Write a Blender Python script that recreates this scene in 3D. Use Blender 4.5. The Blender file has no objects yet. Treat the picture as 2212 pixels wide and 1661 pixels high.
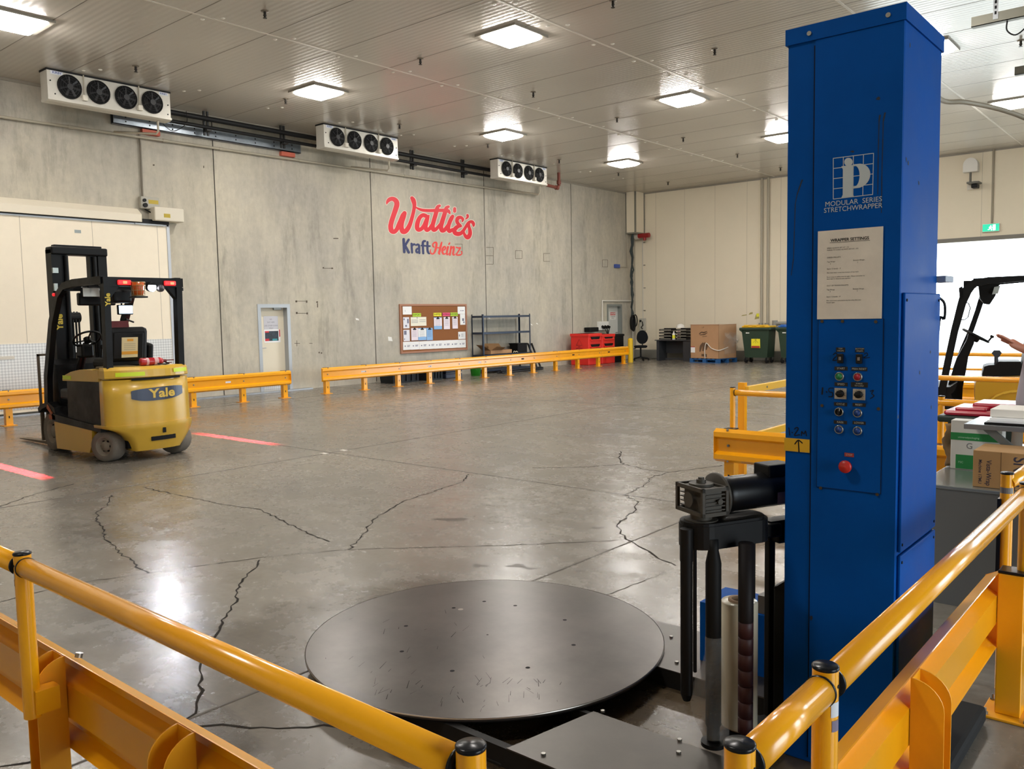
import bpy, bmesh, math, random
from mathutils import Vector, Matrix
random.seed(7)
S = bpy.context.scene
COL = S.collection
PI = math.pi

# ---------------------------------------------------------------- camera
EYE = Vector((0.0, 0.0, 1.68)); FPX = 1816.61
_y, _p, _r = 7.02634797e-01, math.pi/2-8.06229993e-02, -1.85634033e-02
ROT = Matrix.Rotation(_y, 3, 'Z') @ Matrix.Rotation(_p, 3, 'X') @ Matrix.Rotation(_r, 3, 'Z')
cam = bpy.data.cameras.new('camera'); camo = bpy.data.objects.new('camera', cam); COL.objects.link(camo)
cam.sensor_fit = 'HORIZONTAL'; cam.sensor_width = 36.0; cam.lens = FPX/2212*36.0
cam.clip_start = 0.05; cam.clip_end = 400
camo.matrix_world = Matrix.Translation(EYE) @ ROT.to_4x4()
S.camera = camo
S.view_settings.view_transform = 'Standard'; S.view_settings.look = 'None'
S.view_settings.exposure = 0.0; S.view_settings.gamma = 1.0; S.view_settings.use_curve_mapping = False

# ---------------------------------------------------------------- world: bright overcast day
LAMP_E = 95.0
wd = bpy.data.worlds.new('overcast'); S.world = wd; wd.use_nodes = True
bg = wd.node_tree.nodes['Background']; bg.inputs[0].default_value = (0.82, 0.93, 1.0, 1); bg.inputs[1].default_value = 10.0

X0, X1, Y0, Y1, ZC = -17.2, 5.2, -6.0, 27.7, 6.2     # room shell
def portal(loc, sx, sy, rot):
    l = bpy.data.lights.new('daylight_portal', 'AREA'); l.shape = 'RECTANGLE'; l.size = sx; l.size_y = sy
    l.cycles.is_portal = True
    o = bpy.data.objects.new('daylight_portal', l); COL.objects.link(o); o.location = loc; o.rotation_euler = rot
BACK_DOOR = (-8.6, 3.0, 3.62)           # x range, height of the roller door opening
UNSEEN_DOCKS = [(0.2, 3.6), (6.6, 10.0), (13.0, 16.4)]  # unseen openings, added so daylight reaches the column's right side
portal(((BACK_DOOR[0]+BACK_DOOR[1])/2, Y1+0.2, BACK_DOOR[2]/2), BACK_DOOR[1]-BACK_DOOR[0], BACK_DOOR[2], (-PI/2, 0, 0))
for a, b in UNSEEN_DOCKS:
    portal((X1+0.2, (a+b)/2, 1.75), 3.5, b-a, (0, PI/2, 0))

# ---------------------------------------------------------------- pixel <-> place helpers (points on real planes)
def ray(px, py): return ROT @ Vector(((px-1106)/FPX, -(py-830.5)/FPX, -1.0))
def G(px, py, z=0.0):
    d = ray(px, py); return EYE + d*((z-EYE.z)/d.z)
def W(px, py, x=X0):
    d = ray(px, py); return EYE + d*(x/d.x)
def B(px, py, y=Y1):
    d = ray(px, py); return EYE + d*(y/d.y)
def D(px, py, dep): return EYE + ray(px, py)*dep

# ---------------------------------------------------------------- materials
def lin(c):
    return tuple(((v/255)/12.92 if v/255 <= 0.04045 else (((v/255)+0.055)/1.055)**2.4) for v in c)
_M = {}
def mat(name, rgb, rough=0.5, metal=0.0, var=0.0, scale=4.0, bump=0.0, bscale=60.0, coat=0.0, emit=0.0, alpha=1.0, trans=0.0, stretch=None, rvar=0.0):
    if name in _M: return _M[name]
    m = bpy.data.materials.new(name); m.use_nodes = True; nt = m.node_tree; b = nt.nodes['Principled BSDF']
    c = lin(rgb); b.inputs['Base Color'].default_value = (*c, 1); b.inputs['Roughness'].default_value = rough
    b.inputs['Metallic'].default_value = metal
    if coat: b.inputs['Coat Weight'].default_value = coat; b.inputs['Coat Roughness'].default_value = 0.16
    if emit: b.inputs['Emission Color'].default_value = (*c, 1); b.inputs['Emission Strength'].default_value = emit
    if trans: b.inputs['Transmission Weight'].default_value = trans
    if alpha < 1: b.inputs['Alpha'].default_value = alpha
    tc = mp = None
    if var or bump or rvar:
        tc = nt.nodes.new('ShaderNodeTexCoord'); mp = nt.nodes.new('ShaderNodeMapping')
        if stretch: mp.inputs['Scale'].default_value = stretch
        nt.links.new(tc.outputs['Object'], mp.inputs[0])
    if var or rvar:
        n = nt.nodes.new('ShaderNodeTexNoise'); n.inputs['Scale'].default_value = scale; n.inputs['Detail'].default_value = 6
        n.inputs['Roughness'].default_value = 0.65; nt.links.new(mp.outputs[0], n.inputs['Vector'])
        if var:
            r = nt.nodes.new('ShaderNodeValToRGB'); nt.links.new(n.outputs['Fac'], r.inputs[0])
            r.color_ramp.elements[0].position = 0.3; r.color_ramp.elements[1].position = 0.7
            r.color_ramp.elements[0].color = (*[max(0, v*(1-var)) for v in c], 1); r.color_ramp.elements[1].color = (*[min(1, v*(1+var)) for v in c], 1)
            nt.links.new(r.outputs[0], b.inputs['Base Color'])
        if rvar:
            mr = nt.nodes.new('ShaderNodeMapRange'); mr.inputs[1].default_value = 0.3; mr.inputs[2].default_value = 0.7
            mr.inputs[3].default_value = max(0.02, rough-rvar); mr.inputs[4].default_value = min(1, rough+rvar)
            nt.links.new(n.outputs['Fac'], mr.inputs[0]); nt.links.new(mr.outputs[0], b.inputs['Roughness'])
    if bump:
        n2 = nt.nodes.new('ShaderNodeTexNoise'); n2.inputs['Scale'].default_value = bscale; n2.inputs['Detail'].default_value = 4
        bp = nt.nodes.new('ShaderNodeBump'); bp.inputs['Strength'].default_value = bump; bp.inputs['Distance'].default_value = 0.01
        nt.links.new(mp.outputs[0], n2.inputs['Vector']); nt.links.new(n2.outputs['Fac'], bp.inputs['Height']); nt.links.new(bp.outputs[0], b.inputs['Normal'])
    if max(rgb) < 40: b.inputs['Specular IOR Level'].default_value = .22
    _M[name] = m; return m

def floor_mat():
    m = bpy.data.materials.new('polished_concrete'); m.use_nodes = True; nt = m.node_tree; N = nt.nodes; L = nt.links
    b = N['Principled BSDF']; tc = N.new('ShaderNodeTexCoord')
    def noise(scale, det=6, rough=.6, st=None, dist=0):
        n = N.new('ShaderNodeTexNoise'); n.inputs['Scale'].default_value = scale; n.inputs['Detail'].default_value = det
        n.inputs['Roughness'].default_value = rough; n.inputs['Distortion'].default_value = dist
        if st:
            mp = N.new('ShaderNodeMapping'); mp.inputs['Scale'].default_value = st; mp.inputs['Rotation'].default_value = (0, 0, 0.5); L.new(tc.outputs['Object'], mp.inputs[0]); L.new(mp.outputs[0], n.inputs['Vector'])
        else: L.new(tc.outputs['Object'], n.inputs['Vector'])
        return n
    a = noise(0.55, 5, .6, None, .4); c = noise(3.2, 8, .7); d = noise(1.6, 8, .72, (0.45, 1.6, 1), .8); f = noise(22, 4, .6)
    r1 = N.new('ShaderNodeValToRGB'); L.new(a.outputs['Fac'], r1.inputs[0])
    r1.color_ramp.elements[0].position = .3; r1.color_ramp.elements[1].position = .7
    r1.color_ramp.elements[0].color = (*lin((104, 99, 92)), 1); r1.color_ramp.elements[1].color = (*lin((127, 120, 109)), 1)
    def mul(x, y, fac, lo, hi, p0=.35, p1=.65):
        r = N.new('ShaderNodeValToRGB'); L.new(y.outputs['Fac'], r.inputs[0]); r.color_ramp.elements[0].position = p0; r.color_ramp.elements[1].position = p1
        r.color_ramp.elements[0].color = (lo, lo, lo, 1); r.color_ramp.elements[1].color = (hi, hi, hi, 1)
        mx = N.new('ShaderNodeMix'); mx.data_type = 'RGBA'; mx.blend_type = 'MULTIPLY'; mx.inputs[0].default_value = fac
        L.new(x, mx.inputs[6]); L.new(r.outputs[0], mx.inputs[7]); return mx.outputs[2]
    o = mul(r1.outputs[0], c, 1, .92, 1.06); o = mul(o, d, 1, .82, 1.03, .30, .60); o = mul(o, f, 1, .93, 1.05)
    for cx, cy, rx, ry, colr in ((-3.0, 2.75, 1.25, 1.15, (.60, .57, .52)), (-1.7, 2.7, 1.0, .9, (.50, .40, .28)), (-1.2, 1.6, .9, .8, (.62, .58, .52)), (-3.3, 1.6, .5, .3, (.6, .58, .55))):
        vm = N.new('ShaderNodeVectorMath'); vm.operation = 'SUBTRACT'; L.new(tc.outputs['Object'], vm.inputs[0]); vm.inputs[1].default_value = (cx, cy, 0)
        vs_ = N.new('ShaderNodeVectorMath'); vs_.operation = 'DIVIDE'; L.new(vm.outputs[0], vs_.inputs[0]); vs_.inputs[1].default_value = (rx, ry, 1)
        ln = N.new('ShaderNodeVectorMath'); ln.operation = 'LENGTH'; L.new(vs_.outputs[0], ln.inputs[0])
        ad = N.new('ShaderNodeMath'); ad.operation = 'MULTIPLY_ADD'; L.new(d.outputs['Fac'], ad.inputs[0]); ad.inputs[1].default_value = .9; L.new(ln.outputs['Value'], ad.inputs[2])
        rm = N.new('ShaderNodeMapRange'); rm.inputs[1].default_value = 1.38; rm.inputs[2].default_value = 1.52; rm.inputs[3].default_value = 1; rm.inputs[4].default_value = 0
        L.new(ad.outputs[0], rm.inputs[0])
        mx = N.new('ShaderNodeMix'); mx.data_type = 'RGBA'; mx.blend_type = 'MULTIPLY'; L.new(rm.outputs[0], mx.inputs[0]); L.new(o, mx.inputs[6]); mx.inputs[7].default_value = (*colr, 1); o = mx.outputs[2]
    L.new(o, b.inputs['Base Color'])
    mr = N.new('ShaderNodeMapRange'); mr.inputs[1].default_value = .3; mr.inputs[2].default_value = .7; mr.inputs[3].default_value = .19; mr.inputs[4].default_value = .33
    L.new(c.outputs['Fac'], mr.inputs[0]); L.new(mr.outputs[0], b.inputs['Roughness'])
    bp = N.new('ShaderNodeBump'); bp.inputs['Strength'].default_value = .12; bp.inputs['Distance'].default_value = .01
    L.new(c.outputs['Fac'], bp.inputs['Height']); L.new(bp.outputs[0], b.inputs['Normal'])
    b.inputs['Specular IOR Level'].default_value = .6
    return m

def ribbed_mat(name, rgb, axis='Y', period=0.10, rough=.28, strength=.25, seam=None, var=.04):
    m = bpy.data.materials.new(name); m.use_nodes = True; nt = m.node_tree; N = nt.nodes; L = nt.links
    b = N['Principled BSDF']; tc = N.new('ShaderNodeTexCoord'); w = N.new('ShaderNodeTexWave'); w.wave_type = 'BANDS'; w.bands_direction = axis
    w.inputs['Scale'].default_value = 2*PI/period/20.0; L.new(tc.outputs['Object'], w.inputs['Vector'])
    bp = N.new('ShaderNodeBump'); bp.inputs['Strength'].default_value = strength; bp.inputs['Distance'].default_value = .004
    L.new(w.outputs['Fac'], bp.inputs['Height']); L.new(bp.outputs[0], b.inputs['Normal'])
    n = N.new('ShaderNodeTexNoise'); n.inputs['Scale'].default_value = .5; n.inputs['Detail'].default_value = 5; L.new(tc.outputs['Object'], n.inputs['Vector'])
    r = N.new('ShaderNodeValToRGB'); L.new(n.outputs['Fac'], r.inputs[0]); c = lin(rgb)
    r.color_ramp.elements[0].position = .3; r.color_ramp.elements[1].position = .7
    r.color_ramp.elements[0].color = (*[v*(1-var) for v in c], 1); r.color_ramp.elements[1].color = (*[v*(1+var) for v in c], 1)
    L.new(r.outputs[0], b.inputs['Base Color']); b.inputs['Roughness'].default_value = rough
    return m

def concrete_wall_mat():
    m = bpy.data.materials.new('precast_concrete'); m.use_nodes = True; nt = m.node_tree; N = nt.nodes; L = nt.links
    b = N['Principled BSDF']; tc = N.new('ShaderNodeTexCoord'); b.inputs['Roughness'].default_value = .75
    def noise(scale, det, st, rough=.65):
        n = N.new('ShaderNodeTexNoise'); mp = N.new('ShaderNodeMapping'); mp.inputs['Scale'].default_value = st
        L.new(tc.outputs['Object'], mp.inputs[0]); L.new(mp.outputs[0], n.inputs['Vector']); n.inputs['Scale'].default_value = scale; n.inputs['Detail'].default_value = det; n.inputs['Roughness'].default_value = rough
        return n
    a = noise(.45, 6, (1, 1, 1)); c = noise(1.4, 8, (1, 1.4, .35), .7); d = noise(9, 6, (1, 1, .8)); e = noise(.9, 9, (1, 2.2, .5), .75)
    r1 = N.new('ShaderNodeValToRGB'); L.new(a.outputs['Fac'], r1.inputs[0]); r1.color_ramp.elements[0].position = .35; r1.color_ramp.elements[1].position = .65
    r1.color_ramp.elements[0].color = (*lin((178, 172, 160)), 1); r1.color_ramp.elements[1].color = (*lin((196, 188, 169)), 1)
    def mul(x, y, lo, hi, p0, p1):
        r = N.new('ShaderNodeValToRGB'); L.new(y.outputs['Fac'], r.inputs[0]); r.color_ramp.elements[0].position = p0; r.color_ramp.elements[1].position = p1
        r.color_ramp.elements[0].color = (lo, lo, lo, 1); r.color_ramp.elements[1].color = (hi, hi, hi, 1)
        mx = N.new('ShaderNodeMix'); mx.data_type = 'RGBA'; mx.blend_type = 'MULTIPLY'; mx.inputs[0].default_value = 1
        L.new(x, mx.inputs[6]); L.new(r.outputs[0], mx.inputs[7]); return mx.outputs[2]
    o = mul(r1.outputs[0], c, .82, 1.04, .32, .6); o = mul(o, d, .93, 1.04, .35, .65); o = mul(o, e, .66, 1.0, .28, .46)
    L.new(o, b.inputs['Base Color'])
    bp = N.new('ShaderNodeBump'); bp.inputs['Strength'].default_value = .15; bp.inputs['Distance'].default_value = .01
    L.new(d.outputs['Fac'], bp.inputs['Height']); L.new(bp.outputs[0], b.inputs['Normal'])
    return m

def checker_mat():
    m = bpy.data.materials.new('checker_plate'); m.use_nodes = True; nt = m.node_tree; N = nt.nodes; L = nt.links
    b = N['Principled BSDF']; b.inputs['Metallic'].default_value = .75; b.inputs['Roughness'].default_value = .42
    tc = N.new('ShaderNodeTexCoord'); mp = N.new('ShaderNodeMapping'); mp.inputs['Rotation'].default_value = (PI/4, 0, 0)
    L.new(tc.outputs['Object'], mp.inputs[0]); v = N.new('ShaderNodeTexChecker'); v.inputs['Scale'].default_value = 26.0; L.new(mp.outputs[0], v.inputs['Vector'])
    v.inputs[1].default_value = (*lin((198, 196, 193)), 1); v.inputs[2].default_value = (*lin((226, 224, 220)), 1)
    L.new(v.outputs[0], b.inputs['Base Color'])
    bp = N.new('ShaderNodeBump'); bp.inputs['Strength'].default_value = .6; bp.inputs['Distance'].default_value = .004
    L.new(v.outputs[1], bp.inputs['Height']); L.new(bp.outputs[0], b.inputs['Normal'])
    return m

M_FLOOR = floor_mat(); M_CEIL = ribbed_mat('ribbed_ceiling_panel', (194, 187, 176), 'Y', .105, .2, .4)
M_CONC = concrete_wall_mat(); M_CHECK = checker_mat()
M_PANEL = mat('cream_panel', (232, 221, 198), .55, var=.03, scale=.6)
M_YEL = mat('safety_yellow_paint', (246, 168, 14), .24, var=.03, scale=5, coat=.6)
M_YEL2 = mat('safety_yellow_dull', (236, 160, 20), .4, var=.06, scale=6)
M_BLK = mat('black_plastic', (17, 17, 18), .45)
M_CAP = mat('black_cap', (22, 23, 26), .25)
M_RUB = mat('dark_rubber', (24, 24, 24), .8)
M_STEEL = mat('galvanised_steel', (172, 176, 180), .35, .85, var=.12, scale=7)
M_BOLT = mat('zinc_bolt', (150, 148, 142), .35, .9)
M_WHITE = mat('white_paint', (232, 230, 224), .5)
M_PAPER = mat('paper_white', (238, 238, 238), .7)
M_PVC = mat('cream_pipe', (176, 168, 150), .5)
M_DARKPIPE = mat('black_pipe_lagging', (26, 26, 27), .5)
M_GREYP = mat('grey_paint', (120, 122, 122), .5)
M_INK = mat('black_ink', (22, 22, 24), .8)
M_CARD = mat('cardboard', (176, 135, 96), .85, var=.07, scale=5)
M_JOINT = mat('joint_sealant', (58, 54, 48), .9)

# ---------------------------------------------------------------- mesh helpers
def frame(a):
    a = a.normalized(); h = Vector((0, 0, 1)) if abs(a.z) < .9 else Vector((1, 0, 0))
    u = a.cross(h).normalized(); return u, a.cross(u).normalized()
class MB:
    def __init__(s): s.v = []; s.f = []; s.sm = []
    def add(s, vs, fs, smooth=False):
        o = len(s.v); s.v += [Vector(v) for v in vs]; s.f += [[i+o for i in f] for f in fs]; s.sm += [smooth]*len(fs); return s
    def box(s, lo, hi, M=None):
        x0, y0, z0 = lo; x1, y1, z1 = hi
        vs = [Vector(p) for p in ((x0,y0,z0),(x1,y0,z0),(x1,y1,z0),(x0,y1,z0),(x0,y0,z1),(x1,y0,z1),(x1,y1,z1),(x0,y1,z1))]
        if M: vs = [M @ v for v in vs]
        return s.add(vs, [[0,3,2,1],[4,5,6,7],[0,1,5,4],[1,2,6,5],[2,3,7,6],[3,0,4,7]])
    def bbox(s, lo, hi, b=.01, M=None):
        # box with chamfered vertical and horizontal edges
        x0, y0, z0 = lo; x1, y1, z1 = hi; b = min(b, (x1-x0)/2.01, (y1-y0)/2.01, (z1-z0)/2.01)
        bm = bmesh.new(); r = bmesh.ops.create_cube(bm, size=1)
        for v in bm.verts: v.co = Vector(((x0+x1)/2+v.co.x*(x1-x0), (y0+y1)/2+v.co.y*(y1-y0), (z0+z1)/2+v.co.z*(z1-z0)))
        bmesh.ops.bevel(bm, geom=list(bm.edges), offset=b, segments=2, profile=.5, affect='EDGES')
        bm.verts.ensure_lookup_table(); bm.verts.index_update()
        vs = [v.co.copy() for v in bm.verts]; fs = [[v.index for v in f.verts] for f in bm.faces]; bm.free()
        if M: vs = [M @ v for v in vs]
        return s.add(vs, fs)
    def cyl(s, p0, p1, r, r2=None, n=16, caps=True):
        p0 = Vector(p0); p1 = Vector(p1); r2 = r if r2 is None else r2; u, w = frame(p1-p0)
        vs = []
        for p, q in ((p0, r), (p1, r2)):
            vs += [p + (u*math.cos(2*PI*i/n) + w*math.sin(2*PI*i/n))*q for i in range(n)]
        s.add(vs, [[i, (i+1) % n, n+(i+1) % n, n+i] for i in range(n)], True)
        if caps: s.add(vs[:n], [list(range(n))[::-1]]); s.add(vs[n:], [list(range(n))])
        return s
    def tube(s, pts, r, n=10, caps=True):
        pts = [Vector(p) for p in pts]; rings = []; u = None
        for i, p in enumerate(pts):
            t = (pts[min(i+1, len(pts)-1)] - pts[max(i-1, 0)]).normalized()
            if u is None: u, w = frame(t)
            u = (u - t*u.dot(t)).normalized(); w = t.cross(u)
            q = r[i] if isinstance(r, (list, tuple)) else r
            rings.append([p + (u*math.cos(2*PI*k/n) + w*math.sin(2*PI*k/n))*q for k in range(n)])
        vs = [v for g in rings for v in g]; fs = []
        for i in range(len(pts)-1):
            fs += [[i*n+k, i*n+(k+1) % n, (i+1)*n+(k+1) % n, (i+1)*n+k] for k in range(n)]
        s.add(vs, fs, True)
        if caps: s.add(rings[0], [list(range(n))[::-1]]); s.add(rings[-1], [list(range(n))])
        return s
    def lathe(s, prof, c=(0,0,0), ax=(0,0,1), n=32, smooth=True):
        c = Vector(c); a = Vector(ax).normalized(); u, w = frame(a); vs = []
        for r, h in prof: vs += [c + a*h + (u*math.cos(2*PI*k/n)+w*math.sin(2*PI*k/n))*r for k in range(n)]
        fs = [[i*n+k, i*n+(k+1) % n, (i+1)*n+(k+1) % n, (i+1)*n+k] for i in range(len(prof)-1) for k in range(n)]
        return s.add(vs, fs, smooth)
    def prism(s, poly, ext):
        # poly: list of 3D points, ext: extrusion vector
        poly = [Vector(p) for p in poly]; e = Vector(ext); n = len(poly)
        return s.add(poly + [p+e for p in poly], [list(range(n))[::-1], list(range(n, 2*n))] + [[i, (i+1) % n, n+(i+1) % n, n+i] for i in range(n)])
    def quad(s, *p): return s.add(p, [list(range(len(p)))])
    def xf(s, M): s.v = [M @ v for v in s.v]; return s
    def build(s, name, m, parent=None, world=False, loc=None, each=False):
        if each:      # touching pieces stay one mesh, every separate piece becomes an object of its own
            st = []; k = 0
            seen = {}; root = list(range(len(s.v)))
            def find(i):
                while root[i] != i: root[i] = root[root[i]]; i = root[i]
                return i
            for f in s.f:
                for q in f[1:]: root[find(q)] = find(f[0])
            comp = {}
            for i in range(len(s.v)): comp.setdefault(find(i), []).append(i)
            boxes = [[min(s.v[i][a] for i in c)-.0015 for a in range(3)]+[max(s.v[i][a] for i in c)+.0015 for a in range(3)]+[c] for c in comp.values()]
            gr = list(range(len(boxes)))
            def gf(i):
                while gr[i] != i: i = gr[i]
                return i
            for i in range(len(boxes)):
                for j in range(i):
                    A, Bx = boxes[i], boxes[j]
                    if all(A[q] <= Bx[q+3] and Bx[q] <= A[q+3] for q in range(3)): gr[gf(i)] = gf(j)
            out = {}
            for i, bx in enumerate(boxes): out.setdefault(gf(i), set()).update(bx[6])
            res = []
            for ids in out.values():
                m2 = MB(); mp = {}; 
                for i in sorted(ids): mp[i] = len(m2.v); m2.v.append(s.v[i])
                for f, q in zip(s.f, s.sm):
                    if f[0] in mp: m2.f.append([mp[i] for i in f]); m2.sm.append(q)
                res.append(m2.build(name, m, parent, world))
            return res
        me = bpy.data.meshes.new(name); me.from_pydata([tuple(v) for v in s.v], [], s.f); me.update()
        bm = bmesh.new(); bm.from_mesh(me)
        bmesh.ops.recalc_face_normals(bm, faces=bm.faces); bm.to_mesh(me); bm.free()
        for p, q in zip(me.polygons, s.sm): p.use_smooth = q
        me.materials.append(m)
        o = bpy.data.objects.new(name, me); COL.objects.link(o)
        if parent is not None:
            o.parent = parent
            if world: o.matrix_parent_inverse = wm(parent).inverted()
        return o
_WM = {}
def wm(o):
    m = Matrix.LocRotScale(o.location, o.rotation_euler, o.scale)
    if o.parent is not None: m = wm(o.parent) @ o.matrix_parent_inverse @ m
    return m
def thing(name, label, cat, loc=(0,0,0), rz=0.0, group=None):
    o = bpy.data.objects.new(name, None); o.empty_display_size = .2; COL.objects.link(o)
    o.location = Vector(loc); o.rotation_euler = (0, 0, rz); o['label'] = label; o['category'] = cat
    if group: o['group'] = group
    return o
def tag(o, label, cat, group=None):
    o['label'] = label; o['category'] = cat
    if group: o['group'] = group
    return o
def struct(o): o['kind'] = 'structure'; return o
def dup(src, loc=None, rz=None, label=None, group=None, parent=None):
    c = src.copy(); COL.objects.link(c)
    if parent is not None: c.parent = parent
    if loc is not None: c.location = Vector(loc)
    if rz is not None: c.rotation_euler = (0, 0, rz)
    if label: c['label'] = label
    if group: c['group'] = group
    for ch in [o for o in src.children]: dup(ch, parent=c)
    return c
def text(mb, s, o, right, up, size, align='CENTER', bold=0.0, off=.0006):
    # flat lettering laid on a surface: o = anchor, right/up = unit vectors, size = letter height
    c = bpy.data.curves.new('t', 'FONT'); c.body = s; c.size = 1.0; c.align_x = align; c.align_y = 'CENTER'; c.offset = bold; c.resolution_u = 3
    ob = bpy.data.objects.new('t', c); COL.objects.link(ob)
    bpy.context.view_layer.update()
    me = bpy.data.meshes.new_from_object(ob.evaluated_get(bpy.context.evaluated_depsgraph_get()))
    right = Vector(right); up = Vector(up); n = right.cross(up).normalized(); o = Vector(o) + n*off; k = size/0.69
    mb.add([o + right*(v.co.x*k) + up*(v.co.y*k) for v in me.vertices], [list(p.vertices) for p in me.polygons])
    bpy.data.objects.remove(ob); bpy.data.curves.remove(c); bpy.data.meshes.remove(me)
def smooth(pts, sub=5):
    P = [Vector(p) for p in pts]; out = []
    for i in range(len(P)-1):
        a, b, c, d = P[max(i-1, 0)], P[i], P[i+1], P[min(i+2, len(P)-1)]
        for k in range(sub):
            t = k/sub; out.append(.5*((2*b) + (c-a)*t + (2*a-5*b+4*c-d)*t*t + (3*b-a-3*c+d)*t**3))
    return out + [P[-1]]
def strokes(mb, paths, fn, close=True, grow=0.0, sub=6):
    # brush strokes of changing width, merged into one flat outline; fn maps drawing coordinates to a point on the surface
    from mathutils.geometry import delaunay_2d_cdt
    vs = []; fs = []
    def poly(q): fs.append(list(range(len(vs), len(vs)+len(q)))); vs.extend(Vector((x, y)) for x, y in q)
    for path in paths:
        P = [Vector(p) for p in path]; pts = []
        for i in range(len(P)-1):
            a, b, c, d = P[max(i-1, 0)], P[i], P[i+1], P[min(i+2, len(P)-1)]
            for k in range(sub):
                t = k/sub
                pts.append(.5*((2*b) + (c-a)*t + (2*a-5*b+4*c-d)*t*t + (3*b-a-3*c+d)*t**3))
        pts.append(P[-1]); n = len(pts); L = []; R = []
        for i, p in enumerate(pts):
            t = (pts[min(i+1, n-1)] - pts[max(i-1, 0)]); t = Vector((t.x, t.y)).normalized() if (abs(t.x)+abs(t.y)) > 1e-9 else Vector((1, 0))
            q = p.z + grow; L.append((p.x - t.y*q, p.y + t.x*q)); R.append((p.x + t.y*q, p.y - t.x*q))
        for i in range(n-1):
            q = [L[i], R[i], R[i+1], L[i+1]]
            poly([L[i], R[i], R[i+1]]); poly([L[i], R[i+1], L[i+1]])
        for i, p in enumerate(pts):
            q = p.z + grow; poly([(p.x + q*math.cos(2*PI*k/14+.1), p.y + q*math.sin(2*PI*k/14+.1)) for k in range(14)])
    V, _e, F, _ov, _oe, OF = delaunay_2d_cdt(vs, [], fs, 0, 1e-5)
    src = [([vs[i] for i in f], min(vs[i].x for i in f), max(vs[i].x for i in f), min(vs[i].y for i in f), max(vs[i].y for i in f)) for f in fs]
    def inside(c):
        for q, x0, x1, y0, y1 in src:
            if not (x0 <= c.x <= x1 and y0 <= c.y <= y1): continue
            s_ = [(q[(i+1) % len(q)].x-q[i].x)*(c.y-q[i].y)-(q[(i+1) % len(q)].y-q[i].y)*(c.x-q[i].x) for i in range(len(q))]
            if all(v >= 0 for v in s_) or all(v <= 0 for v in s_): return True
        return False
    keep = [list(f) for f in F if inside(sum((V[i] for i in f), Vector((0, 0)))/len(f))]
    mb.add([fn(v.x, v.y) for v in V], keep)
def holed_wall(mb, axis, c0, c1, u0, u1, z0, z1, holes):
    us = sorted({u0, u1, *[h[0] for h in holes], *[h[1] for h in holes]}); zs = sorted({z0, z1, *[h[2] for h in holes], *[h[3] for h in holes]})
    for i in range(len(us)-1):
        for j in range(len(zs)-1):
            um, zm = (us[i]+us[i+1])/2, (zs[j]+zs[j+1])/2
            if any(h[0] < um < h[1] and h[2] < zm < h[3] for h in holes): continue
            if axis == 'x': mb.box((c0, us[i], zs[j]), (c1, us[i+1], zs[j+1]))
            else: mb.box((us[i], c0, zs[j]), (us[i+1], c1, zs[j+1]))
    return mb

# ================================================================ THE SETTING
fl = struct(MB().box((X0-.3, Y0-.3, -.25), (X1+.3, Y1+.3, 0)).build('floor', M_FLOOR))
ce = struct(MB().box((X0-.3, Y0-.3, ZC), (X1+.3, Y1+.3, ZC+.25)).build('ceiling', M_CEIL))
struct(MB().box((-120, Y1+.3, -.3), (90, 130, -.02)).box((X1+.3, -60, -.3), (90, Y1+.3, -.02)).build('ground', mat('yard_concrete', (190, 188, 182), .8, var=.05, scale=.5)))
_a, _b = W(557, 700).y, W(627, 700).y; DZ = W(590, 656).z
DOOR1 = (_a+.05, _b-.05, 0, DZ-.06)
_c, _d = W(1313, 720).y, W(1342, 720).y; DZ2 = W(1330, 660).z
DOOR2 = (_c, _d, 0, DZ2)
wl = struct(holed_wall(MB(), 'x', X0-.3, X0, Y0-.3, Y1+.3, 0, ZC, [DOOR1, DOOR2]).build('wall_left', M_CONC))
wb = struct(holed_wall(MB(), 'y', Y1, Y1+.3, X0, X1+.3, 0, ZC, [(BACK_DOOR[0], BACK_DOOR[1], 0, BACK_DOOR[2])]).build('wall_back', M_PANEL))
struct(holed_wall(MB(), 'x', X1, X1+.3, Y0-.3, Y1, 0, ZC, [(a, b, 0, 3.5) for a, b in UNSEEN_DOCKS]).build('wall_right', mat('grey_side_wall', (120, 118, 112), .8)))
struct(MB().box((X0, Y0-.3, 0), (X1, Y0, ZC)).build('wall_front', M_PANEL))
# precast panel joints
mb = MB()
for px, py in ((468, 500), (803.5, 500), (1047, 500), (1234, 500)):
    y = W(px, py).y; mb.box((X0-.001, y-.012, 0.02), (X0+.002, y+.012, ZC))
mb.build('panel_joint', M_JOINT, wl)
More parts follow.
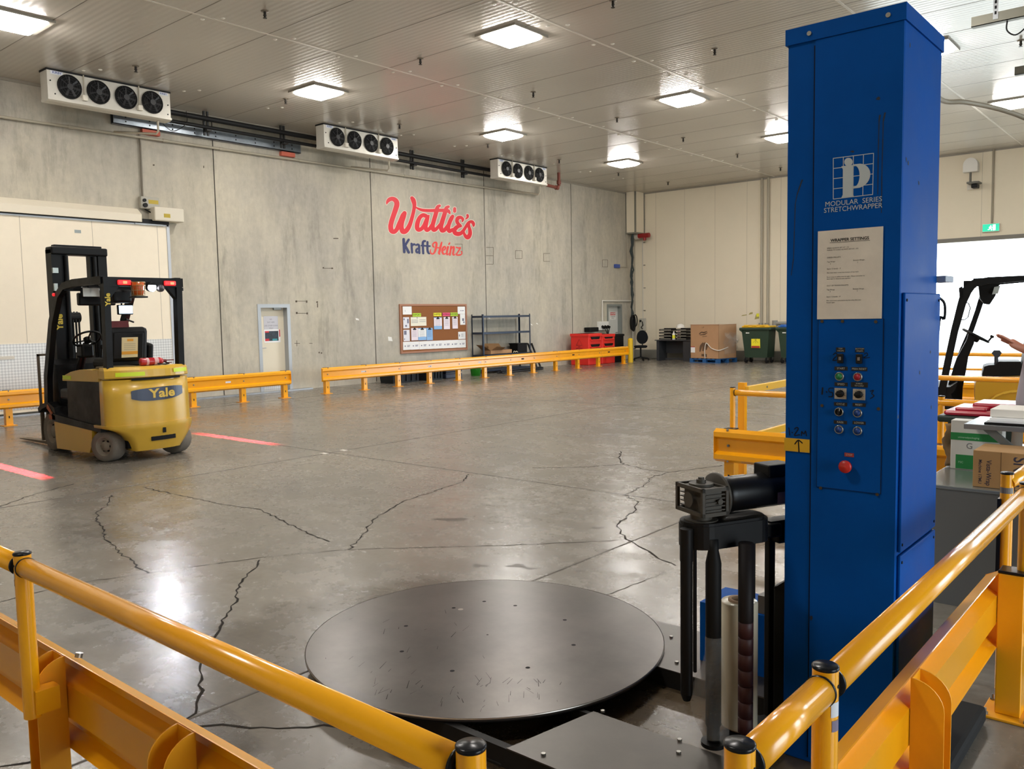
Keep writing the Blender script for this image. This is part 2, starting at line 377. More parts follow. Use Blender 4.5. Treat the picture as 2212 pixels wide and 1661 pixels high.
# scuffs, plugged bolt holes and stuck-on frames left on the concrete
mb = MB()
def wallrect(mb, x0, y0, x1, y1, t=1.2, sides='tblr', x=X0):
    for s in sides:
        a = {'t': (x0, y0, x1, y0+t), 'b': (x0, y1-t, x1, y1), 'l': (x0, y0, x0+t, y1), 'r': (x1-t, y0, x1, y1)}[s]
        mb.quad(*[W(px, py, x+.003) for px, py in ((a[0], a[1]), (a[2], a[1]), (a[2], a[3]), (a[0], a[3]))])
for r in ((1050, 534, 1066, 553, .9, 'tr'), (1050, 552, 1066, 571, .9, 'tbr'), (1113, 541, 1128, 559, .8, 'tblr'), (1174, 547, 1188, 565, .8, 'tbl'), (1301, 561, 1313, 577, .7, 'tblr'), (982, 527, 999, 549, .9, 'tr')):
    wallrect(mb, *r)
for a in ((697, 579, 720, 580), (697, 577, 700, 580), (716, 578, 719, 581), (639, 650, 662, 651), (638, 649, 642, 653), (661, 649, 664, 654), (683, 651, 687, 654), (685, 655, 687, 664), (640, 676, 664, 677), (639, 674, 643, 678), (662, 675, 665, 679), (636, 741, 648, 742), (641, 735, 642, 748), (668, 741, 675, 742), (688, 760, 691, 763), (693, 761, 696, 764), (720, 514, 731, 516), (330, 355, 334, 358), (439, 358, 441, 363)):
    mb.quad(*[W(px, py, X0+.003) for px, py in ((a[0], a[1]), (a[2], a[1]), (a[2], a[3]), (a[0], a[3]))])
mb.build('wall_mark', mat('dark_residue', (92, 82, 70), .9), wl, each=True)
mb = MB()
for a in ((768, 687, 776, 692), (838, 727, 848, 737), (1054, 682, 1059, 689), (1146, 699, 1151, 703), (1158, 697, 1163, 701)):
    mb.quad(*[W(px, py, X0+.003) for px, py in ((a[0], a[1]), (a[2]-2, a[1]+1), (a[2], a[3]), (a[0]+1, a[3]-1))])
mb.build('tape_scrap', M_WHITE, wl, each=True)
# back wall seams and kerb
mb = MB()
for k in range(24):
    x = X0 + 1.2*k + .9
    if x < BACK_DOOR[0]: mb.box((x-.004, Y1-.002, .35), (x+.004, Y1, ZC))
    else: mb.box((x-.004, Y1-.002, BACK_DOOR[2]), (x+.004, Y1, ZC))
mb.build('panel_joint', mat('cream_seam', (176, 166, 146), .7), wb)
struct(MB().bbox((X0+.02, Y1-.14, 0), (BACK_DOOR[0]-.3, Y1, .34), .03).build('baseboard_back', mat('grey_kerb', (128, 126, 118), .7, var=.08, scale=3)))
struct(MB().box((BACK_DOOR[0]-.3, Y1-.06, 0), (BACK_DOOR[0], Y1, BACK_DOOR[2]+.12)).box((BACK_DOOR[0], Y1-.06, BACK_DOOR[2]), (BACK_DOOR[1], Y1, BACK_DOOR[2]+.12)).build('trim_1', mat('grey_door_trim', (120, 116, 108), .5)))
mb = MB()
mb.box((X0, Y0, ZC-.05), (X0+.03, Y1, ZC)); mb.box((X0, Y1-.03, ZC-.05), (X1, Y1, ZC))
struct(mb.build('trim_2', mat('corner_flashing', (150, 144, 132), .5)))
# corner boxing under the ceiling
yA = W(1351.5, 480).y; xB = B(1372.5, 480, yA).x; zb = W(1351.5, 503).z
tb = struct(MB().box((X0, yA, zb), (xB, Y1, ZC)).build('trim_3', M_PANEL))
mb = MB(); e = .035
for x, y in ((X0+.02, yA), (xB, yA), (xB, Y1-.05)): mb.box((x-e, y-.02, zb), (x+.02, y+e, ZC))
mb.box((X0, yA-.02, zb-.05), (xB+.02, Y1, zb))
mb.build('edge_flashing', mat('aluminium_angle', (138, 136, 126), .45, .3), tb)

# floor joints and cracks
def floor_line(mb, pts, w0=.006, w1=.012, jit=0.0, world=False, seed=1):
    rr = random.Random(seed); P = [(p if world else G(*p)) for p in pts]; Q = []
    for i in range(len(P)-1):
        L = (P[i+1]-P[i]).length; n = max(1, int(L/.05)) if jit else 1
        for k in range(n):
            q = P[i].lerp(P[i+1], k/n)
            if k and jit: q = q + Vector((rr.uniform(-jit, jit), rr.uniform(-jit, jit), 0))
            Q.append(q)
    Q.append(P[-1]); last = None
    for i, q in enumerate(Q):
        t = (Q[min(i+1, len(Q)-1)]-Q[max(i-1, 0)]); t.z = 0; t.normalize(); nrm = Vector((-t.y, t.x, 0)); w = rr.uniform(w0, w1)/2
        a, b = q + nrm*w, q - nrm*w; a.z = b.z = .0012
        if last: mb.quad(last[0], a, b, last[1])
        last = (a, b)
mb = MB()
V3 = Vector
for x in (-8.6, -3.3): floor_line(mb, [V3((x, Y0, 0)), V3((x, Y1, 0))], .014, .014, world=True)
for y in (6.58, 13.15, 19.7): floor_line(mb, [V3((X0, y, 0)), V3((X1, y, 0))], .014, .014, world=True)
floor_line(mb, [V3((-15.3, Y0, 0)), V3((-15.3, Y1, 0))], .03, .03, world=True)
mb.build('floor_joint', mat('floor_joint_filler', (84, 79, 72), .8), fl)
mb = MB()
CR = [[(240,1070),(232,1090),(210,1105),(207,1120),(222,1140),(225,1165),(250,1180),(262,1200),(290,1212),(292,1225),(322,1238)],
 [(307,1052),(365,1065),(430,1078),(480,1090),(560,1100),(600,1120),(640,1140),(680,1158),(712,1170)],
 [(752,1187),(780,1160),(815,1115),(870,1083),(940,1060),(1000,1040),(1013,1024)],
 [(560,1210),(555,1225),(525,1250),(510,1275),(512,1300),(490,1325),(478,1340),(468,1370),(450,1400),(432,1440),(428,1480),(430,1505),(425,1530),(400,1555)],
 [(415,1570),(480,1565),(520,1570),(600,1574),(700,1566),(790,1574)],
 [(1340,975),(1338,990),(1345,1003),(1400,1015),(1445,1020),(1410,1030),(1390,1050),(1350,1070),(1378,1083),(1370,1105),(1340,1125),(1333,1138),(1352,1165),(1390,1185),(1420,1205),(1460,1222)],
 [(1445,1020),(1490,1015),(1560,1005)],[(1150,1010),(1240,1010),(1345,1003)],
 [(0,1656),(60,1648),(120,1632)],[(-40,1110),(60,1072),(160,1045)]]
for i, c in enumerate(CR): floor_line(mb, c, .005, .017, .016, seed=i)
floor_line(mb, [(150,1262),(322,1238),(560,1205),(750,1187),(900,1183),(1100,1178),(1345,1167)],   .003, .010, .008, seed=20)
floor_line(mb, [(1300,1290),(1440,1235)], .003, .007, .006, seed=21)
for s in range(3): floor_line(mb, [(0, 1300-s*0), (150, 1262)], .003, .007, .006, seed=22)
mb.build('floor_crack', mat('crack_dark', (38, 34, 30), 1.0), fl)  # thin dark strips traced along the cracks
# oil and water stains round the turntable and across the slab
mb = MB(); rr = random.Random(3)
def blob(mb, c, rx, ry, rot=0, z=.0007, n=26, j=.22):
    ph = [rr.uniform(0, 6.28) for _ in range(3)]; vs = []
    for k in range(n):
        a = 2*PI*k/n; q = 1 + j*math.sin(3*a+ph[0]) + j*.6*math.sin(5*a+ph[1]) + j*.4*math.sin(8*a+ph[2])
        x, y = rx*q*math.cos(a), ry*q*math.sin(a); vs.append((c.x + x*math.cos(rot)-y*math.sin(rot), c.y + x*math.sin(rot)+y*math.cos(rot), z))
    mb.add(vs, [list(range(n))])
for p, rx, ry in ((G(1035,1222),.05,.035),(G(1118,1222),.06,.04),(G(1145,1228),.05,.02),(G(1250,1233),.025,.018),(G(975,1122),.15,.05),(G(1290,1140),.06,.02)):
    blob(mb, p, rx, ry, .6)
mb.build('floor_stain', mat('oil_stain', (78, 70, 60), .35, alpha=.75), fl)
mb = MB()
p = G(722, 976)
for dx in (-.17, .17): mb.box((p.x-.05, p.y+dx*.9-.03, .0005), (p.x+.05, p.y+dx*.9+.03, .002))
mb.build('joint_marker', mat('white_floor_tape', (205, 200, 190), .6), fl, each=True)
# ceiling panel seams (along X) and fixing strips with mushroom bolts (along Y)
mb = MB()
y = 6.77-1.262*9
while y < Y1:
    mb.box((X0, y-.007, ZC-.0015), (X1, y+.007, ZC)); y += 1.262
mb.build('panel_seam', mat('ceiling_seam', (112, 106, 96), .6), ce)
bolt = MB().lathe([(0, -.014), (.022, -.012), (.034, -.004), (.036, 0)], n=12)
mb = MB()
for x in (-11.72, -8.13, -4.5, -.9): mb.box((x-.02, Y0, ZC-.004), (x+.02, Y1, ZC))
mb.build('fixing_strip', mat('strip_white', (214, 208, 198), .3), ce)
b0 = None; nb = 0
for x, ya in ((-11.72, 3.2), (-8.13, 3.2), (-15.6, 5.0), (-4.5, 14.2)):
    yy = ya
    while yy < 26.5 and nb < 98:
        for d in ((-.13, 0), (.13, .18)):
            loc = (x+d[0], yy+d[1], ZC-.001)
            if b0 is None:
                b0 = bolt.build('ceiling_bolt', mat('nylon_bolt', (226, 222, 210), .4), ce); b0.location = loc
            else:
                c = b0.copy(); COL.objects.link(c); c.location = loc
            nb += 1
        yy += 1.262 if x > -14 else 1.9
# doors in the concrete wall
def door_frame(name, o, fx):
    y0, y1, _, z1 = o; mb = MB()
    for a, b in ((y0-.05, y0+.035), (y1-.035, y1+.05)): mb.box((X0-.2, a, 0), (X0+.015, b, z1-.035))
    mb.box((X0-.2, y0-.05, z1-.035), (X0+.016, y1+.05, z1+.05))
    return mb
d1 = struct(MB().box((X0-.19, DOOR1[0]+.035, .012), (X0-.145, DOOR1[1]-.035, DOOR1[3]-.035)).build('door_1', mat('cream_door', (222, 212, 190), .45)))
door_frame('f', DOOR1, 0).build('door_frame', mat('galvanised_frame', (176, 180, 184), .4, .5), d1)
MB().box((X0-.3, DOOR1[0], 0), (X0-.25, DOOR1[1], DOOR1[3])).build('backing', M_BLK, d1)
xd = X0-.143
q0, q1 = W(577, 836, xd), W(608, 842, xd)
MB().box((xd-.002, DOOR1[0]+.06, .02), (xd+.004, DOOR1[1]-.05, .27)).build('kick_plate', M_CHECK, d1)
a = W(562, 750, xd)
MB().bbox((xd, a.y, a.z-.12), (xd+.012, a.y+.05, a.z+.10), .004).cyl((xd+.012, a.y+.025, a.z-.02), (xd+.05, a.y+.025, a.z-.02), .01).cyl((xd+.05, a.y+.02, a.z-.02), (xd+.05, a.y+.13, a.z-.02), .01).build('door_handle', mat('satin_chrome', (200, 200, 205), .3, .9), d1)
a = W(598, 667, xd)
MB().bbox((xd, a.y-.12, a.z-.03), (xd+.06, a.y+.10, a.z+.03), .01).build('door_closer', mat('closer_silver', (150, 150, 146), .35, .6), d1)
d2 = struct(MB().box((X0-.17, DOOR2[0]+.03, .012), (X0-.13, DOOR2[1]-.03, DOOR2[3]-.03)).build('door_2', mat('grey_white_door', (206, 206, 200), .5)))
door_frame('f', DOOR2, 0).build('door_frame', mat('grey_frame', (128, 132, 128), .5), d2)
MB().box((X0-.3, DOOR2[0], 0), (X0-.25, DOOR2[1], DOOR2[3])).build('backing', M_BLK, d2)
MB().cyl((X0-.13, DOOR2[1]-.12, 1.02), (X0-.07, DOOR2[1]-.12, 1.02), .012).cyl((X0-.075, DOOR2[1]-.25, 1.02), (X0-.075, DOOR2[1]-.1, 1.02), .012).build('door_handle', M_BOLT, d2)
# big sliding cool-room door on the left
y0, y1 = 2.2, W(372, 650, X0+.12).y; zt = W(300, 483, X0+.12).z
d3 = struct(MB().bbox((X0+.04, y0, .06), (X0+.12, y1, zt), .01).build('door_3', mat('ivory_door_panel', (238, 226, 204), .5, var=.02)))
z1 = W(60, 742, X0+.13).z
MB().box((X0+.12, y0, .12), (X0+.128, y1-.06, z1)).build('kick_plate', M_CHECK, d3)
MB().box((X0+.118, y1-.05, .06), (X0+.135, y1+.012, zt+.01)).box((X0+.118, y0, zt-.02), (X0+.135, y1, zt+.012)).build('edge_strip', mat('aluminium_strip', (190, 194, 200), .4, .5), d3)
mb = MB()
for px in (50, 205, 345):
    yy = W(px, 600, X0+.12).y; mb.box((X0+.12, yy-.004, .1), (X0+.1215, yy+.004, zt))
mb.build('panel_joint', mat('ivory_seam', (170, 160, 142), .6), d3)
a = W(10, 773, X0+.13)
MB().box((X0+.128, a.y-.3, a.z-.03), (X0+.15, a.y+.16, a.z+.03)).build('pull_plate', mat('plate_cream', (214, 208, 196), .5), d3)
a = W(168, 500, X0+.12); MB().box((X0+.12, a.y-.06, a.z-.03), (X0+.123, a.y+.06, a.z+.03)).build('label_plate', mat('label_grey', (150, 160, 160), .5), d3)
z2, z3 = W(150, 462, X0+.2).z, W(150, 436, X0+.2).z
MB().prism([(X0, y0-1, z3), (X0+.05, y0-1, z3), (X0+.22, y0-1, z3-.13), (X0+.22, y0-1, z2-.05), (X0, y0-1, z2-.05)], (0, W(305, 460, X0+.2).y-y0+1, 0)).build('track_cover', mat('ivory_cover', (226, 216, 196), .45), d3)
MB().box((X0+.02, y0-1, zt+.01), (X0+.17, W(365, 480, X0+.17).y, zt+.10)).build('door_track', M_BLK, d3)
mb = MB(); yy = W(345, 480, X0+.2).y
mb.box((X0+.02, yy-.5, z2-.1), (X0+.16, yy+.1, z2+.02)); mb.build('track_rail', M_STEEL, d3)
a = W(366, 463, X0+.25)
MB().bbox((X0+.02, a.y-.34, a.z-.15), (X0+.3, a.y+.30, a.z+.13), .02).build('motor_cover', mat('motor_cream', (212, 204, 186), .45), d3)
a2 = W(361, 466, X0+.3); MB().box((X0+.3, a2.y-.07, a2.z-.04), (X0+.302, a2.y+.07, a2.z+.04)).build('warning_sticker', mat('sticker_yellow', (178, 154, 40), .5), d3)
# rest rail of the door on the floor
MB().box((X0+.02, 2.2, .0), (X0+.16, y1+3.5, .03)).build('floor_guide', M_STEEL, d3)

# ================================================================ CEILING AND HIGH WALL EQUIPMENT
M_DIFF = mat('lit_diffuser', (255, 250, 243), .4, emit=LAMP_E)
def make_lamp():
    t = thing('ceiling_light', 'x', 'ceiling light')
    f = MB()
    for a in range(4):
        f.add([], []); 
        Mx = Matrix.Rotation(a*PI/2, 4, 'Z')
        f.prism([Mx @ Vector(p) for p in ((-.42, -.42, 0), (.42, -.42, 0), (.33, -.33, 0), (-.33, -.33, 0))], (0, 0, -.035))
    f.build('frame', mat('lamp_frame', (150, 145, 134), .35, .2), t)
    MB().lathe([(.0, -.135), (.18, -.13), (.34, -.105), (.45, -.07), (.50, -.03)], n=4, smooth=False).xf(Matrix.Rotation(PI/4, 4, 'Z')).build('diffuser', M_DIFF, t)
    return t
LAMPS = [((-13.9, 5.13), 'lit square ceiling light half cut off at the top left corner'),
 ((-13.87, 10.62), 'lit square ceiling light above the middle air cooler'), ((-13.87, 16.22), 'lit square ceiling light above the farthest air cooler'),
 ((-13.87, 21.72), 'lit square ceiling light nearest the boxed-in far corner'), ((-8.95, 10.72), 'lit square ceiling light at the top centre, largest whole one in view'),
 ((-8.92, 16.27), 'lit square ceiling light halfway between the blue column and the top centre light'), ((-8.93, 21.62), 'lit square ceiling light half hidden by the left edge of the blue column'),
 ((-3.75, 21.74), 'lit square ceiling light right of the blue column above the curved hose'), ((-4.12, 16.22), 'lit square ceiling light glaring at the right top edge of the blue column'),
 ((-8.95, 5.13), 'lit square ceiling light just above the top edge of the photo'), ((-3.9, 10.7), 'lit square ceiling light hidden behind the top of the blue column'),
 ((-3.9, 5.13), 'lit square ceiling light over the wrapping turntable'), ((-3.9, -.4), 'lit square ceiling light overhead, behind the foreground guard rails')]
lamp0 = make_lamp()
for i, ((x, y), lab) in enumerate(LAMPS):
    if i == 0: lamp0.location = (x, y, ZC-.001); tag(lamp0, lab, 'ceiling light', 'square ceiling lights')
    else: dup(lamp0, (x, y, ZC-.001), 0, lab, 'square ceiling lights')

def make_sprinkler():
    t = thing('sprinkler_head', 'x', 'sprinkler')
    MB().lathe([(.0, -.012), (.055, -.012), (.06, 0)], n=14).build('escutcheon', mat('sprinkler_plate', (120, 110, 96), .4, .4), t)
    MB().cyl((0, 0, -.012), (0, 0, -.06), .02).cyl((0, 0, -.06), (0, 0, -.10), .028, .012).cyl((0, 0, -.10), (0, 0, -.106), .03).build('nozzle', mat('sprinkler_dark', (40, 36, 32), .4, .6), t)
    return t
sp0 = make_sprinkler(); first = True
for px, py, lab in ((572, 28, 'leftmost large sprinkler head at the top of the ceiling, left of the top centre light'), (293, 146, 'sprinkler head just above the nearest air cooler'), (617, 216, 'sprinkler head just left of the light over the middle air cooler'),
  (908, 130, 'sprinkler head left of the top centre light'), (863, 271, 'sprinkler head beside the right end of the middle air cooler'), (1152, 202, 'sprinkler head midway between the top centre light and the light below it'),
  (1324, 5, 'topmost sprinkler head, right of the top centre light'), (1544, 109, 'sprinkler head left of the top of the blue column'), (1333, 257, 'sprinkler head above the light nearest the far corner'),
  (1476, 300, 'sprinkler head below the light halfway to the blue column'), (1593, 335, 'sprinkler head over the cream back wall, left of the column'), (1054, 313, 'tiny sprinkler head left of the farthest air cooler light'),
  (1336, 375, 'tiny sprinkler head below the light nearest the far corner'), (1443, 395, 'tiny sprinkler head close to the cream back wall beside the corner boxing'), (1686, 364, 'tiny sprinkler head beside the column near the back wall'),
  (1208, 347, 'tiny sprinkler head above the red drain pipe'), (2205, 91, 'sprinkler head in the bright patch of ceiling at the right edge')):
    p = G(px, py, ZC-.03)
    if first: sp0.location = (p.x, p.y, ZC-.001); tag(sp0, lab, 'sprinkler', 'ceiling sprinkler heads'); first = False
    else: dup(sp0, (p.x, p.y, ZC-.001), 0, lab, 'ceiling sprinkler heads')

# air coolers
M_CASE = mat('cooler_casing', (204, 200, 190), .4, .3, var=.06, scale=5)
M_FAN = mat('fan_black', (20, 20, 20), .5)
def make_cooler():
    t = thing('air_cooler', 'x', 'air cooler'); Lh = 2.27
    c = MB(); c.box((-.29, 0, -.495), (0, Lh, 0)); c.build('casing', M_CASE, t)
    MB().prism([(-.29, -.01, -.495), (.02, -.01, -.495), (.02, -.01, -.53), (-.04, -.01, -.55), (-.25, -.01, -.55), (-.29, -.01, -.53)], (0, Lh+.02, 0)).build('drip_tray', M_CASE, t)
    MB().box((-.30, -.012, -.02), (.012, Lh+.012, .012)).build('top_rail', mat('cooler_top_edge', (30, 30, 30), .6), t)
    for k in range(4):
        y = .37+.51*k
        f = MB()
        f.lathe([(.205, 0), (.215, .02), (.20, .04), (.19, .02), (.19, -.03)], (.0, y, -.255), (1, 0, 0), 28)
        fn = f.build('fan', M_FAN, t)
        g = MB().cyl((-.02+.022, y, -.255), (.024, y, -.255), .19, n=28)
        g.build('fan_recess', mat('fan_recess', (9, 9, 10), .7), fn)
        b = MB()
        for j in range(7):
            a = 2*PI*j/7
            M = Matrix.Translation((.03, y, -.255)) @ Matrix.Rotation(a, 4, 'X') @ Matrix.Rotation(.5, 4, 'Z')
            b.add([M @ Vector(p) for p in ((0, -.02, .05), (0, .03, .05), (0, .055, .175), (0, -.03, .18))], [[0, 1, 2, 3]])
        b.cyl((.024, y, -.255), (.05, y, -.255), .055, n=16)
        for q in (.075, .12, .165): 
            b.tube([(.045, y+q*math.cos(2*PI*i/24), -.255+q*math.sin(2*PI*i/24)) for i in range(25)], .0025, 4, False)
        for i in range(4): b.tube([(.045, y+.05*math.cos(PI*i/2+.4), -.255+.05*math.sin(PI*i/2+.4)), (.045, y+.205*math.cos(PI*i/2+.4), -.255+.205*math.sin(PI*i/2+.4))], .004, 4)
        b.build('fan_blades', mat('fan_blade', (46, 46, 48), .4), fn)
    for y in (.62, 1.64):
        w = MB(); w.tube([(.02, y, .0), (.02, y, -.38)], .012, 8)
        w.build('wiring_conduit', M_PVC, t)
        MB().bbox((.0, y-.045, -.46), (.07, y+.045, -.36), .012).build('junction_box', mat('box_cream', (220, 214, 200), .4), t)
    s = MB().box((0, .06, -.08), (.003, .27, -.02)).box((0, Lh-.22, -.08), (.003, Lh-.04, -.02)); s.build('maker_sticker', mat('sticker_white', (216, 220, 228), .4), t, each=True)
    l = MB(); text(l, 'KIRBY', (.003, .17, -.05), (0, 1, 0), (0, 0, 1), .04, bold=.02); text(l, 'KIRBY', (.003, Lh-.13, -.05), (0, 1, 0), (0, 0, 1), .035, bold=.02)
    l.build('sticker_print', mat('sticker_blue', (60, 80, 140), .5), t)
    MB().cyl((0, .05, -.2), (.012, .05, -.2), .012).cyl((0, .12, -.42), (.012, .12, -.42), .012).cyl((0, Lh-.05, -.25), (.012, Lh-.05, -.25), .012).cyl((0, Lh-.06, -.43), (.012, Lh-.06, -.43), .012).build('screw', M_INK, t, each=True)
    return t
co = make_cooler(); xf = -16.0
co.location = (xf, 6.38, ZC-.012); tag(co, 'long air cooler with four black fans at the top left, nearest of the three', 'air cooler', 'air coolers under the ceiling')
dup(co, (xf, 12.36, ZC-.012), 0, 'air cooler with four black fans left of the red wall lettering, middle of three', 'air coolers under the ceiling')
dup(co, (xf, 18.45, ZC-.012), 0, 'air cooler with four black fans beside the rusty red pipe, farthest of the three', 'air coolers under the ceiling')
# refrigerant pipes
for (ya, yb, nm) in ((8.65, 12.36, 'pair of black lagged pipes between the nearest and middle air coolers'), (14.63, 18.45, 'pair of black lagged pipes between the middle and farthest air coolers')):
    t = thing('refrigerant_pipes', nm, 'pipes', (-16.75, ya, 5.9), 0, 'lagged pipe runs')
    MB().tube([(-16.8, ya-1.2, 6.02), (-16.8, yb+1.0, 6.02)], .055, 12).build('upper_pipe', M_DARKPIPE, t, True)
    MB().tube([(-16.8, ya-1.2, 5.84), (-16.8, yb+1.0, 5.84)], .04, 12).build('lower_pipe', M_DARKPIPE, t, True)
    for f in (.33, .85):
        y = ya+(yb-ya)*f; MB().box((-16.9, y-.02, 5.68), (-16.86, y+.02, 6.19)).box((-16.9, y+.06, 5.68), (-16.86, y+.10, 6.19)).box((-16.9, y-.02, 5.76), (-16.74, y+.1, 5.79)).build('hanger', mat('hanger_dark', (48, 48, 48), .5, .5), t, True, each=True)
# drain pipe along the wall
zc = lambda px, py: W(px, py, X0+.08)
pts = [zc(-60, 243), zc(0, 252), zc(300, 297), zc(640, 345), zc(800, 370), zc(1130, 417)]
zm = sum(p.z for p in pts)/len(pts)
t = thing('drain_pipe', 'thin cream drain pipe running along the concrete wall under the coolers', 'pipe', (X0+.08, 6, 5.4))
P = [Vector((X0+.08, p.y, p.z)) for p in pts]; za, zb2 = P[1].z, P[-1].z; Y_A, Y_B = P[1].y, P[-1].y
dz = lambda y: za + (zb2-za)*(y-Y_A)/(Y_B-Y_A)
MB().tube([(X0+.08, 2.0, dz(2.0)), (X0+.08, Y_B, dz(Y_B))], .027, 10).build('main_run', M_PVC, t, True)
mb = MB()
for y in (7.2, 9.1, 10.4, 12.5, 15.9, 17.6): mb.tube([(X0+.08, y-.05, dz(y)), (X0+.08, y+.05, dz(y))], .035, 10)
mb.build('coupling', M_PVC, t, True, each=True)
for yc in (8.45, 14.45, 20.55):
    MB().tube([(-16.14, yc, 5.633), (-16.14, yc, 5.44), (-16.19, yc-.02, 5.39), (X0+.1, yc-.42, dz(yc)+.02)], .022, 10).build('branch', M_PVC, t, True)
# galvanised beam with orange packers
a, b = W(245, 262, X0+.12), W(650, 331, X0+.12)
t = thing('galvanised_beam', 'dull galvanised steel beam bolted high on the wall below the nearest air cooler', 'steel beam', (X0, a.y, a.z))
z0 = (a.z+b.z)/2
MB().box((X0, a.y, z0-.02), (X0+.02, b.y, z0+.20)).box((X0, a.y, z0+.185), (X0+.12, b.y, z0+.20)).box((X0, a.y, z0-.02), (X0+.12, b.y, z0-.005)).box((X0+.105, a.y, z0-.02), (X0+.12, b.y, z0+.20)).build('beam', mat('blue_grey_galvanised', (140, 148, 156), .35, .8, var=.25, scale=2), t, True)
mb = MB()
for k in range(9):
    y = a.y+.25+k*(b.y-a.y-.5)/8
    for dz_ in (.05, .14): mb.cyl((X0+.12, y, z0+dz_), (X0+.122, y, z0+dz_), .017, n=10)
mb.build('bolt_hole', M_INK, t, True, each=True)
for k, px in enumerate((328, 622)):
    y = W(px, 300, X0+.1).y
    tag(MB().bbox((X0, y-.19, z0-.13), (X0+.10, y+.19, z0-.03), .006).build('packing_block', mat('orange_pink_block', (206, 106, 84), .6)), ('orange packing block under the left part of the galvanised beam', 'orange packing block under the right end of the galvanised beam')[k], 'block', 'orange packing blocks')
# loose black cable by the beam
p0 = D(0, 0, 1)
tag(MB().tube(smooth([W(402, 240, -16.7), W(404, 262, -16.7), W(392, 276, -16.7), W(372, 283, -16.7), W(352, 268, -16.7)]), .008, 6).build('loose_cable', M_BLK), 'thin black cable drooping beside the nearest air cooler', 'cable')
# conduit down to the sliding-door controls
t = thing('control_box', 'small grey control box with black buttons above the sliding door', 'control box', W(325, 438, X0))
a = W(325, 438, X0+.12)
MB().bbox((X0+.005, a.y-.2, a.z-.13), (X0+.12, a.y+.2, a.z+.12), .015).build('housing', mat('control_grey', (168, 164, 152), .5), t, True)
MB().cyl((X0+.12, a.y-.13, a.z+.04), (X0+.15, a.y-.13, a.z+.04), .035).cyl((X0+.12, a.y-.12, a.z-.06), (X0+.16, a.y-.12, a.z-.06), .045).build('button', M_BLK, t, True, each=True)
MB().box((X0+.12, a.y-.04, a.z-.02), (X0+.122, a.y+.17, a.z+.06)).build('warning_sticker', mat('sticker_yellow', (178, 154, 40), .5), t, True)
mb = MB(); b = W(302, 300, X0+.05); mb.tube([(X0+.04, b.y, ZC-.6), (X0+.04, b.y, b.z+.05), (X0+.04, b.y+.01, b.z-.1), (X0+.04, a.y-.12, a.z+.12)], .02, 8)
mb.build('conduit', mat('conduit_dull', (120, 112, 98), .5), t, True)
MB().tube([(X0+.06, a.y-.1, a.z-.13), (X0+.12, a.y, a.z-.2), (X0+.12, a.y+.2, a.z-.25)], .015, 6).build('cable', M_BLK, t, True)
# rusty red pipe after the last cooler
a = W(1207, 380, -16.3)
tag(MB().tube([(-16.15, 20.74, 5.80), (-16.25, 20.85, 5.74), (-16.3, a.y-.1, 5.72), (-16.3, a.y, 5.80), (-16.3, a.y, ZC)], .05, 12).tube([(-16.3, a.y-.17, 5.72), (-16.3, a.y-.06, 5.72)], .07, 12).tube([(-16.3, a.y, 5.84), (-16.3, a.y, 5.95)], .07, 12).build('drain_riser', mat('rust_red_pipe', (112, 56, 44), .6)), 'rusty red elbow pipe rising into the ceiling beside the farthest air cooler', 'pipe')

# ---------------------------------------------------------------- painted logos
zc6 = 8.508
def wf(off):
    return lambda x, y: W(800+x/zc6, 400+y/zc6, X0+off)
WAT = [
 [(300,352,6),(312,310,24),(345,268,36),(395,250,38),(440,262,42),(478,300,46),(487,360,48),(462,450,47),(425,560,45),(390,670,45),(374,760,45),(390,835,46),(440,855,40),(490,805,40),(525,725,42),(562,640,42),(600,560,46),(628,510,36)],
 [(628,515,40),(612,580,42),(580,680,42),(572,770,42),(592,845,46),(640,850,44),(690,795,43),(735,700,38),(768,590,34),(795,480,32),(808,400,34),(808,340,38),(790,275,42),(765,235,32)],
 [(830,400,10),(880,430,20),(960,458,27),(1080,466,29),(1200,464,30),(1330,462,32),(1420,470,34),(1450,495,26),(1462,525,12)],
 [(1082,552,10),(1050,575,28),(1010,560,38),(960,552,36),(905,600,38),(868,690,42),(860,780,42),(885,818,38),(935,805,36),(985,745,36),(1025,660,38),(1055,580,34)],
 [(1055,580,34),(1035,680,36),(1015,770,38),(1038,822,38),(1085,800,34),(1130,730,30)],
 [(1272,378,26),(1240,398,32),(1222,450,40),(1200,540,40),(1168,650,40),(1145,750,40),(1160,815,40),(1205,810,34),(1250,755,26),(1290,690,14)],
 [(1435,395,26),(1400,415,32),(1385,460,38),(1355,560,40),(1320,670,42),(1298,760,42),(1315,830,40),(1360,825,36),(1400,770,30),(1440,690,16)],
 [(1512,572,32),(1490,610,38),(1450,700,38),(1430,790,38),(1455,845,36),(1510,815,30)],
 [(1550,430,28),(1550,478,30)],
 [(1692,662,18),(1700,625,26),(1660,592,30),(1610,605,36),(1592,655,34),(1612,705,32),(1660,748,26),(1652,758,18)],
 [(1660,752,20),(1600,765,36),(1550,815,40),(1552,870,40),(1600,895,40),(1660,885,36),(1710,835,30),(1755,765,28),(1795,705,30),(1830,675,28),(1870,675,30),(1895,710,30),(1898,748,18)],
 [(1806,700,28),(1812,760,28),(1830,830,34),(1830,900,38),(1795,955,42),(1755,940,34),(1725,890,24),(1715,840,18)],
 [(1785,552,24),(1790,580,22),(1770,608,16),(1745,626,6)]]
t = thing('painted_lettering', 'large red script lettering "Wattie\'s" painted high on the concrete wall', 'wall sign', W(930, 470, X0))
mb = MB(); strokes(mb, WAT, wf(.003), grow=11); mb.build('white_outline', mat('lettering_outline', (228, 214, 200), .35), t, True)
mb = MB(); strokes(mb, WAT, wf(.006)); mb.build('red_script', mat('lettering_red', (222, 36, 54), .28), t, True)
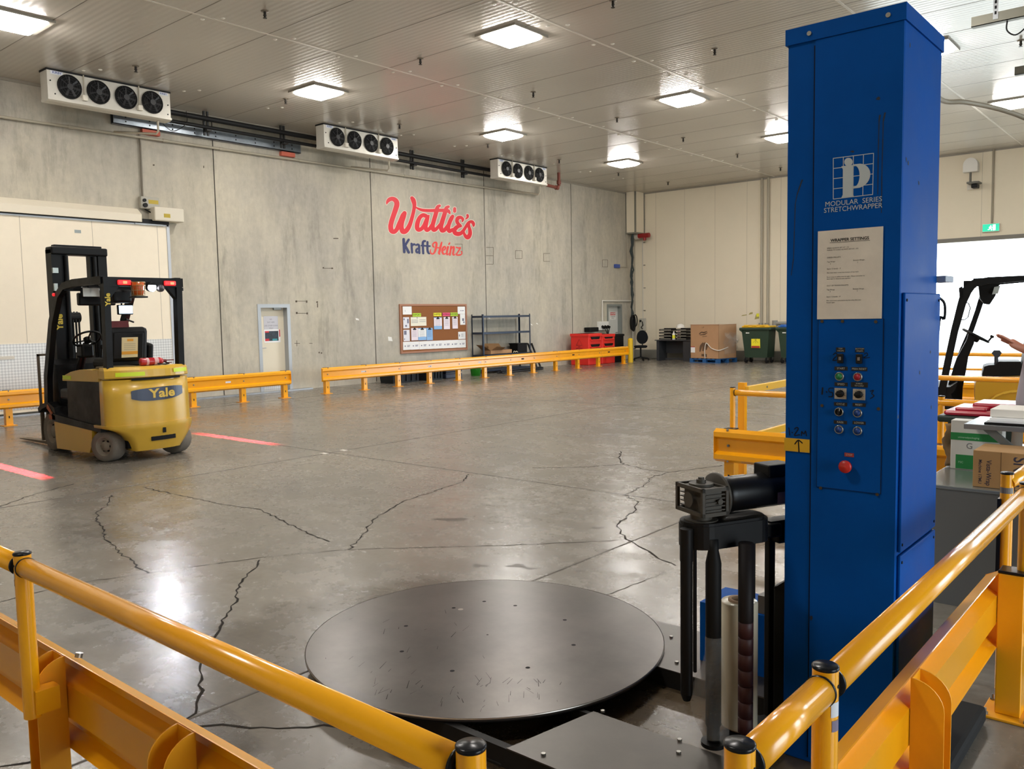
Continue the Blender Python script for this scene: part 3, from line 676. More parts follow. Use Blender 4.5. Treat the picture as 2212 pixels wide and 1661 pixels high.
KR = [[(612,992,24),(618,1110,24),(624,1228,24)], [(704,1002,22),(668,1060,22),(640,1110,22)], [(640,1110,22),(672,1170,24),(706,1236,24)],
 [(757,1075,20),(762,1150,20),(768,1238,20)], [(768,1120,16),(785,1092,20),(812,1088,20)],
 [(840,1102,16),(870,1090,20),(894,1112,22),(898,1180,22),(902,1248,20)], [(892,1160,16),(858,1172,18),(842,1205,20),(860,1236,20),(892,1222,16)],
 [(1008,1028,18),(980,1030,20),(966,1062,22),(968,1150,20),(973,1252,20)], [(940,1110,16),(1005,1114,16)],
 [(1050,1045,20),(1050,1120,20),(1052,1200,20),(1068,1242,20),(1088,1260,12)], [(1022,1116,16),(1094,1120,16)]]
HZ = [[(1172,1140,10),(1152,1120,14),(1150,1082,13),(1178,1055,14),(1210,1054,16),(1216,1090,20),(1205,1160,21),(1180,1232,18),(1145,1264,13),(1114,1248,12),(1102,1210,9),(1112,1180,7)],
 [(1312,1052,14),(1296,1110,20),(1278,1190,21),(1262,1248,20),(1278,1268,10)], [(1212,1148,11),(1285,1152,11)],
 [(1322,1196,9),(1356,1192,11),(1382,1156,15),(1368,1128,13),(1340,1146,17),(1322,1205,20),(1338,1258,18),(1372,1262,10),(1395,1238,6)],
 [(1428,1136,20),(1412,1200,20),(1406,1262,18),(1424,1276,11),(1445,1252,6)], [(1444,1085,15),(1458,1062,13)],
 [(1484,1130,17),(1474,1200,18),(1462,1282,17)], [(1478,1190,10),(1512,1142,14),(1536,1140,17),(1530,1200,18),(1520,1262,18),(1538,1286,10),(1560,1262,6)],
 [(1582,1142,13),(1620,1154,13),(1655,1150,12),(1620,1210,13),(1582,1276,13),(1630,1284,14),(1672,1272,11),(1684,1240,10),(1668,1214,9)]]
t = thing('painted_lettering', 'smaller painted "KraftHeinz" lettering in navy and red below the large red script', 'wall sign', W(932, 535, X0))
mb = MB(); strokes(mb, KR, wf(.005)); mb.build('navy_word', mat('lettering_navy', (28, 36, 90), .35), t, True)
mb = MB(); strokes(mb, HZ, wf(.005)); mb.build('red_word', mat('lettering_orange_red', (226, 58, 50), .35), t, True)

# ---------------------------------------------------------------- notice board
def quadw(px, py, x): return W(px, py, x)
xb = X0+.03
t = thing('notice_board', 'cork notice board with pinned papers in a wooden frame', 'notice board', W(937, 710, X0))
TL, TR, BR, BL = [W(*q, xb) for q in ((867, 660), (1005, 661), (1007, 752), (868, 760))]
ya, yb = (TL.y+BL.y)/2, (TR.y+BR.y)/2; z1 = (TL.z+TR.z)/2; z0 = (BL.z+BR.z)/2
MB().box((X0, ya, z0), (xb, yb, z1)).build('cork_panel', mat('cork', (140, 88, 48), .9, var=.08, scale=60), t, True)
mb = MB()
for lo, hi in (((X0, ya-.05, z0-.05), (xb+.015, ya, z1+.05)), ((X0, yb, z0-.05), (xb+.015, yb+.05, z1+.05)), ((X0, ya, z0-.05), (xb+.015, yb, z0)), ((X0, ya, z1), (xb+.015, yb, z1+.05))): mb.box(lo, hi)
mb.build('frame', mat('board_frame', (168, 118, 92), .6), t, True)
# coordinates inside the board from the close view: (0..1 across, 0..1 down)
def bp(u, v, x=xb): return Vector((x, ya+(yb-ya)*u, z1+(z0-z1)*v))
def bu(px, py):    # close-view pixel (scale 7.55, origin 860,640) -> u, v
    q = W(860+px/7.552, 640+py/7.552, xb); return ((q.y-ya)/(yb-ya), (q.z-z1)/(z0-z1))
nx = [0.003]
def sheet(name, x0, y0, x1, y1, m, label, cat, group, marks=(), bend=0.0):
    nx[0] += .0006; x = xb + nx[0]
    u0, v0 = bu(x0, y0); u1, _ = bu(x1, y0); _, v1 = bu(x0, y1)
    a, b_ = bp(u0, v0, x), bp(u1, v1, x)
    o = thing(name, label, cat, ((x), (a.y+b_.y)/2, (a.z+b_.z)/2), 0, group)
    MB().box((x-.0015, a.y, b_.z), (x, b_.y, a.z)).build('sheet', m, o, True)
    if marks:
        mb = MB()
        for (s, t_, w, h) in marks:
            yy, zz = a.y+(b_.y-a.y)*s, a.z+(b_.z-a.z)*t_
            mb.quad((x+.0008, yy, zz), (x+.0008, yy+(b_.y-a.y)*w, zz), (x+.0008, yy+(b_.y-a.y)*w, zz+(b_.z-a.z)*h), (x+.0008, yy, zz+(b_.z-a.z)*h))
        mb.build('print', mat('faint_print', (120, 120, 140), .8), o, True)
    return o, a, b_, x
M_BLUEP = mat('paper_blue', (140, 184, 230), .7); M_GRP = mat('paper_green', (186, 222, 70), .7); M_YLP = mat('paper_yellow', (236, 232, 60), .7); M_PKP = mat('paper_pink', (236, 90, 130), .7)
M_PINKW = mat('paper_pinkish', (236, 224, 232), .7); M_PHOTO = mat('photo_print', (226, 226, 234), .6)
txt = [(.25, .45, .2, .06), (.55, .35, .3, .06), (.55, .5, .25, .05)]
PAPERS = [
 (72,165,218,298,M_PAPER,'white sheet pinned in the top left corner of the board',[(.25,.45,.03,.2)]),
 (968,168,1088,288,M_PAPER,'white sheet pinned in the top right corner of the board',[(.38,.5,.12,.12),(.62,.5,.18,.12)]),
 (1008,290,1090,465,M_PAPER,'white sheet with small pictures on the right side of the board',[(.4,.4,.35,.25),(.6,.7,.25,.15)]),
 (978,580,1096,700,M_PAPER,'white notice on the lower right of the board above the bottom row',[(.1,.35,.12,.3),(.4,.3,.3,.06),(.4,.55,.3,.06)]),
 (78,342,178,525,M_PHOTO,'upper photo sheet at the left side of the board',[(.05,.1,.2,.15),(.65,.15,.25,.4),(.3,.7,.3,.15)]),
 (82,548,184,735,M_PHOTO,'lower photo sheet at the left side of the board',[(.1,.08,.4,.35),(.1,.75,.12,.12)]),
 (200,340,456,486,mat('paper_cream', (236,232,214), .7),'wide cream double sheet under the green export card',[(.38,.05,.06,.1),(.05,.3,.4,.04),(.05,.45,.42,.04),(.05,.6,.4,.04),(.55,.3,.4,.04),(.55,.5,.4,.04)])]
for r in PAPERS: sheet('pinned_paper', r[0], r[1], r[2], r[3], r[4], r[5], 'paper', 'papers pinned on the notice board', r[6])
for k, (x0, lab) in enumerate(zip((76,208,343,470,592,722,845,975), ('first', 'second', 'third', 'fourth', 'fifth', 'sixth', 'seventh', 'last'))):
    yo = -5*k
    sheet('pinned_paper', x0, 745+yo, x0+133-(10 if k == 7 else 0), 878+yo*1.1, M_PAPER, '%s white sheet from the left in the bottom row of the board' % lab, 'paper', 'bottom row of white sheets on the notice board', [(.2,.45,.12,.16),(.5,.42,.35,.07),(.5,.55,.3,.07)])
for x0, y0, x1, y1, m, s in ((230,275,368,332,M_GRP,'EXPORT'), (572,270,700,325,M_YLP,'SHIPPED'), (720,268,840,323,M_PKP,'EXTERNAL'), (846,266,968,320,M_GRP,'INWARD')):
    o, a, b_, x = sheet('heading_card', x0, y0, x1, y1, m, '%s heading card reading %s on the cork board' % ({'EXPORT': 'green', 'SHIPPED': 'yellow', 'EXTERNAL': 'pink', 'INWARD': 'yellow-green'}[s], s), 'card', 'coloured heading cards')
    mb = MB(); text(mb, s, (x, (a.y+b_.y)/2, (a.z+b_.z)/2), (0, 1, 0), (0, 0, 1), .055 if len(s) < 8 else .043, bold=.01); mb.build('print', M_INK, o, True)
for x0, y0, x1, y1, m, extra, lab in ((576,345,706,540,M_PINKW,1,'clipboard with pink and blue sheets under the yellow card'), (735,340,836,538,M_PINKW,0,'clipboard under the pink card'), (876,335,965,528,M_PINKW,0,'clipboard under the right green card'),
   (205,520,315,722,M_PINKW,0,'lower left clipboard with a pale sheet'), (318,520,450,720,M_PAPER,2,'lower middle clipboard with a printed sheet over blue'), (455,518,555,718,M_BLUEP,0,'lower right clipboard with a blue sheet')):
    o, a, b_, x = sheet('clipboard', x0, y0, x1, y1, M_BLUEP if extra else m, lab, 'clipboard', 'clipboards on the notice board')
    if extra: MB().box((x, a.y-.0, b_.z+(a.z-b_.z)*.28), (x+.002, b_.y, a.z-.02)).build('top_sheet', m, o, True)
    yc = (a.y+b_.y)/2
    MB().bbox((x, yc-.06, a.z-.05), (x+.012, yc+.06, a.z-.02), .004).bbox((x, yc-.03, a.z-.03), (x+.012, yc+.03, a.z+.01), .004).build('clip', M_BLK, o, True)
    mb = MB()
    for k in range(5): mb.quad(*[(x+.0026, a.y+(b_.y-a.y)*s_, a.z-.09-k*.035-dz_) for s_, dz_ in ((.15, 0), (.8, 0), (.8, .006), (.15, .006))])
    mb.build('print', mat('faint_print', (120, 120, 140), .8), o, True)

# notices on the doors
xd = X0-.143
a, b_ = W(569, 683, xd), W(601, 711, xd)
t = thing('door_notice', 'silver printed notice on the cream door, upper of the two', 'notice', (xd, (a.y+b_.y)/2, (a.z+b_.z)/2), 0)
MB().box((xd, a.y, b_.z), (xd+.002, b_.y, a.z)).build('sheet', mat('silver_sheet', (192, 188, 192), .3, .3), t, True)
mb = MB()
for s, z in (('NO', .08), ('EXIT HERE', .01), ('USE OTHER DOOR', -.07), ('ONLY', -.13)): text(mb, s, (xd+.002, (a.y+b_.y)/2, (a.z+b_.z)/2+z), (0, 1, 0), (0, 0, 1), .03)
mb.build('print', mat('grey_print', (110, 104, 112), .7), t, True)
a, b_ = W(570, 712, xd), W(606, 739, xd)
t = thing('door_notice', 'dark picture poster with white border and red tab on the cream door', 'poster', (xd, (a.y+b_.y)/2, (a.z+b_.z)/2), 0)
MB().box((xd, a.y, b_.z), (xd+.002, b_.y, a.z)).build('sheet', M_PAPER, t, True)
w_, h_ = b_.y-a.y, a.z-b_.z
def pr(mb, u0, v0, u1, v1, k=.0026): mb.quad((xd+k, a.y+w_*u0, a.z-h_*v0), (xd+k, a.y+w_*u1, a.z-h_*v0), (xd+k, a.y+w_*u1, a.z-h_*v1), (xd+k, a.y+w_*u0, a.z-h_*v1))
mb = MB(); pr(mb, .05, .12, .88, .88); mb.build('dark_picture', mat('poster_dark', (44, 54, 66), .5, var=.5, scale=14), t, True)
mb = MB(); pr(mb, .05, .12, .3, .24, .003); pr(mb, .05, .7, .3, .88, .003); pr(mb, .93, .02, .99, .58, .003); mb.build('red_area', mat('poster_red', (200, 40, 50), .5), t, True)
mb = MB(); pr(mb, .5, .72, .8, .86, .0032); mb.build('teal_area', mat('poster_teal', (60, 150, 160), .5), t, True)
xe = X0-.13
a, b_ = W(1317, 674, xe), W(1330, 690, xe)
t = thing('danger_sign', 'small white danger sign with red heading on the far grey door', 'sign', (xe, (a.y+b_.y)/2, (a.z+b_.z)/2))
MB().box((xe, a.y, b_.z), (xe+.004, b_.y, a.z)).build('plate', M_WHITE, t, True)
w_, h_ = b_.y-a.y, a.z-b_.z
MB().box((xe+.004, a.y+w_*.05, a.z-h_*.42), (xe+.005, b_.y-w_*.05, a.z-h_*.04)).build('red_heading', mat('sign_red', (190, 30, 36), .4), t, True)
mb = MB(); text(mb, 'DANGER', (xe+.005, (a.y+b_.y)/2, a.z-h_*.23), (0, 1, 0), (0, 0, 1), .06, bold=.02); mb.build('heading_print', M_WHITE, t, True)
mb = MB(); text(mb, 'CONFINED', (xe+.004, (a.y+b_.y)/2, a.z-h_*.6), (0, 1, 0), (0, 0, 1), .045); text(mb, 'SPACE', (xe+.004, (a.y+b_.y)/2, a.z-h_*.82), (0, 1, 0), (0, 0, 1), .045); mb.build('print', M_INK, t, True)

# ---------------------------------------------------------------- far corner fittings
tag(MB().bbox((X0, W(1330,575).y-.13, W(1330,575).z-.07), (X0+.12, W(1330,575).y+.13, W(1330,575).z+.07), .02).build('beacon_box', mat('siren_blue', (60, 84, 160), .4)), 'small blue beacon box on the concrete wall near the far corner', 'beacon')
y1_, y2_ = W(1353, 540).y, W(1330, 575).y
tag(MB().tube([(X0+.03, y1_, zb), (X0+.03, y1_, W(1353, 577).z), (X0+.03, y2_+.1, W(1340, 577).z)], .022, 6).build('conduit', M_PVC), 'thin cream conduit from the corner boxing to the blue beacon', 'conduit')
ya_, yb_ = W(1299, 680).y, W(1357, 680).y; zt_ = W(1330, 650).z
tag(MB().tube([(X0+.04, ya_, W(1299, 702).z), (X0+.04, ya_, zt_), (X0+.04, W(1357, 650).y, zt_)], .03, 8).tube([(X0+.04, W(1364, 650).y, .0), (X0+.04, W(1364, 650).y, zt_), (X0+.04, W(1357, 650).y, zt_)], .03, 8).build('conduit', mat('conduit_white', (214, 210, 200), .5)), 'white conduit looping over the far grey door', 'conduit')
t = thing('socket_bank', 'white three-way power socket bank on the wall beside the far grey door', 'power sockets', W(1299, 704))
a = W(1299, 704)
MB().bbox((X0, a.y-.28, a.z-.15), (X0+.1, a.y+.33, a.z+.16), .01).build('housing', M_WHITE, t, True)
for k in range(3):
    MB().cyl((X0+.1, a.y-.1+.17*k, a.z-.02), (X0+.2, a.y-.1+.17*k, a.z-.06), .05).build('plug', M_BLK, t, True)
mb = MB()
for k in range(3): mb.tube([(X0+.2, a.y-.1+.17*k, a.z-.06), (X0+.22, a.y+.1, a.z-.35), (X0+.2, a.y-.1, a.z-.5), (X0+.15, a.y-.5-.1*k, a.z-.65)], .015, 6)
mb.build('cable', M_BLK, t, True)
# hanging chain and cable bundle below the boxing
pz = lambda py: W(1360, py, X0+.25).z
yh = yA+.02
t = thing('hoist_cable', 'dark cable and chain bundle hanging from the corner boxing, coiled at its end', 'cable', (X0+.25, yh, 1.6))
mb = MB(); rr = random.Random(5)
for s in range(3):
    mb.tube([(X0+.25+rr.uniform(-.04, .04), yh+rr.uniform(-.06, .06), zb+(pz(690)-zb)*k/14) for k in range(15)], .028, 6)
mb.build('bundle', mat('cable_green_black', (40, 52, 52), .6), t, True)
mb = MB()
for s in range(4): mb.tube([(X0+.25+.03*s, yh-.06+(.08+.015*s)*math.cos(a_*PI/9), pz(698)+(.24+.02*s)*math.sin(a_*PI/9)) for a_ in range(19)], .022, 6)
mb.tube([(X0+.25, yh+.20+.14*math.cos(a_*PI/9), pz(693)+.22*math.sin(a_*PI/9)) for a_ in range(19)], .022, 6)
mb.build('coil', M_BLK, t, True)
t = thing('red_valve', 'small red pump valve under the corner boxing', 'valve', (X0+.6, yA+.3, zb))
MB().cyl((X0+.35, yA+.35, zb-.12), (X0+.8, yA+.35, zb-.12), .09).cyl((X0+.6, yA+.35, zb-.05), (X0+.6, yA+.35, zb-.3), .06).build('body', mat('valve_red', (150, 34, 34), .4), t, True)
MB().cyl((X0+.2, yA+.35, zb-.12), (X0+.35, yA+.35, zb-.12), .12).build('wheel', mat('valve_white', (190, 186, 176), .4), t, True)
t = thing('intercom_box', 'grey intercom box with hanging cable on the back wall beside the corner', 'intercom', B(1390, 700))
a = B(1390, 700)
MB().bbox((a.x-.13, Y1-.1, a.z-.25), (a.x+.13, Y1-.001, a.z+.22), .02).build('housing', mat('intercom_grey', (190, 186, 172), .5), t, True)
MB().cyl((a.x-.06, Y1-.13, a.z+.12), (a.x-.06, Y1-.1, a.z+.12), .04).tube([(a.x+.02, Y1-.12, a.z+.1), (a.x+.05, Y1-.13, a.z-.05), (a.x-.03, Y1-.13, a.z-.12), (a.x+.04, Y1-.12, a.z-.18)], .018, 6).build('handset', M_BLK, t, True)
MB().tube([(a.x, Y1-.03, a.z+.2), (a.x, Y1-.03, zb)], .015, 6).build('conduit', mat('conduit_white', (214, 210, 200), .5), t, True)
mb = MB()
for k in range(6): mb.box((a.x+.03, Y1-.04, a.z+.5+k*.85), (a.x+.1, Y1-.001, a.z+.53+k*.85))
mb.build('clip', M_BOLT, t, True, each=True)
for px, lab in ((1647, 'left'), (1660.5, 'right')):
    x = B(px, 540).x; t = thing('conduit_pipe', '%s of the two cream conduits running down the back wall behind the bins' % lab, 'conduit', (x, Y1, 1), 0, 'conduits on the back wall')
    MB().tube([(x, Y1-.06, ZC-.01), (x, Y1-.06, 1.3)], .045, 8).build('pipe', M_PVC, t, True)
    MB().cyl((x, Y1-.115, 1.3), (x, Y1-.115, 1.05), .07, .10).build('bell_end', mat('pipe_grey', (150, 148, 140), .5), t, True)
a = B(1684, 698)
tag(MB().tube([(a.x, Y1-.35, a.z), (a.x+.8, Y1-.35, a.z)], .06, 10).cyl((a.x-.02, Y1-.35, a.z-.1), (a.x-.02, Y1-.35, a.z+.1), .09).tube([(a.x, Y1-.35, a.z), (a.x, Y1, a.z)], .05, 8).build('valve_pipe', mat('pipe_grey', (150, 148, 140), .5)), 'short grey pipe with a valve end above the blue-lidded bin', 'pipe')

# ---------------------------------------------------------------- right part of the back wall
a = B(2100, 358)
t = thing('antenna_box', 'white dome-topped antenna box high on the back wall above the doorway', 'antenna', a)
h = MB(); R_ = .19
h.prism([(a.x-R_, Y1-.25, a.z-.20)]+[(a.x-R_*math.cos(k*PI/10), Y1-.25, a.z+R_*math.sin(k*PI/10)*1.05) for k in range(11)]+[(a.x+R_, Y1-.25, a.z-.20)], (0, .25, 0)).build('housing', M_WHITE, t, True)
a = B(2106, 400)
t = thing('sensor_unit', 'small bracketed sensor head below the white antenna', 'sensor', a)
MB().box((a.x-.19, Y1-.08, a.z-.12), (a.x+.02, Y1, a.z+.12)).build('bracket', mat('box_cream', (220, 214, 200), .4), t, True)
MB().tube([(a.x-.08, Y1-.2, a.z+.35), (a.x-.08, Y1-.2, a.z+.05)], .03, 8).bbox((a.x-.12, Y1-.5, a.z-.0), (a.x+.2, Y1-.1, a.z+.05), .01).build('arm', mat('sensor_grey', (110, 108, 100), .5), t, True)
MB().bbox((a.x-.02, Y1-.4, a.z-.12), (a.x+.14, Y1-.1, a.z-.01), .02).build('sensor_head', M_BLK, t, True)
a, b_ = B(2146, 318), B(2143, 484)
tag(MB().tube([(b_.x, Y1-.03, ZC), (b_.x, Y1-.03, b_.z)], .028, 8).build('conduit', mat('conduit_tan', (158, 148, 130), .5)), 'thin tan conduit dropping to the green exit sign', 'conduit')
a, b_ = B(2124, 485), B(2160, 500)
t = thing('exit_sign', 'lit green and white exit sign above the bright doorway', 'exit sign', ((a.x+b_.x)/2, Y1-.1, (a.z+b_.z)/2))
z0, z1 = b_.z+.01, a.z
MB().box((a.x, Y1-.1, z0), (b_.x, Y1-.02, z1)).build('housing', M_WHITE, t, True)
MB().box((a.x+.005, Y1-.105, z0+.01), (b_.x-.005, Y1-.1, z1-.01)).build('lit_panel', mat('exit_green', (30, 190, 150), .4, emit=1.0), t, True)
mb = MB(); cx_, cz_ = (a.x+b_.x)/2, (z0+z1)/2; yy = Y1-.108
strokes(mb, [[(.00, .05, .016), (.002, .05, .016)], [(-.0, .03, .014), (-.015, -.02, .014)], [(-.015, -.02, .01), (.02, -.04, .01), (.015, -.075, .009)], [(-.015, -.02, .01), (-.04, -.05, .01), (-.07, -.05, .008)], [(0, .02, .008), (.035, .0, .008)], [(0, .02, .008), (-.035, .015, .008), (-.04, -.01, .007)]], lambda x, y: Vector((cx_+x, yy, cz_+y)))
mb.quad((cx_+.05, yy, cz_-.08), (cx_+.12, yy, cz_-.08), (cx_+.12, yy, cz_+.08), (cx_+.05, yy, cz_+.08))
mb.build('running_figure', mat('exit_white', (240, 255, 250), .4, emit=1.6), t, True)
# hanging cable rails in the bright part of the ceiling
a, b_ = G(2100, 48, 5.5), G(2212, 24, 5.5)
t = thing('hanging_rail', 'galvanised strut rail hung from the ceiling at the top right corner', 'rail', a, 0, 'hung strut rails')
MB().box((a.x, a.y-.05, 5.42), (a.x+3.4, a.y+.05, 5.43)).box((a.x, a.y-.05, 5.42), (a.x+3.4, a.y-.042, 5.55)).box((a.x, a.y+.042, 5.42), (a.x+3.4, a.y+.05, 5.55)).build('channel', mat('rail_galvanised', (140, 138, 126), .5, .4), t, True)
hx = G(2147, 30, 5.5).x
mb = MB().box((hx-.03, a.y-.058, 5.46), (hx+.03, a.y-.052, ZC)); mb.build('hanger', M_STEEL, t, True)
mb = MB()
for k in range(9): mb.box((hx-.012, a.y-.061, 5.52+k*.07), (hx+.012, a.y-.058, 5.56+k*.07))
mb.build('hanger_slot', M_INK, t, True, each=True)
cx_ = G(2195, 45, 5.4).x
MB().tube(smooth([(cx_-.1, a.y, 5.42), (cx_-.1, a.y, 5.30), (cx_, a.y, 5.22), (cx_+.12, a.y, 5.30), (cx_+.2, a.y, 5.44)]), .01, 6).build('looped_cable', M_BLK, t, True)
a = G(2193, 153, 5.5)
t = thing('hanging_rail', 'second strut rail hung lower at the right edge of the photo', 'rail', a, 0, 'hung strut rails')
MB().box((a.x, a.y-.05, 5.42), (a.x+2.5, a.y+.05, 5.43)).box((a.x, a.y-.05, 5.42), (a.x+2.5, a.y-.042, 5.55)).build('channel', mat('rail_dark', (96, 94, 84), .5, .4), t, True)
MB().box((a.x+1.5, a.y-.01, 5.5), (a.x+1.56, a.y+.01, ZC)).build('hanger', M_STEEL, t, True)

# ================================================================ YELLOW FORKLIFT
FX, FY = -10.9, 5.03
M_FY = mat('forklift_yellow', (200, 158, 48), .32, var=.05, scale=4, coat=.3)
M_FB = mat('forklift_black', (11, 11, 12), .42, rvar=.1)
M_FG = mat('forklift_dark_grey', (44, 44, 46), .5)
M_TYRE = mat('worn_tyre', (112, 104, 94), .85, var=.12, scale=9)
M_RIM = mat('dusty_rim', (132, 122, 108), .7, var=.15, scale=8)
fk = thing('forklift', 'yellow and black electric forklift with its mast away from the camera', 'forklift', (FX, FY, 0))
def side(poly, ya, yb): return [(x, ya, z) for x, z in poly], (0, yb-ya, 0)
# counterweight: rounded back, wheel arch cuts
def cw_section(z, grow=0.0, rx=.50, back=-10.02):
    # plan outline at height z, world coords, y range 4.5..5.56
    y0, y1 = 4.50-grow*.3, 5.56+grow*.3; xb = back+grow; pts = [(-10.34, y0)]
    n = 14
    for k in range(n+1):
        t = k/n; y = y0+(y1-y0)*t; s = abs(2*t-1)
        x = xb - .13*s**2.6 - .03*s*s; pts.append((x, y))
    pts.append((-10.34, y1)); return [Vector((x, y, z)) for x, y in pts]
mb = MB()
levels = [(.44, .0), (.52, .0), (.80, -.005), (1.0, -.015), (1.005, -.03)]
secs = [cw_section(z, g) for z, g in levels]; n = len(secs[0])
for s_ in secs: pass
vs = [v for s_ in secs for v in s_]; fs = [[i*n+k, i*n+(k+1) % n, (i+1)*n+(k+1) % n, (i+1)*n+k] for i in range(len(secs)-1) for k in range(n)]
mb.add(vs, fs, True); mb.add(vs, [list(range(n))[::-1], list(range((len(secs)-1)*n, len(secs)*n))])
# lower half between the rear wheels, slightly proud lip
low = []
for z, g, a, b in ((.455, .022, 4.48, 5.58), (.42, .022, 4.485, 5.58), (.395, .018, 4.57, 5.575), (.36, .01, 4.65, 5.565), (.30, -.005, 4.72, 5.53), (.22, -.025, 4.765, 5.46), (.12, -.06, 4.80, 5.38)):
    pts = [Vector((-10.5, a, z))]
    for k in range(15):
        t = k/14; y = a+(b-a)*t; s = abs((y-5.03)/.53); pts.append(Vector((-10.02+g-.13*s**2.6-.03*s*s, y, z)))
    pts.append(Vector((-10.5, b, z))); low.append(pts)
n2 = len(low[0]); vs = [v for s_ in low for v in s_]
mb.add(vs, [[i*n2+k, i*n2+(k+1) % n2, (i+1)*n2+(k+1) % n2, (i+1)*n2+k] for i in range(len(low)-1) for k in range(n2)], True); mb.add(vs, [list(range(n2))[::-1], list(range((len(low)-1)*n2, len(low)*n2))])
cw = mb.build('counterweight', M_FY, fk, True)
mb = MB()
secs = [cw_section(z, g) for z, g in ((1.018, -.02), (1.03, .0), (1.12, -.01), (1.155, -.05))]
vs = [v for s_ in secs for v in s_]
mb.add(vs, [[i*n+k, i*n+(k+1) % n, (i+1)*n+(k+1) % n, (i+1)*n+k] for i in range(3) for k in range(n)] + [list(range(n))[::-1], list(range(3*n, 4*n))])
mb.box((-10.75, 4.52, 1.0), (-10.3, 5.54, 1.11)); hood = mb.build('hood', M_FY, fk, True)
def cwx(y): s = abs((y-5.03)/.53); return -10.02-.13*s**2.6-.03*s*s
def on_cw(mb, y0, y1, z0f, z1f, k, n=12, g=0):
    L = []
    for i in range(n+1):
        y = y0+(y1-y0)*i/n; L.append((Vector((cwx(y)+k+g, y, z0f(i/n))), Vector((cwx(y)+k+g, y, z1f(i/n)))))
    for i in range(n): mb.quad(L[i][0], L[i+1][0], L[i+1][1], L[i][1])
mb = MB()
on_cw(mb, 4.75, 5.43, lambda t: .725+.045*abs(2*t-1)**3+.02*t, lambda t: .885+.02*t-.02*abs(2*t-1)**4, .003, 20)
bd = mb.build('badge', mat('badge_slate', (62, 68, 84), .3, .3), cw, True)
mb = MB()
yy0 = 4.96
tm = MB(); text(tm, 'Yale', (0, 0, 0), (1, 0, 0), (0, 1, 0), .105, 'LEFT', bold=.03)
x_max = max(v.x for v in tm.v); k = .34/x_max
mb.add([Vector((cwx(yy0+v.x*k)+.006, yy0+v.x*k, .815+v.y+.012*(v.x*k))) for v in tm.v], tm.f); mb.build('badge_lettering', mat('badge_gold', (214, 178, 74), .35), bd, True)
mb = MB(); on_cw(mb, 4.60, 4.92, lambda t: 1.045, lambda t: 1.095, .004); mb.build('reflective_band', mat('lime_reflective', (206, 226, 30), .4), hood, True)
mb = MB(); on_cw(mb, 5.30, 5.53, lambda t: 1.065, lambda t: 1.112, .004); mb.build('reflective_band', mat('lime_reflective', (206, 226, 30), .4), hood, True)
mb = MB(); on_cw(mb, 4.76, 5.40, lambda t: .992, lambda t: 1.02, .001); mb.build('hood_gap', M_INK, cw, True)
mb = MB(); on_cw(mb, 4.96, 5.29, lambda t: .235, lambda t: .295, -.008); mb.build('tow_slot', M_INK, cw, True)
mb = MB(); on_cw(mb, 5.10, 5.145, lambda t: .325, lambda t: .395, .016, 2); mb.build('pin_slot', M_INK, cw, True)
# wheels
def wheel(cx, cy, r, w, steer=0, nm='wheel', rimr=.62, front=False):
    M = Matrix.Translation((cx, cy, r)) @ Matrix.Rotation(steer, 4, 'Z')
    t = MB().lathe([(r*rimr, -w/2+.01), (r*.93, -w/2), (r, -w/2+.03), (r, w/2-.03), (r*.93, w/2), (r*rimr, w/2-.01), (r*rimr, -w/2+.01)], (0, 0, 0), (0, 1, 0), 40).xf(M).build(nm, M_TYRE, fk, True)
    h = MB()
    sgn = -1 if cy < FY else 1
    h.lathe([(0, sgn*(w/2-.03)), (r*.30, sgn*(w/2-.03)), (r*.32, sgn*(w/2-.06)), (r*rimr*.85, sgn*(w/2-.06)), (r*rimr*.96, sgn*(w/2-.01)), (r*rimr*1.02, sgn*(w/2-.01)), (r*rimr*1.02, -sgn*w/2.2), (0, -sgn*w/2.2)], (0, 0, 0), (0, 1, 0), 32)
    hub = h.xf(M).build('hub', M_RIM, t, True)
    b = MB()
    for k in range(6):
        a = k*PI/3; x, z = r*rimr*.55*math.cos(a), r*rimr*.55*math.sin(a)
        b.cyl((x, sgn*(w/2-.06), z), (x, sgn*(w/2-.045), z), r*.065, n=8)
    b.xf(M).build('wheel_nut', M_INK, hub, True, each=True)
wheel(-10.43, 4.62, .19, .20, .38, 'rear_wheel')
wheel(-10.36, 5.44, .19, .20, .38, 'rear_wheel')
wheel(-11.98, 4.66, .255, .22, 0, 'front_wheel')
wheel(-11.98, 5.40, .255, .22, 0, 'front_wheel')
# chassis sides
for ya, yb in ((4.50, 4.56), (5.50, 5.56)):
    p, e = side([(-11.68, .06), (-10.70, .09), (-10.62, .22), (-10.60, .40), (-11.72, .42), (-11.70, .2)], ya, yb); MB().prism(p, e).build('skirt_panel', M_FY, fk, True)
    p, e = side([(-11.76, .42), (-10.34, .37), (-10.34, .44), (-11.45, .50), (-11.76, .52)], ya-.01, yb+.01); MB().prism(p, e).build('sill', M_FB, fk, True)
    p, e = side([(-11.30, .47), (-10.34, .43), (-10.30, .98), (-11.27, .965)], ya+.01, yb-.005); MB().prism(p, e).build('side_door', M_FB, fk, True)
MB().box((-11.70, 4.56, .10), (-10.55, 5.50, .50)).box((-11.28, 4.56, .45), (-10.32, 5.50, .97)).box((-12.20, 4.78, .15), (-11.6, 5.28, .60)).box((-10.65, 4.75, .15), (-10.2, 5.32, .45)).build('chassis', mat('chassis_black', (14, 14, 15), .6), fk, True)
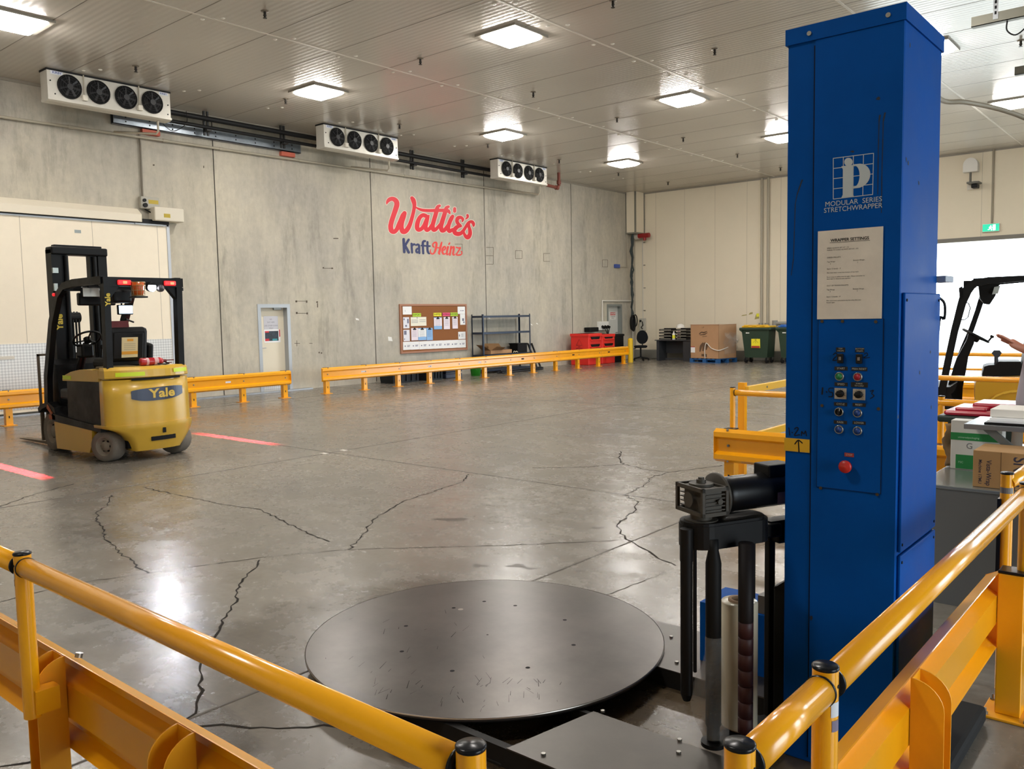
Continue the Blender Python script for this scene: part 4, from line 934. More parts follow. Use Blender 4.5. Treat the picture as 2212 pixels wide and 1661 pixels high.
# battery cover
for a, b in ((4.50, 5.56),):
    p, e = side([(-11.38, .965), (-10.34, .985), (-10.34, 1.12), (-10.85, 1.12), (-11.02, 1.10), (-11.12, 1.085), (-11.30, 1.04), (-11.38, 1.0)], a, b); bc = MB().prism(p, e).build('battery_cover', M_FY, fk, True)
MB().box((-11.36, 4.495, .985), (-11.12, 4.50, 1.035)).build('reflective_band', mat('lime_reflective', (206, 226, 30), .4), bc, True)
MB().box((-10.42, 4.535, .76), (-10.34, 4.54, .93)).build('rating_plate', mat('plate_blue_white', (150, 160, 190), .5), fk, True)
MB().box((-11.3, 4.535, .87), (-11.27, 4.54, .95)).build('small_label', M_WHITE, fk, True)
# front fenders, floor plate, cowl
for ya, yb in ((4.50, 4.80), (5.26, 5.56)):
    p, e = side([(-12.22, .50), (-12.10, .56), (-11.95, .60), (-11.76, .54), (-11.70, .44), (-11.64, .44), (-11.70, .60), (-11.90, .66), (-12.14, .62), (-12.24, .56)], ya, yb); MB().prism(p, e).build('front_fender', M_FB, fk, True)
MB().box((-11.86, 4.49, .44), (-11.66, 4.62, .50)).prism([(-11.92, 4.49, .58), (-11.72, 4.49, .46), (-11.72, 4.49, .50), (-11.90, 4.49, .63)], (0, .06, 0)).build('step_edge', mat('step_orange', (160, 84, 50), .6), fk, True)
MB().box((-12.0, 4.8, .60), (-11.3, 5.3, .66)).prism([(-12.10, 4.62, .55), (-11.78, 4.62, .55), (-11.86, 4.62, 1.15), (-12.02, 4.62, 1.22)], (0, .82, 0)).build('cowl', M_FB, fk, True)
MB().bbox((-11.75, 4.60, .70), (-11.35, 4.76, .84), .03).build('side_step_pad', M_FG, fk, True)
# seat
M_SEAT = mat('seat_vinyl', (14, 14, 15), .45)
se = MB().bbox((-11.30, 4.84, 1.10), (-10.86, 5.32, 1.24), .05).build('seat', M_SEAT, fk, True)
Mx = Matrix.Translation((-10.86, 5.08, 1.22)) @ Matrix.Rotation(.14, 4, 'Y')
MB().bbox((-.06, -.25, -.02), (.07, .27, .42), .05, Mx).build('backrest', M_SEAT, se, True)
MB().bbox((.06, -.19, .02), (.085, .20, .36), .02, Mx).build('backrest_shell', mat('seat_shell', (20, 20, 21), .35), se, True)
MB().bbox((-.25, .28, -.10), (.05, .36, .20), .03, Mx).build('armrest', M_SEAT, se, True)
MB().box((.086, -.09, .04), (.09, .12, .30), Mx).build('instruction_card', mat('card_cream', (214, 196, 150), .6), se, True)
mb = MB().box((.0905, -.09, .08), (.0915, .12, .12), Mx).box((.0905, -.02, .25), (.0915, .06, .28), Mx); mb.build('card_band', mat('card_orange', (216, 150, 40), .6), se, True)
mb = MB()
for k in range(4): mb.box((.0905, -.06, .14+.025*k), (.0912, .09, .144+.025*k), Mx)
mb.build('card_print', M_GREYP, se, True)
MB().prism([Mx @ Vector(p) for p in ((-.04, -.24, .40), (.02, -.24, .40), (-.01, -.24, .50), (-.05, -.24, .47))], (0, .28, 0)).build('red_cloth', mat('dark_red_cloth', (90, 28, 32), .8), se, True)
MB().bbox((-10.78, 4.66, 1.115), (-10.5, 5.06, 1.15), .01).build('seat_belt_tray', mat('tray_khaki', (96, 84, 60), .6), fk, True)
# steering column and wheel
MB().cyl((-11.85, 4.88, .95), (-11.52, 4.88, 1.42), .055, .04).bbox((-11.66, 4.80, 1.24), (-11.46, 4.96, 1.42), .03).build('steering_column', M_FB, fk, True)
Mw = Matrix.Translation((-11.46, 4.87, 1.49)) @ Matrix.Rotation(-.62, 4, 'Y')
mb = MB().tube([Mw @ Vector((.17*math.cos(2*PI*k/28), .17*math.sin(2*PI*k/28), 0)) for k in range(29)], .014, 8)
for a in (0, 2.1, 4.2): mb.tube([Mw @ Vector((0, 0, -.02)), Mw @ Vector((.17*math.cos(a), .17*math.sin(a), 0))], .011, 6)
mb.cyl(Mw @ Vector((0, 0, -.05)), Mw @ Vector((0, 0, .01)), .045); mb.build('steering_wheel', M_FB, fk, True)
mb = MB()
for k in range(4):
    mb.cyl((-11.75, 5.16+.045*k, 1.15), (-11.70, 5.16+.045*k, 1.36), .009, n=6).bbox((-11.72, 5.145+.045*k, 1.34), (-11.68, 5.175+.045*k, 1.40), .01)
mb.build('control_lever', M_FB, fk, True, each=True)
# overhead guard
def bar(mb, a, b, w, h):
    a, b = Vector(a), Vector(b); d = (b-a).normalized(); sdir = Vector((0, 1, 0)) if abs(d.y) < .9 else Vector((1, 0, 0)); u = d.cross(sdir).normalized(); sdir = u.cross(d).normalized()
    P = [a+sdir*w/2+u*h/2, a-sdir*w/2+u*h/2, a-sdir*w/2-u*h/2, a+sdir*w/2-u*h/2]; return mb.prism(P, b-a)
mb = MB()
for y in (4.58, 5.49):
    bar(mb, (-10.24, y, 1.10), (-10.20, y, 2.20), .075, .10)
mb.build('rear_pillar', M_FB, fk, True, each=True)
mb = MB()
for y in (4.56, 5.50):
    P = [(-12.02, y, .62), (-11.98, y, 1.0), (-11.72, y, 1.72), (-11.48, y, 2.06), (-11.28, y, 2.17), (-10.98, y, 2.20), (-10.2, y, 2.205)]
    prev = None; W_ = .035; vs = []
    for i, p in enumerate(P):
        p = Vector(p); t = (Vector(P[min(i+1, 6)])-Vector(P[max(i-1, 0)])).normalized(); nrm = Vector((-t.z, 0, t.x)); hh = .055 if i < 3 else .045
        vs += [p+nrm*hh+Vector((0, W_, 0)), p+nrm*hh-Vector((0, W_, 0)), p-nrm*hh-Vector((0, W_, 0)), p-nrm*hh+Vector((0, W_, 0))]
    mb.add(vs, [[i*4+k, i*4+(k+1) % 4, i*4+4+(k+1) % 4, i*4+4+k] for i in range(6) for k in range(4)]+[[3, 2, 1, 0], [24, 25, 26, 27]])
mb.build('front_pillar', M_FB, fk, True, each=True)
mb = MB()
mb.box((-10.28, 4.54, 2.13), (-10.15, 5.54, 2.24)); mb.box((-11.35, 4.54, 2.11), (-11.25, 5.54, 2.19))
for k in range(6): mb.box((-11.3, 4.66+.15*k, 2.19), (-10.2, 4.685+.15*k, 2.235))
for y, sg in ((4.62, 1), (5.455, -1)): mb.prism([(-10.26, y, 2.13), (-10.26, y+sg*.12, 2.13), (-10.26, y, 1.98)], (.08, 0, 0))
mb.build('overhead_guard', M_FB, fk, True)
MB().bbox((-11.6, 4.82, 1.93), (-11.5, 5.3, 2.10), .02).build('overhead_console', M_FB, fk, True); MB().bbox((-11.2, 5.0, 1.95), (-10.9, 5.24, 2.12), .03).build('overhead_console', M_FB, fk, True)
# lamps and devices under the guard
def lamp(nm, y0, y1, z0, z1, m, x=-10.15):
    return MB().bbox((x, y0, z0), (x+.035, y1, z1), .012).build(nm, m, fk, True)
lamp('red_tail_lamp', 4.70, 4.86, 2.145, 2.205, mat('lens_red', (225, 40, 44), .3, emit=1.1)); lamp('red_tail_lamp', 5.28, 5.43, 2.145, 2.205, mat('lens_red', (225, 40, 44), .3, emit=1.1))
for y in (4.755, 5.35): MB().bbox((-10.114, y, 2.158), (-10.108, y+.05, 2.192), .003).build('tail_lamp_glow', mat('lens_red_hot', (255, 90, 60), .3, emit=4), fk, True)
mb = MB().lathe([(.0, -.10), (.05, -.10), (.062, -.06), (.068, 0), (.068, .06), (.0, .06)], (-10.10, 4.93, 2.12), (0, 0, 1), 20)
mb.build('beacon_lens', mat('amber_lens', (190, 84, 30), .25), fk, True)
mb = MB()
for z, r in ((2.02, .075), (2.08, .078), (2.14, .08), (2.18, .08)): mb.tube([(-10.10+r*math.cos(2*PI*k/20), 4.93+r*math.sin(2*PI*k/20), z) for k in range(21)], .004, 5)
for k in range(10): a = 2*PI*k/10; mb.tube([(-10.10+.08*math.cos(a), 4.93+.08*math.sin(a), 2.18), (-10.10+.072*math.cos(a), 4.93+.072*math.sin(a), 2.02)], .003, 5)
mb.build('beacon_cage', mat('cage_wire', (150, 120, 70), .4, .4), fk, True)
MB().bbox((-10.18, 4.85, 1.99), (-10.02, 5.01, 2.01), .005).build('beacon_bracket', M_FB, fk, True)
MB().cyl((-10.15, 5.10, 2.13), (-10.09, 5.10, 2.12), .06).build('work_lamp', M_FB, fk, True)
MB().cyl((-10.092, 5.10, 2.12), (-10.086, 5.10, 2.12), .052).build('work_lamp_lens', mat('work_lamp_lit', (255, 252, 255), .3, emit=60), fk, True)
MB().lathe([(0, .05), (.03, .045), (.045, .02), (.045, -.02), (.03, -.04), (0, -.045)], (-10.1, 5.21, 2.11), (1, 0, 0), 18).build('reversing_camera', mat('camera_grey', (60, 60, 66), .3), fk, True)
MB().bbox((-11.20, 4.70, 2.02), (-11.15, 4.95, 2.16), .03).cyl((-11.17, 4.8, 2.14), (-11.17, 4.8, 2.2), .012).build('mirror', M_FB, fk, True)
MB().bbox((-11.149, 4.72, 2.035), (-11.145, 4.93, 2.145), .002).build('mirror_glass', mat('mirror_face', (180, 176, 168), .2, .6), fk, True)
MB().bbox((-11.22, 5.17, 1.80), (-11.17, 5.37, 1.93), .01).cyl((-11.2, 5.23, 1.92), (-11.2, 5.23, 2.1), .01).cyl((-11.25, 5.3, 1.74), (-11.35, 5.45, 1.7), .012).build('tablet_mount', M_FB, fk, True)
MB().box((-11.169, 5.18, 1.815), (-11.167, 5.36, 1.92)).build('tablet_screen', mat('screen_white', (205, 232, 255), .3, emit=2.6), fk, True)
lamp('side_marker_lamp', 4.50, 4.56, 2.05, 2.09, mat('lens_red', (225, 40, 44), .3, emit=1.1), -11.55)
# mast
M_MAST = mat('mast_black', (13, 14, 15), .45)
ms = MB(); XM = -12.2
for ya, yb in ((4.74, 4.86), (5.36, 5.48)):
    ms.box((XM-.09, ya, .10), (XM+.09, yb, 2.70)); 
ms.build('mast_channel', M_MAST, fk, True, each=True)
ms = MB()
for ya, yb in ((4.87, 4.96), (5.26, 5.35)): ms.box((XM-.06, ya, .12), (XM+.06, yb, 2.68))
ms.build('inner_channel', M_MAST, fk, True, each=True)
MB().bbox((XM-.10, 4.74, 2.63), (XM+.12, 5.49, 2.74), .02).bbox((XM-.05, 4.80, 2.72), (XM+.05, 5.44, 2.77), .01).build('mast_crosshead', M_MAST, fk, True)
MB().box((XM-.06, 4.8, .12), (XM+.02, 5.4, .28)).build('mast_cross_member', M_MAST, fk, True); MB().box((XM-.08, 4.86, 1.05), (XM-.04, 5.36, 1.13)).build('mast_cross_member', M_MAST, fk, True)
ms = MB()
for y in (4.93, 5.31): ms.cyl((XM+.09, y, .15), (XM+.09, y, 1.45), .045, n=12).cyl((XM+.09, y, 1.45), (XM+.09, y, 2.62), .028, n=12)
ms.build('lift_cylinder', M_MAST, fk, True, each=True)
ms = MB()
for y in (4.99, 5.03, 5.07): ms.tube([(XM+.05, y, .3), (XM+.05, y, 1.75), (XM+.0, y, 1.85), (XM-.05, y, 1.75), (XM-.05, y, 1.2)], .014, 6)
ms.cyl((XM, 4.97, 1.78), (XM, 5.10, 1.78), .07)
ms.build('hydraulic_hose', M_BLK, fk, True)
MB().box((XM+.09, 4.74, 2.38), (XM+.125, 4.81, 2.45)).build('mast_sticker', mat('sticker_pale', (190, 205, 205), .4), fk, True)
MB().box((XM+.09, 4.745, 2.14), (XM+.125, 4.79, 2.24)).build('mast_sticker', mat('sticker_pale', (190, 205, 205), .4), fk, True)
mb = MB(); text(mb, 'Yale', (XM+.091, 4.80, 1.72), (0, 0, 1), (0, -1, 0), .085, bold=.03); mb.build('mast_lettering', mat('lettering_yellow', (200, 172, 40), .4), fk, True)
mb = MB(); text(mb, 'Yale', (-10.147, 4.58, 1.97), (0, 0, 1), (0, -1, 0), .06, bold=.03); mb.build('pillar_lettering', mat('lettering_yellow', (200, 172, 40), .4), fk, True)
# carriage, load backrest and forks
ca = MB().box((XM-.16, 4.62, .24), (XM-.10, 5.48, .32)).box((XM-.16, 4.62, .52), (XM-.10, 5.48, .60)).box((XM-.16, 4.72, .24), (XM-.10, 4.80, .60)).box((XM-.16, 5.3, .24), (XM-.10, 5.38, .60)).build('fork_carriage', M_MAST, fk, True)
M_LB = mat('fork_steel', (104, 92, 76), .6, .3, var=.1, scale=6)
mb = MB()
for y in (4.60, 4.86, 5.1, 5.34, 5.58): mb.box((XM-.20, y-.014, .55), (XM-.17, y+.014, 1.28))
mb.box((XM-.20, 4.586, 1.26), (XM-.17, 5.594, 1.29)).box((XM-.20, 4.586, .55), (XM-.17, 5.594, .58)); mb.box((XM-.20, 4.585, .10), (XM-.17, 4.63, .60)); mb.build('load_backrest', M_LB, fk, True)
for y in (4.72, 5.34):
    MB().prism([(XM-.16, y-.055, .60), (XM-.16, y-.055, .03), (XM-1.23, y-.055, .03), (XM-1.23, y-.055, .04), (XM-.21, y-.055, .075), (XM-.21, y-.055, .60)], (0, .11, 0)).build('fork', M_LB, fk, True)
# fire extinguisher lying on the hood
ex = thing('fire_extinguisher', 'red fire extinguisher lying on the back of the forklift hood', 'fire extinguisher', (-10.25, 5.1, 1.157))
M_EX = mat('extinguisher_red', (168, 24, 34), .25, coat=.3)
Me = Matrix.Translation((-10.22, 4.96, 1.205)) @ Matrix.Rotation(-.05, 4, 'Z')
MB().lathe([(0, 0), (.04, 0), (.048, .01), (.048, .25), (.035, .28), (.018, .295), (0, .295)], (0, 0, 0), (0, 1, 0), 24).xf(Me).build('cylinder', M_EX, ex, True)
MB().lathe([(.0487, .07), (.0487, .10)], (0, 0, 0), (0, 1, 0), 24).lathe([(.0487, .17), (.0487, .22)], (0, 0, 0), (0, 1, 0), 24).xf(Me).build('label_band', mat('band_white_red', (205, 160, 160), .5), ex, True, each=True)
MB().cyl((0, .29, 0), (0, .33, 0), .02).bbox((-.012, .32, .0), (.012, .43, .014), .004).bbox((-.012, .32, -.03), (.012, .40, -.018), .004).xf(Me).build('valve_handle', mat('handle_dark_red', (96, 30, 30), .4), ex, True)
MB().tube([(0, .32, -.02), (.03, .35, -.035), (.05, .30, -.04), (.053, .2, -.03)], .009, 6).xf(Me).build('hose', M_BLK, ex, True)
# red line projectors on both sides of the guard
def line_projector(y, sgn):
    l = bpy.data.lights.new('red_line_beam', 'SPOT'); l.energy = 1500; l.color = (1, .03, .05); l.spot_size = math.radians(150); l.spot_blend = 0; l.shadow_soft_size = .004
    l.use_nodes = True; nt = l.node_tree; N = nt.nodes; L = nt.links; em = N['Emission']
    tc = N.new('ShaderNodeTexCoord'); sp = N.new('ShaderNodeSeparateXYZ'); L.new(tc.outputs['Normal'], sp.inputs[0])
    def mth(op, a, b=None, c=None):
        n = N.new('ShaderNodeMath'); n.operation = op
        for i, v in enumerate((a, b, c)):
            if v is None: continue
            if isinstance(v, (int, float)): n.inputs[i].default_value = v
            else: L.new(v, n.inputs[i])
        return n.outputs[0]
    H = 2.08
    nz = mth('ABSOLUTE', sp.outputs['Z']); px_ = mth('MULTIPLY', mth('DIVIDE', sp.outputs['X'], nz), H); py_ = mth('MULTIPLY', mth('DIVIDE', sp.outputs['Y'], nz), H*sgn)
    inx = mth('LESS_THAN', mth('ABSOLUTE', mth('SUBTRACT', px_, -.55)), 1.35); iny = mth('LESS_THAN', mth('ABSOLUTE', mth('SUBTRACT', py_, .98)), .075)
    fade = mth('SMOOTH_MIN', mth('MULTIPLY', mth('SUBTRACT', 1.35, mth('ABSOLUTE', mth('SUBTRACT', px_, -.55))), 1.6), 1.0, .05)
    L.new(mth('MULTIPLY', mth('MULTIPLY', inx, iny), mth('MULTIPLY', mth('POWER', mth('MAXIMUM', fade, 0), 3.0), 8.0)), em.inputs['Strength'])
    o = bpy.data.objects.new('red_line_beam', l); COL.objects.link(o); o.parent = fk; o.matrix_parent_inverse = wm(fk).inverted()
    o.location = (-10.32, y, H)
    MB().cyl((-10.32, y, H+.01), (-10.32, y, H+.05), .03).build('line_projector', M_FB, fk, True)
line_projector(5.60, 1); line_projector(4.64, -1)

wl_ = bpy.data.lights.new('work_lamp_beam', 'SPOT'); wl_.energy = 75; wl_.color = (.92, .95, 1); wl_.spot_size = math.radians(120); wl_.spot_blend = .6; wl_.shadow_soft_size = .05
wo_ = bpy.data.objects.new('work_lamp_beam', wl_); COL.objects.link(wo_); wo_.parent = fk; wo_.matrix_parent_inverse = wm(fk).inverted(); wo_.location = (-10.05, 5.10, 2.11); wo_.rotation_euler = (0, -math.radians(62), 0)

# ================================================================ STRETCH WRAPPER COLUMN
CX0, CX1, CY0, CY1, CH = -1.224, -0.832, 3.0, 3.47, 2.675
M_BLUE = mat('machine_blue', (3, 71, 146), .5, var=.10, scale=3.0, rvar=.08)
for n_ in M_BLUE.node_tree.nodes:
    if n_.type == 'BSDF_PRINCIPLED': n_.inputs['Specular IOR Level'].default_value = .05
M_SCR = mat('blue_chip', (16, 30, 50), .7)
col = thing('stretch_wrapper', 'tall blue stretch wrapper column with control panel and film carriage', 'wrapping machine', ((CX0+CX1)/2, (CY0+CY1)/2, 0))
F = lambda px, py, k=0.0: B(px, py, CY0-k)
SD = lambda px, py, k=0.0: W(px, py, CX1+k)
MB().bbox((CX0, CY0, .0), (CX1, CY1, CH-.03), .006).build('column_body', M_BLUE, col, True)
# folded cap with lip
mb = MB()
mb.prism([(CX0-.006, CY0-.008, CH-.055), (CX1+.006, CY0-.008, CH-.055), (CX1+.006, CY0-.008, CH), (CX0-.006, CY0-.008, CH)], (0, CY1-CY0+.016, 0))
cap = mb.build('top_cap', M_BLUE, col, True)
MB().cyl((CX0+.08, CY0-.012, CH-.03), (CX0+.08, CY0, CH-.03), .008).cyl((CX1-.05, CY0-.012, CH-.03), (CX1-.05, CY0, CH-.03), .008).build('cap_screw', M_BOLT, cap, True, each=True)
xs = F(1753.5, 800).x
MB().box((xs-.0025, CY0-.001, .02), (xs+.0025, CY0+.002, F(1753, 100).z)).build('seam', mat('seam_dark', (6, 14, 30), .8), col, True)
MB().box((xs+.0025, CY0-.004, .02), (CX1-.001, CY0, CH-.056)).build('front_panel', M_BLUE, col, True)
# side panels
zt1, zt2 = SD(1945, 627).z, SD(1970, 1172).z
for z0, z1, nm in ((.04, zt2-.006, 'side_panel'), (zt2+.006, zt1-.008, 'side_panel')):
    p = MB().bbox((CX1, CY0+.018, z0), (CX1+.012, CY1+.006, z1), .004).build(nm, M_BLUE, col, True)
    mb = MB()
    for y, z in ((CY0+.035, z1-.025), (CY1-.02, z1-.025), (CY0+.035, z0+.025), (CY1-.02, z0+.025)): mb.cyl((CX1+.012, y, z), (CX1+.0145, y, z), .005, n=10)
    mb.build('panel_screw', M_INK, p, True, each=True)
# chips and dents in the paint
mb = MB(); rr = random.Random(11)
def chip(mb, c, u, v, r, st=1.0):
    vs = []
    for k in range(9):
        a = 2*PI*k/9; q = r*rr.uniform(.6, 1.3); vs.append(c+u*(q*math.cos(a))+v*(q*st*math.sin(a)))
    mb.add(vs, [list(range(9))])
U1, V1_ = Vector((1, 0, 0)), Vector((0, 0, 1))
for px, py, r, st in ((1897, 213, .007, .8), (1841, 327, .006, .7), (1752, 1335, .006, 2.2)): chip(mb, F(px, py, .0046), U1, V1_, r, st)
for pts in ([(1901,248),(1899,262),(1898,300),(1897,340),(1896,420)], [(1912,243),(1908,262),(1907,300),(1905,380),(1904,460)], [(1733,388),(1722,420),(1718,440),(1716,500),(1714,560),(1709,595)]):
    a = .0046 if pts[0][0] > 1760 else .0006
    for i in range(len(pts)-1):
        p, q = F(*pts[i], a), F(*pts[i+1], a); w = .0016 if i else .003
        mb.quad(p-U1*w, p+U1*w, q+U1*w*.7, q-U1*w*.7)
mb.build('paint_damage', M_SCR, col, True)
mb = MB()
for px, py in ((1966, 98), (1962, 353), (1958, 345), (1985, 395), (2010, 760), (1987, 805), (1940, 900), (2012, 880)): chip(mb, SD(px, py, .0128 if py > 630 else .0008), Vector((0, 1, 0)), V1_, .006, 1.4)
mb.build('paint_damage', M_SCR, col, True)
# printed logo: grid with the letters i and p
LG = lambda x, y: F(1800+x, 340+y, .0052)       # photo pixels from the grid corner
lg = MB()
tl, tr_, br, bl = (0, 2), (87, -9), (85, 80), (0, 90)
def gp(u, v): 
    x = (tl[0]*(1-u)+tr_[0]*u)*(1-v)+(bl[0]*(1-u)+br[0]*u)*v; y = (tl[1]*(1-u)+tr_[1]*u)*(1-v)+(bl[1]*(1-u)+br[1]*u)*v; return x, y
for k in range(5):
    strokes(lg, [[(*gp(k/4, 0), .75), (*gp(k/4, 1), .75)], [(*gp(0, k/4), .75), (*gp(1, k/4), .75)]], lambda x, y: F(1800+x, 340+y, .0046), sub=1)
lg.build('logo_grid', mat('print_pale', (176, 184, 186), .5), col, True)
lg = MB()
def poly2(mb, pts, k): mb.add([F(1800+x, 340+y, k) for x, y in pts], [list(range(len(pts)))])
strokes(lg, [[(32.5, 10, 9), (33, 9.8, 9)]], lambda x, y: F(1800+x, 340+y, .0052))
poly2(lg, [(*gp(.20, .22),), (*gp(.49, .22),), (*gp(.49, .92),), (*gp(.53, 1.0),), (*gp(.20, 1.0),), (*gp(.24, .92),), (*gp(.24, .30),)], .0052)
NB = 24; outer_ = []; inner_ = []
for k in range(NB+1):
    a_ = PI/2-PI*k/NB
    outer_.append(gp(.62+.31*math.cos(a_) if k not in (0, NB) else .50, .505-.295*math.sin(a_))); inner_.append(gp(.50+.16*max(0, math.cos(a_))**.8, .505-.262*math.sin(a_)))
for k in range(NB): poly2(lg, [outer_[k], outer_[k+1], inner_[k+1], inner_[k]], .0052)
lg.build('logo_letters', mat('print_pale', (176, 184, 186), .5), col, True)
lg = MB()
def ftext(mb, s, px, py, pxw, h, align='CENTER', bold=.0, k=.0052):
    tm = MB(); text(tm, s, (0, 0, 0), (1, 0, 0), (0, 1, 0), h, 'CENTER', bold); xm = max(v.x for v in tm.v)-min(v.x for v in tm.v)
    a, b_ = F(px-pxw/2, py, k), F(px+pxw/2, py, k); sc = (b_.x-a.x)/xm; c = (a+b_)/2
    cx = (max(v.x for v in tm.v)+min(v.x for v in tm.v))/2
    mb.add([c+Vector(((v.x-cx)*sc, 0, v.y)) for v in tm.v], tm.f)
ftext(lg, 'MODULAR  SERIES', 1844, 436, 122, .0165); ftext(lg, 'STRETCHWRAPPER', 1843, 449.5, 126, .0165)
lg.build('logo_wording', mat('print_pale', (176, 184, 186), .5), col, True)
# yellow height tape with arrow and pencilled mark
a, b_ = F(1700, 945, .001), F(1749, 979, .001)
tp = MB().box((CX0-.0005, CY0-.0045, b_.z+.002), (xs-.004, CY0-.001, a.z-.001)).build('height_tape', mat('yellow_tape', (206, 158, 22), .5), col, True)
mb = MB(); strokes(mb, [[(1726, 976, 1.4), (1724.5, 952, 1.2)], [(1717, 959, 1.2), (1724.5, 951, 1.3), (1733, 957, 1.2)]], lambda x, y: F(x, y, .005)); mb.build('arrow', M_INK, tp, True)
mb = MB()
strokes(mb, [[(1704, 924, 1.0), (1706, 940, 1.0)], [(1711, 934, 1.2), (1711.5, 934.5, 1.2)], [(1716, 927, .9), (1721, 923, 1), (1724, 927, 1), (1716, 940, 1), (1727, 939, 1)], [(1731, 941, 1), (1732, 932, 1), (1736, 937, 1), (1740, 931, 1), (1742, 941, 1)]], lambda x, y: F(x, y, .0012))
mb.build('handwritten_mark', M_INK, col, True)
# control panel plate with switches
a, b_ = F(1770, 690), F(1903, 1066)
cp = MB().box((a.x, CY0-.0075, b_.z), (b_.x, CY0-.004, a.z)).build('control_panel', M_BLUE, col, True)
YP = CY0-.0075
mb = MB()
for px, py in ((1776, 694), (1820, 694), (1892, 695), (1776, 876), (1898, 883), (1773, 1054), (1895, 1068)): q = F(px, py, .0075); mb.cyl((q.x, YP-.003, q.z), (q.x, YP, q.z), .0055, n=12)
mb.build('panel_screw', mat('screw_brass', (74, 66, 52), .5, .6), cp, True, each=True)
mb = MB(); e = .0012
for lo, hi in (((a.x-e, CY0-.0078, b_.z-e), (a.x, CY0-.004, a.z)), ((b_.x, CY0-.0078, b_.z-e), (b_.x+e, CY0-.004, a.z)), ((a.x-e, CY0-.0078, b_.z-e), (b_.x+e, CY0-.004, b_.z))): mb.box(lo, hi)
mb.build('panel_edge', mat('seam_dark', (6, 14, 30), .8), cp, True)
M_LBL = mat('label_black', (34, 34, 34), .5); M_LBE = mat('label_edge', (170, 168, 160), .5); M_RING = mat('bezel_metal', (150, 150, 146), .3, .8)
def lbl(px, py, s, w=28, h=9, m=None, s2=None):
    q0, q1 = F(px-w/2, py-h/2, .0075), F(px+w/2, py+h/2, .0075)
    o = MB().box((q0.x, YP-.0015, q1.z), (q1.x, YP, q0.z)).build('label_strip', m or M_LBL, cp, True)
    t = MB(); kk = .0075+.0021
    if s2: text(t, s, ((q0.x+q1.x)/2, YP-.0015, (q0.z+q1.z)/2+.0038), (1, 0, 0), (0, 0, 1), .0048); text(t, s2, ((q0.x+q1.x)/2, YP-.0015, (q0.z+q1.z)/2-.0038), (1, 0, 0), (0, 0, 1), .0048)
    else: text(t, s, ((q0.x+q1.x)/2, YP-.0015, (q0.z+q1.z)/2), (1, 0, 0), (0, 0, 1), .0065)
    t.build('label_print', M_LBE, o, True)
    return o
lbl(1816, 755.5, 'TOP', 19, 10, s2='WRAPS'); lbl(1857.5, 756, 'BOTTOM', 19, 10, s2='WRAPS')
lbl(1817, 796, 'START'); lbl(1856.5, 797, 'MAN RESET', 34)
lbl(1817, 830, 'SPEED'); lbl(1856.5, 831, 'FORCE', 36, 12, s2='TO LOAD')
lbl(1816, 873, 'CYCLE'); lbl(1856, 874.5, 'RESET')
lbl(1815.5, 912, 'RAISE'); lbl(1856, 913.5, 'LOWER')
lbl(1834.5, 982.5, 'STOP', 20, 10, mat('label_red', (150, 44, 40), .5))
for px, py in ((1816.5, 774), (1857, 775)):
    q = F(px, py, .0075)
    o = MB().bbox((q.x-.010, YP-.012, q.z-.0165), (q.x+.010, YP, q.z+.0165), .002).build('thumbwheel', M_BLK, cp, True)
    MB().bbox((q.x-.004, YP-.014, q.z-.006), (q.x+.004, YP-.011, q.z+.006), .001).build('digit_window', mat('digit_grey', (120, 110, 100), .5), o, True)
def button(px, py, m, kind='push'):
    q = F(px, py, .0075); c = (q.x, YP, q.z); ax = (0, -1, 0)
    o = MB().lathe([(.0155, 0), (.0155, .006), (.0125, .008), (.0125, .0)], c, ax, 28).build('bezel_ring', M_RING, cp, True)
    if kind == 'push': MB().lathe([(.0122, 0), (.0122, .007), (.0, .009)], c, ax, 24).build('button', m, o, True)
    else: MB().lathe([(.0122, 0), (.0122, .006), (.0, .006)], c, ax, 24).bbox((q.x-.004, YP-.018, q.z-.010), (q.x+.004, YP-.005, q.z+.010), .002).build('selector_knob', m, o, True)
button(1814, 813, mat('button_green', (30, 120, 70), .4)); button(1853.5, 814, mat('button_red', (160, 26, 44), .4))
button(1813, 889.5, M_BLK, 'sel'); MB().box(tuple(F(1812.5, 888, .0075+.0185)), tuple(F(1812.5, 888, .0075+.0185)+Vector((.0015, .0005, .009)))).build('pointer_mark', M_WHITE, cp, True)
M_BB = mat('button_blue', (26, 62, 128), .4)
for px, py in ((1853, 892), (1813, 927.5), (1853, 930.5)): button(px, py, M_BB)
for px, py in ((1816, 850), (1856, 852)):
    q = F(px, py, .0075)
    o = MB().box((q.x-.0205, YP-.003, q.z-.019), (q.x+.0205, YP, q.z+.019)).build('dial_plate', mat('dial_plate', (170, 162, 150), .4, .3), cp, True)
    t = MB()
    for k in range(11):
        an = -2.4+4.8*k/10; dx, dz_ = math.sin(an), math.cos(an)
        t.prism([(q.x+dx*.0145-dz_*.0005, YP-.0036, q.z+dz_*.0145+dx*.0005), (q.x+dx*.0145+dz_*.0005, YP-.0036, q.z+dz_*.0145-dx*.0005), (q.x+dx*.0175+dz_*.0005, YP-.0036, q.z+dz_*.0175-dx*.0005), (q.x+dx*.0175-dz_*.0005, YP-.0036, q.z+dz_*.0175+dx*.0005)], (0, .0005, 0))
    t.build('dial_scale', M_INK, o, True)
    MB().lathe([(.013, 0), (.012, .012), (.008, .013), (0, .013)], (q.x, YP-.003, q.z), (0, -1, 0), 20).bbox((q.x-.012, YP-.022, q.z-.0035), (q.x+.012, YP-.012, q.z+.0035), .0015).build('dial_knob', M_BLK, o, True)
q = F(1830.5, 1006, .0075)
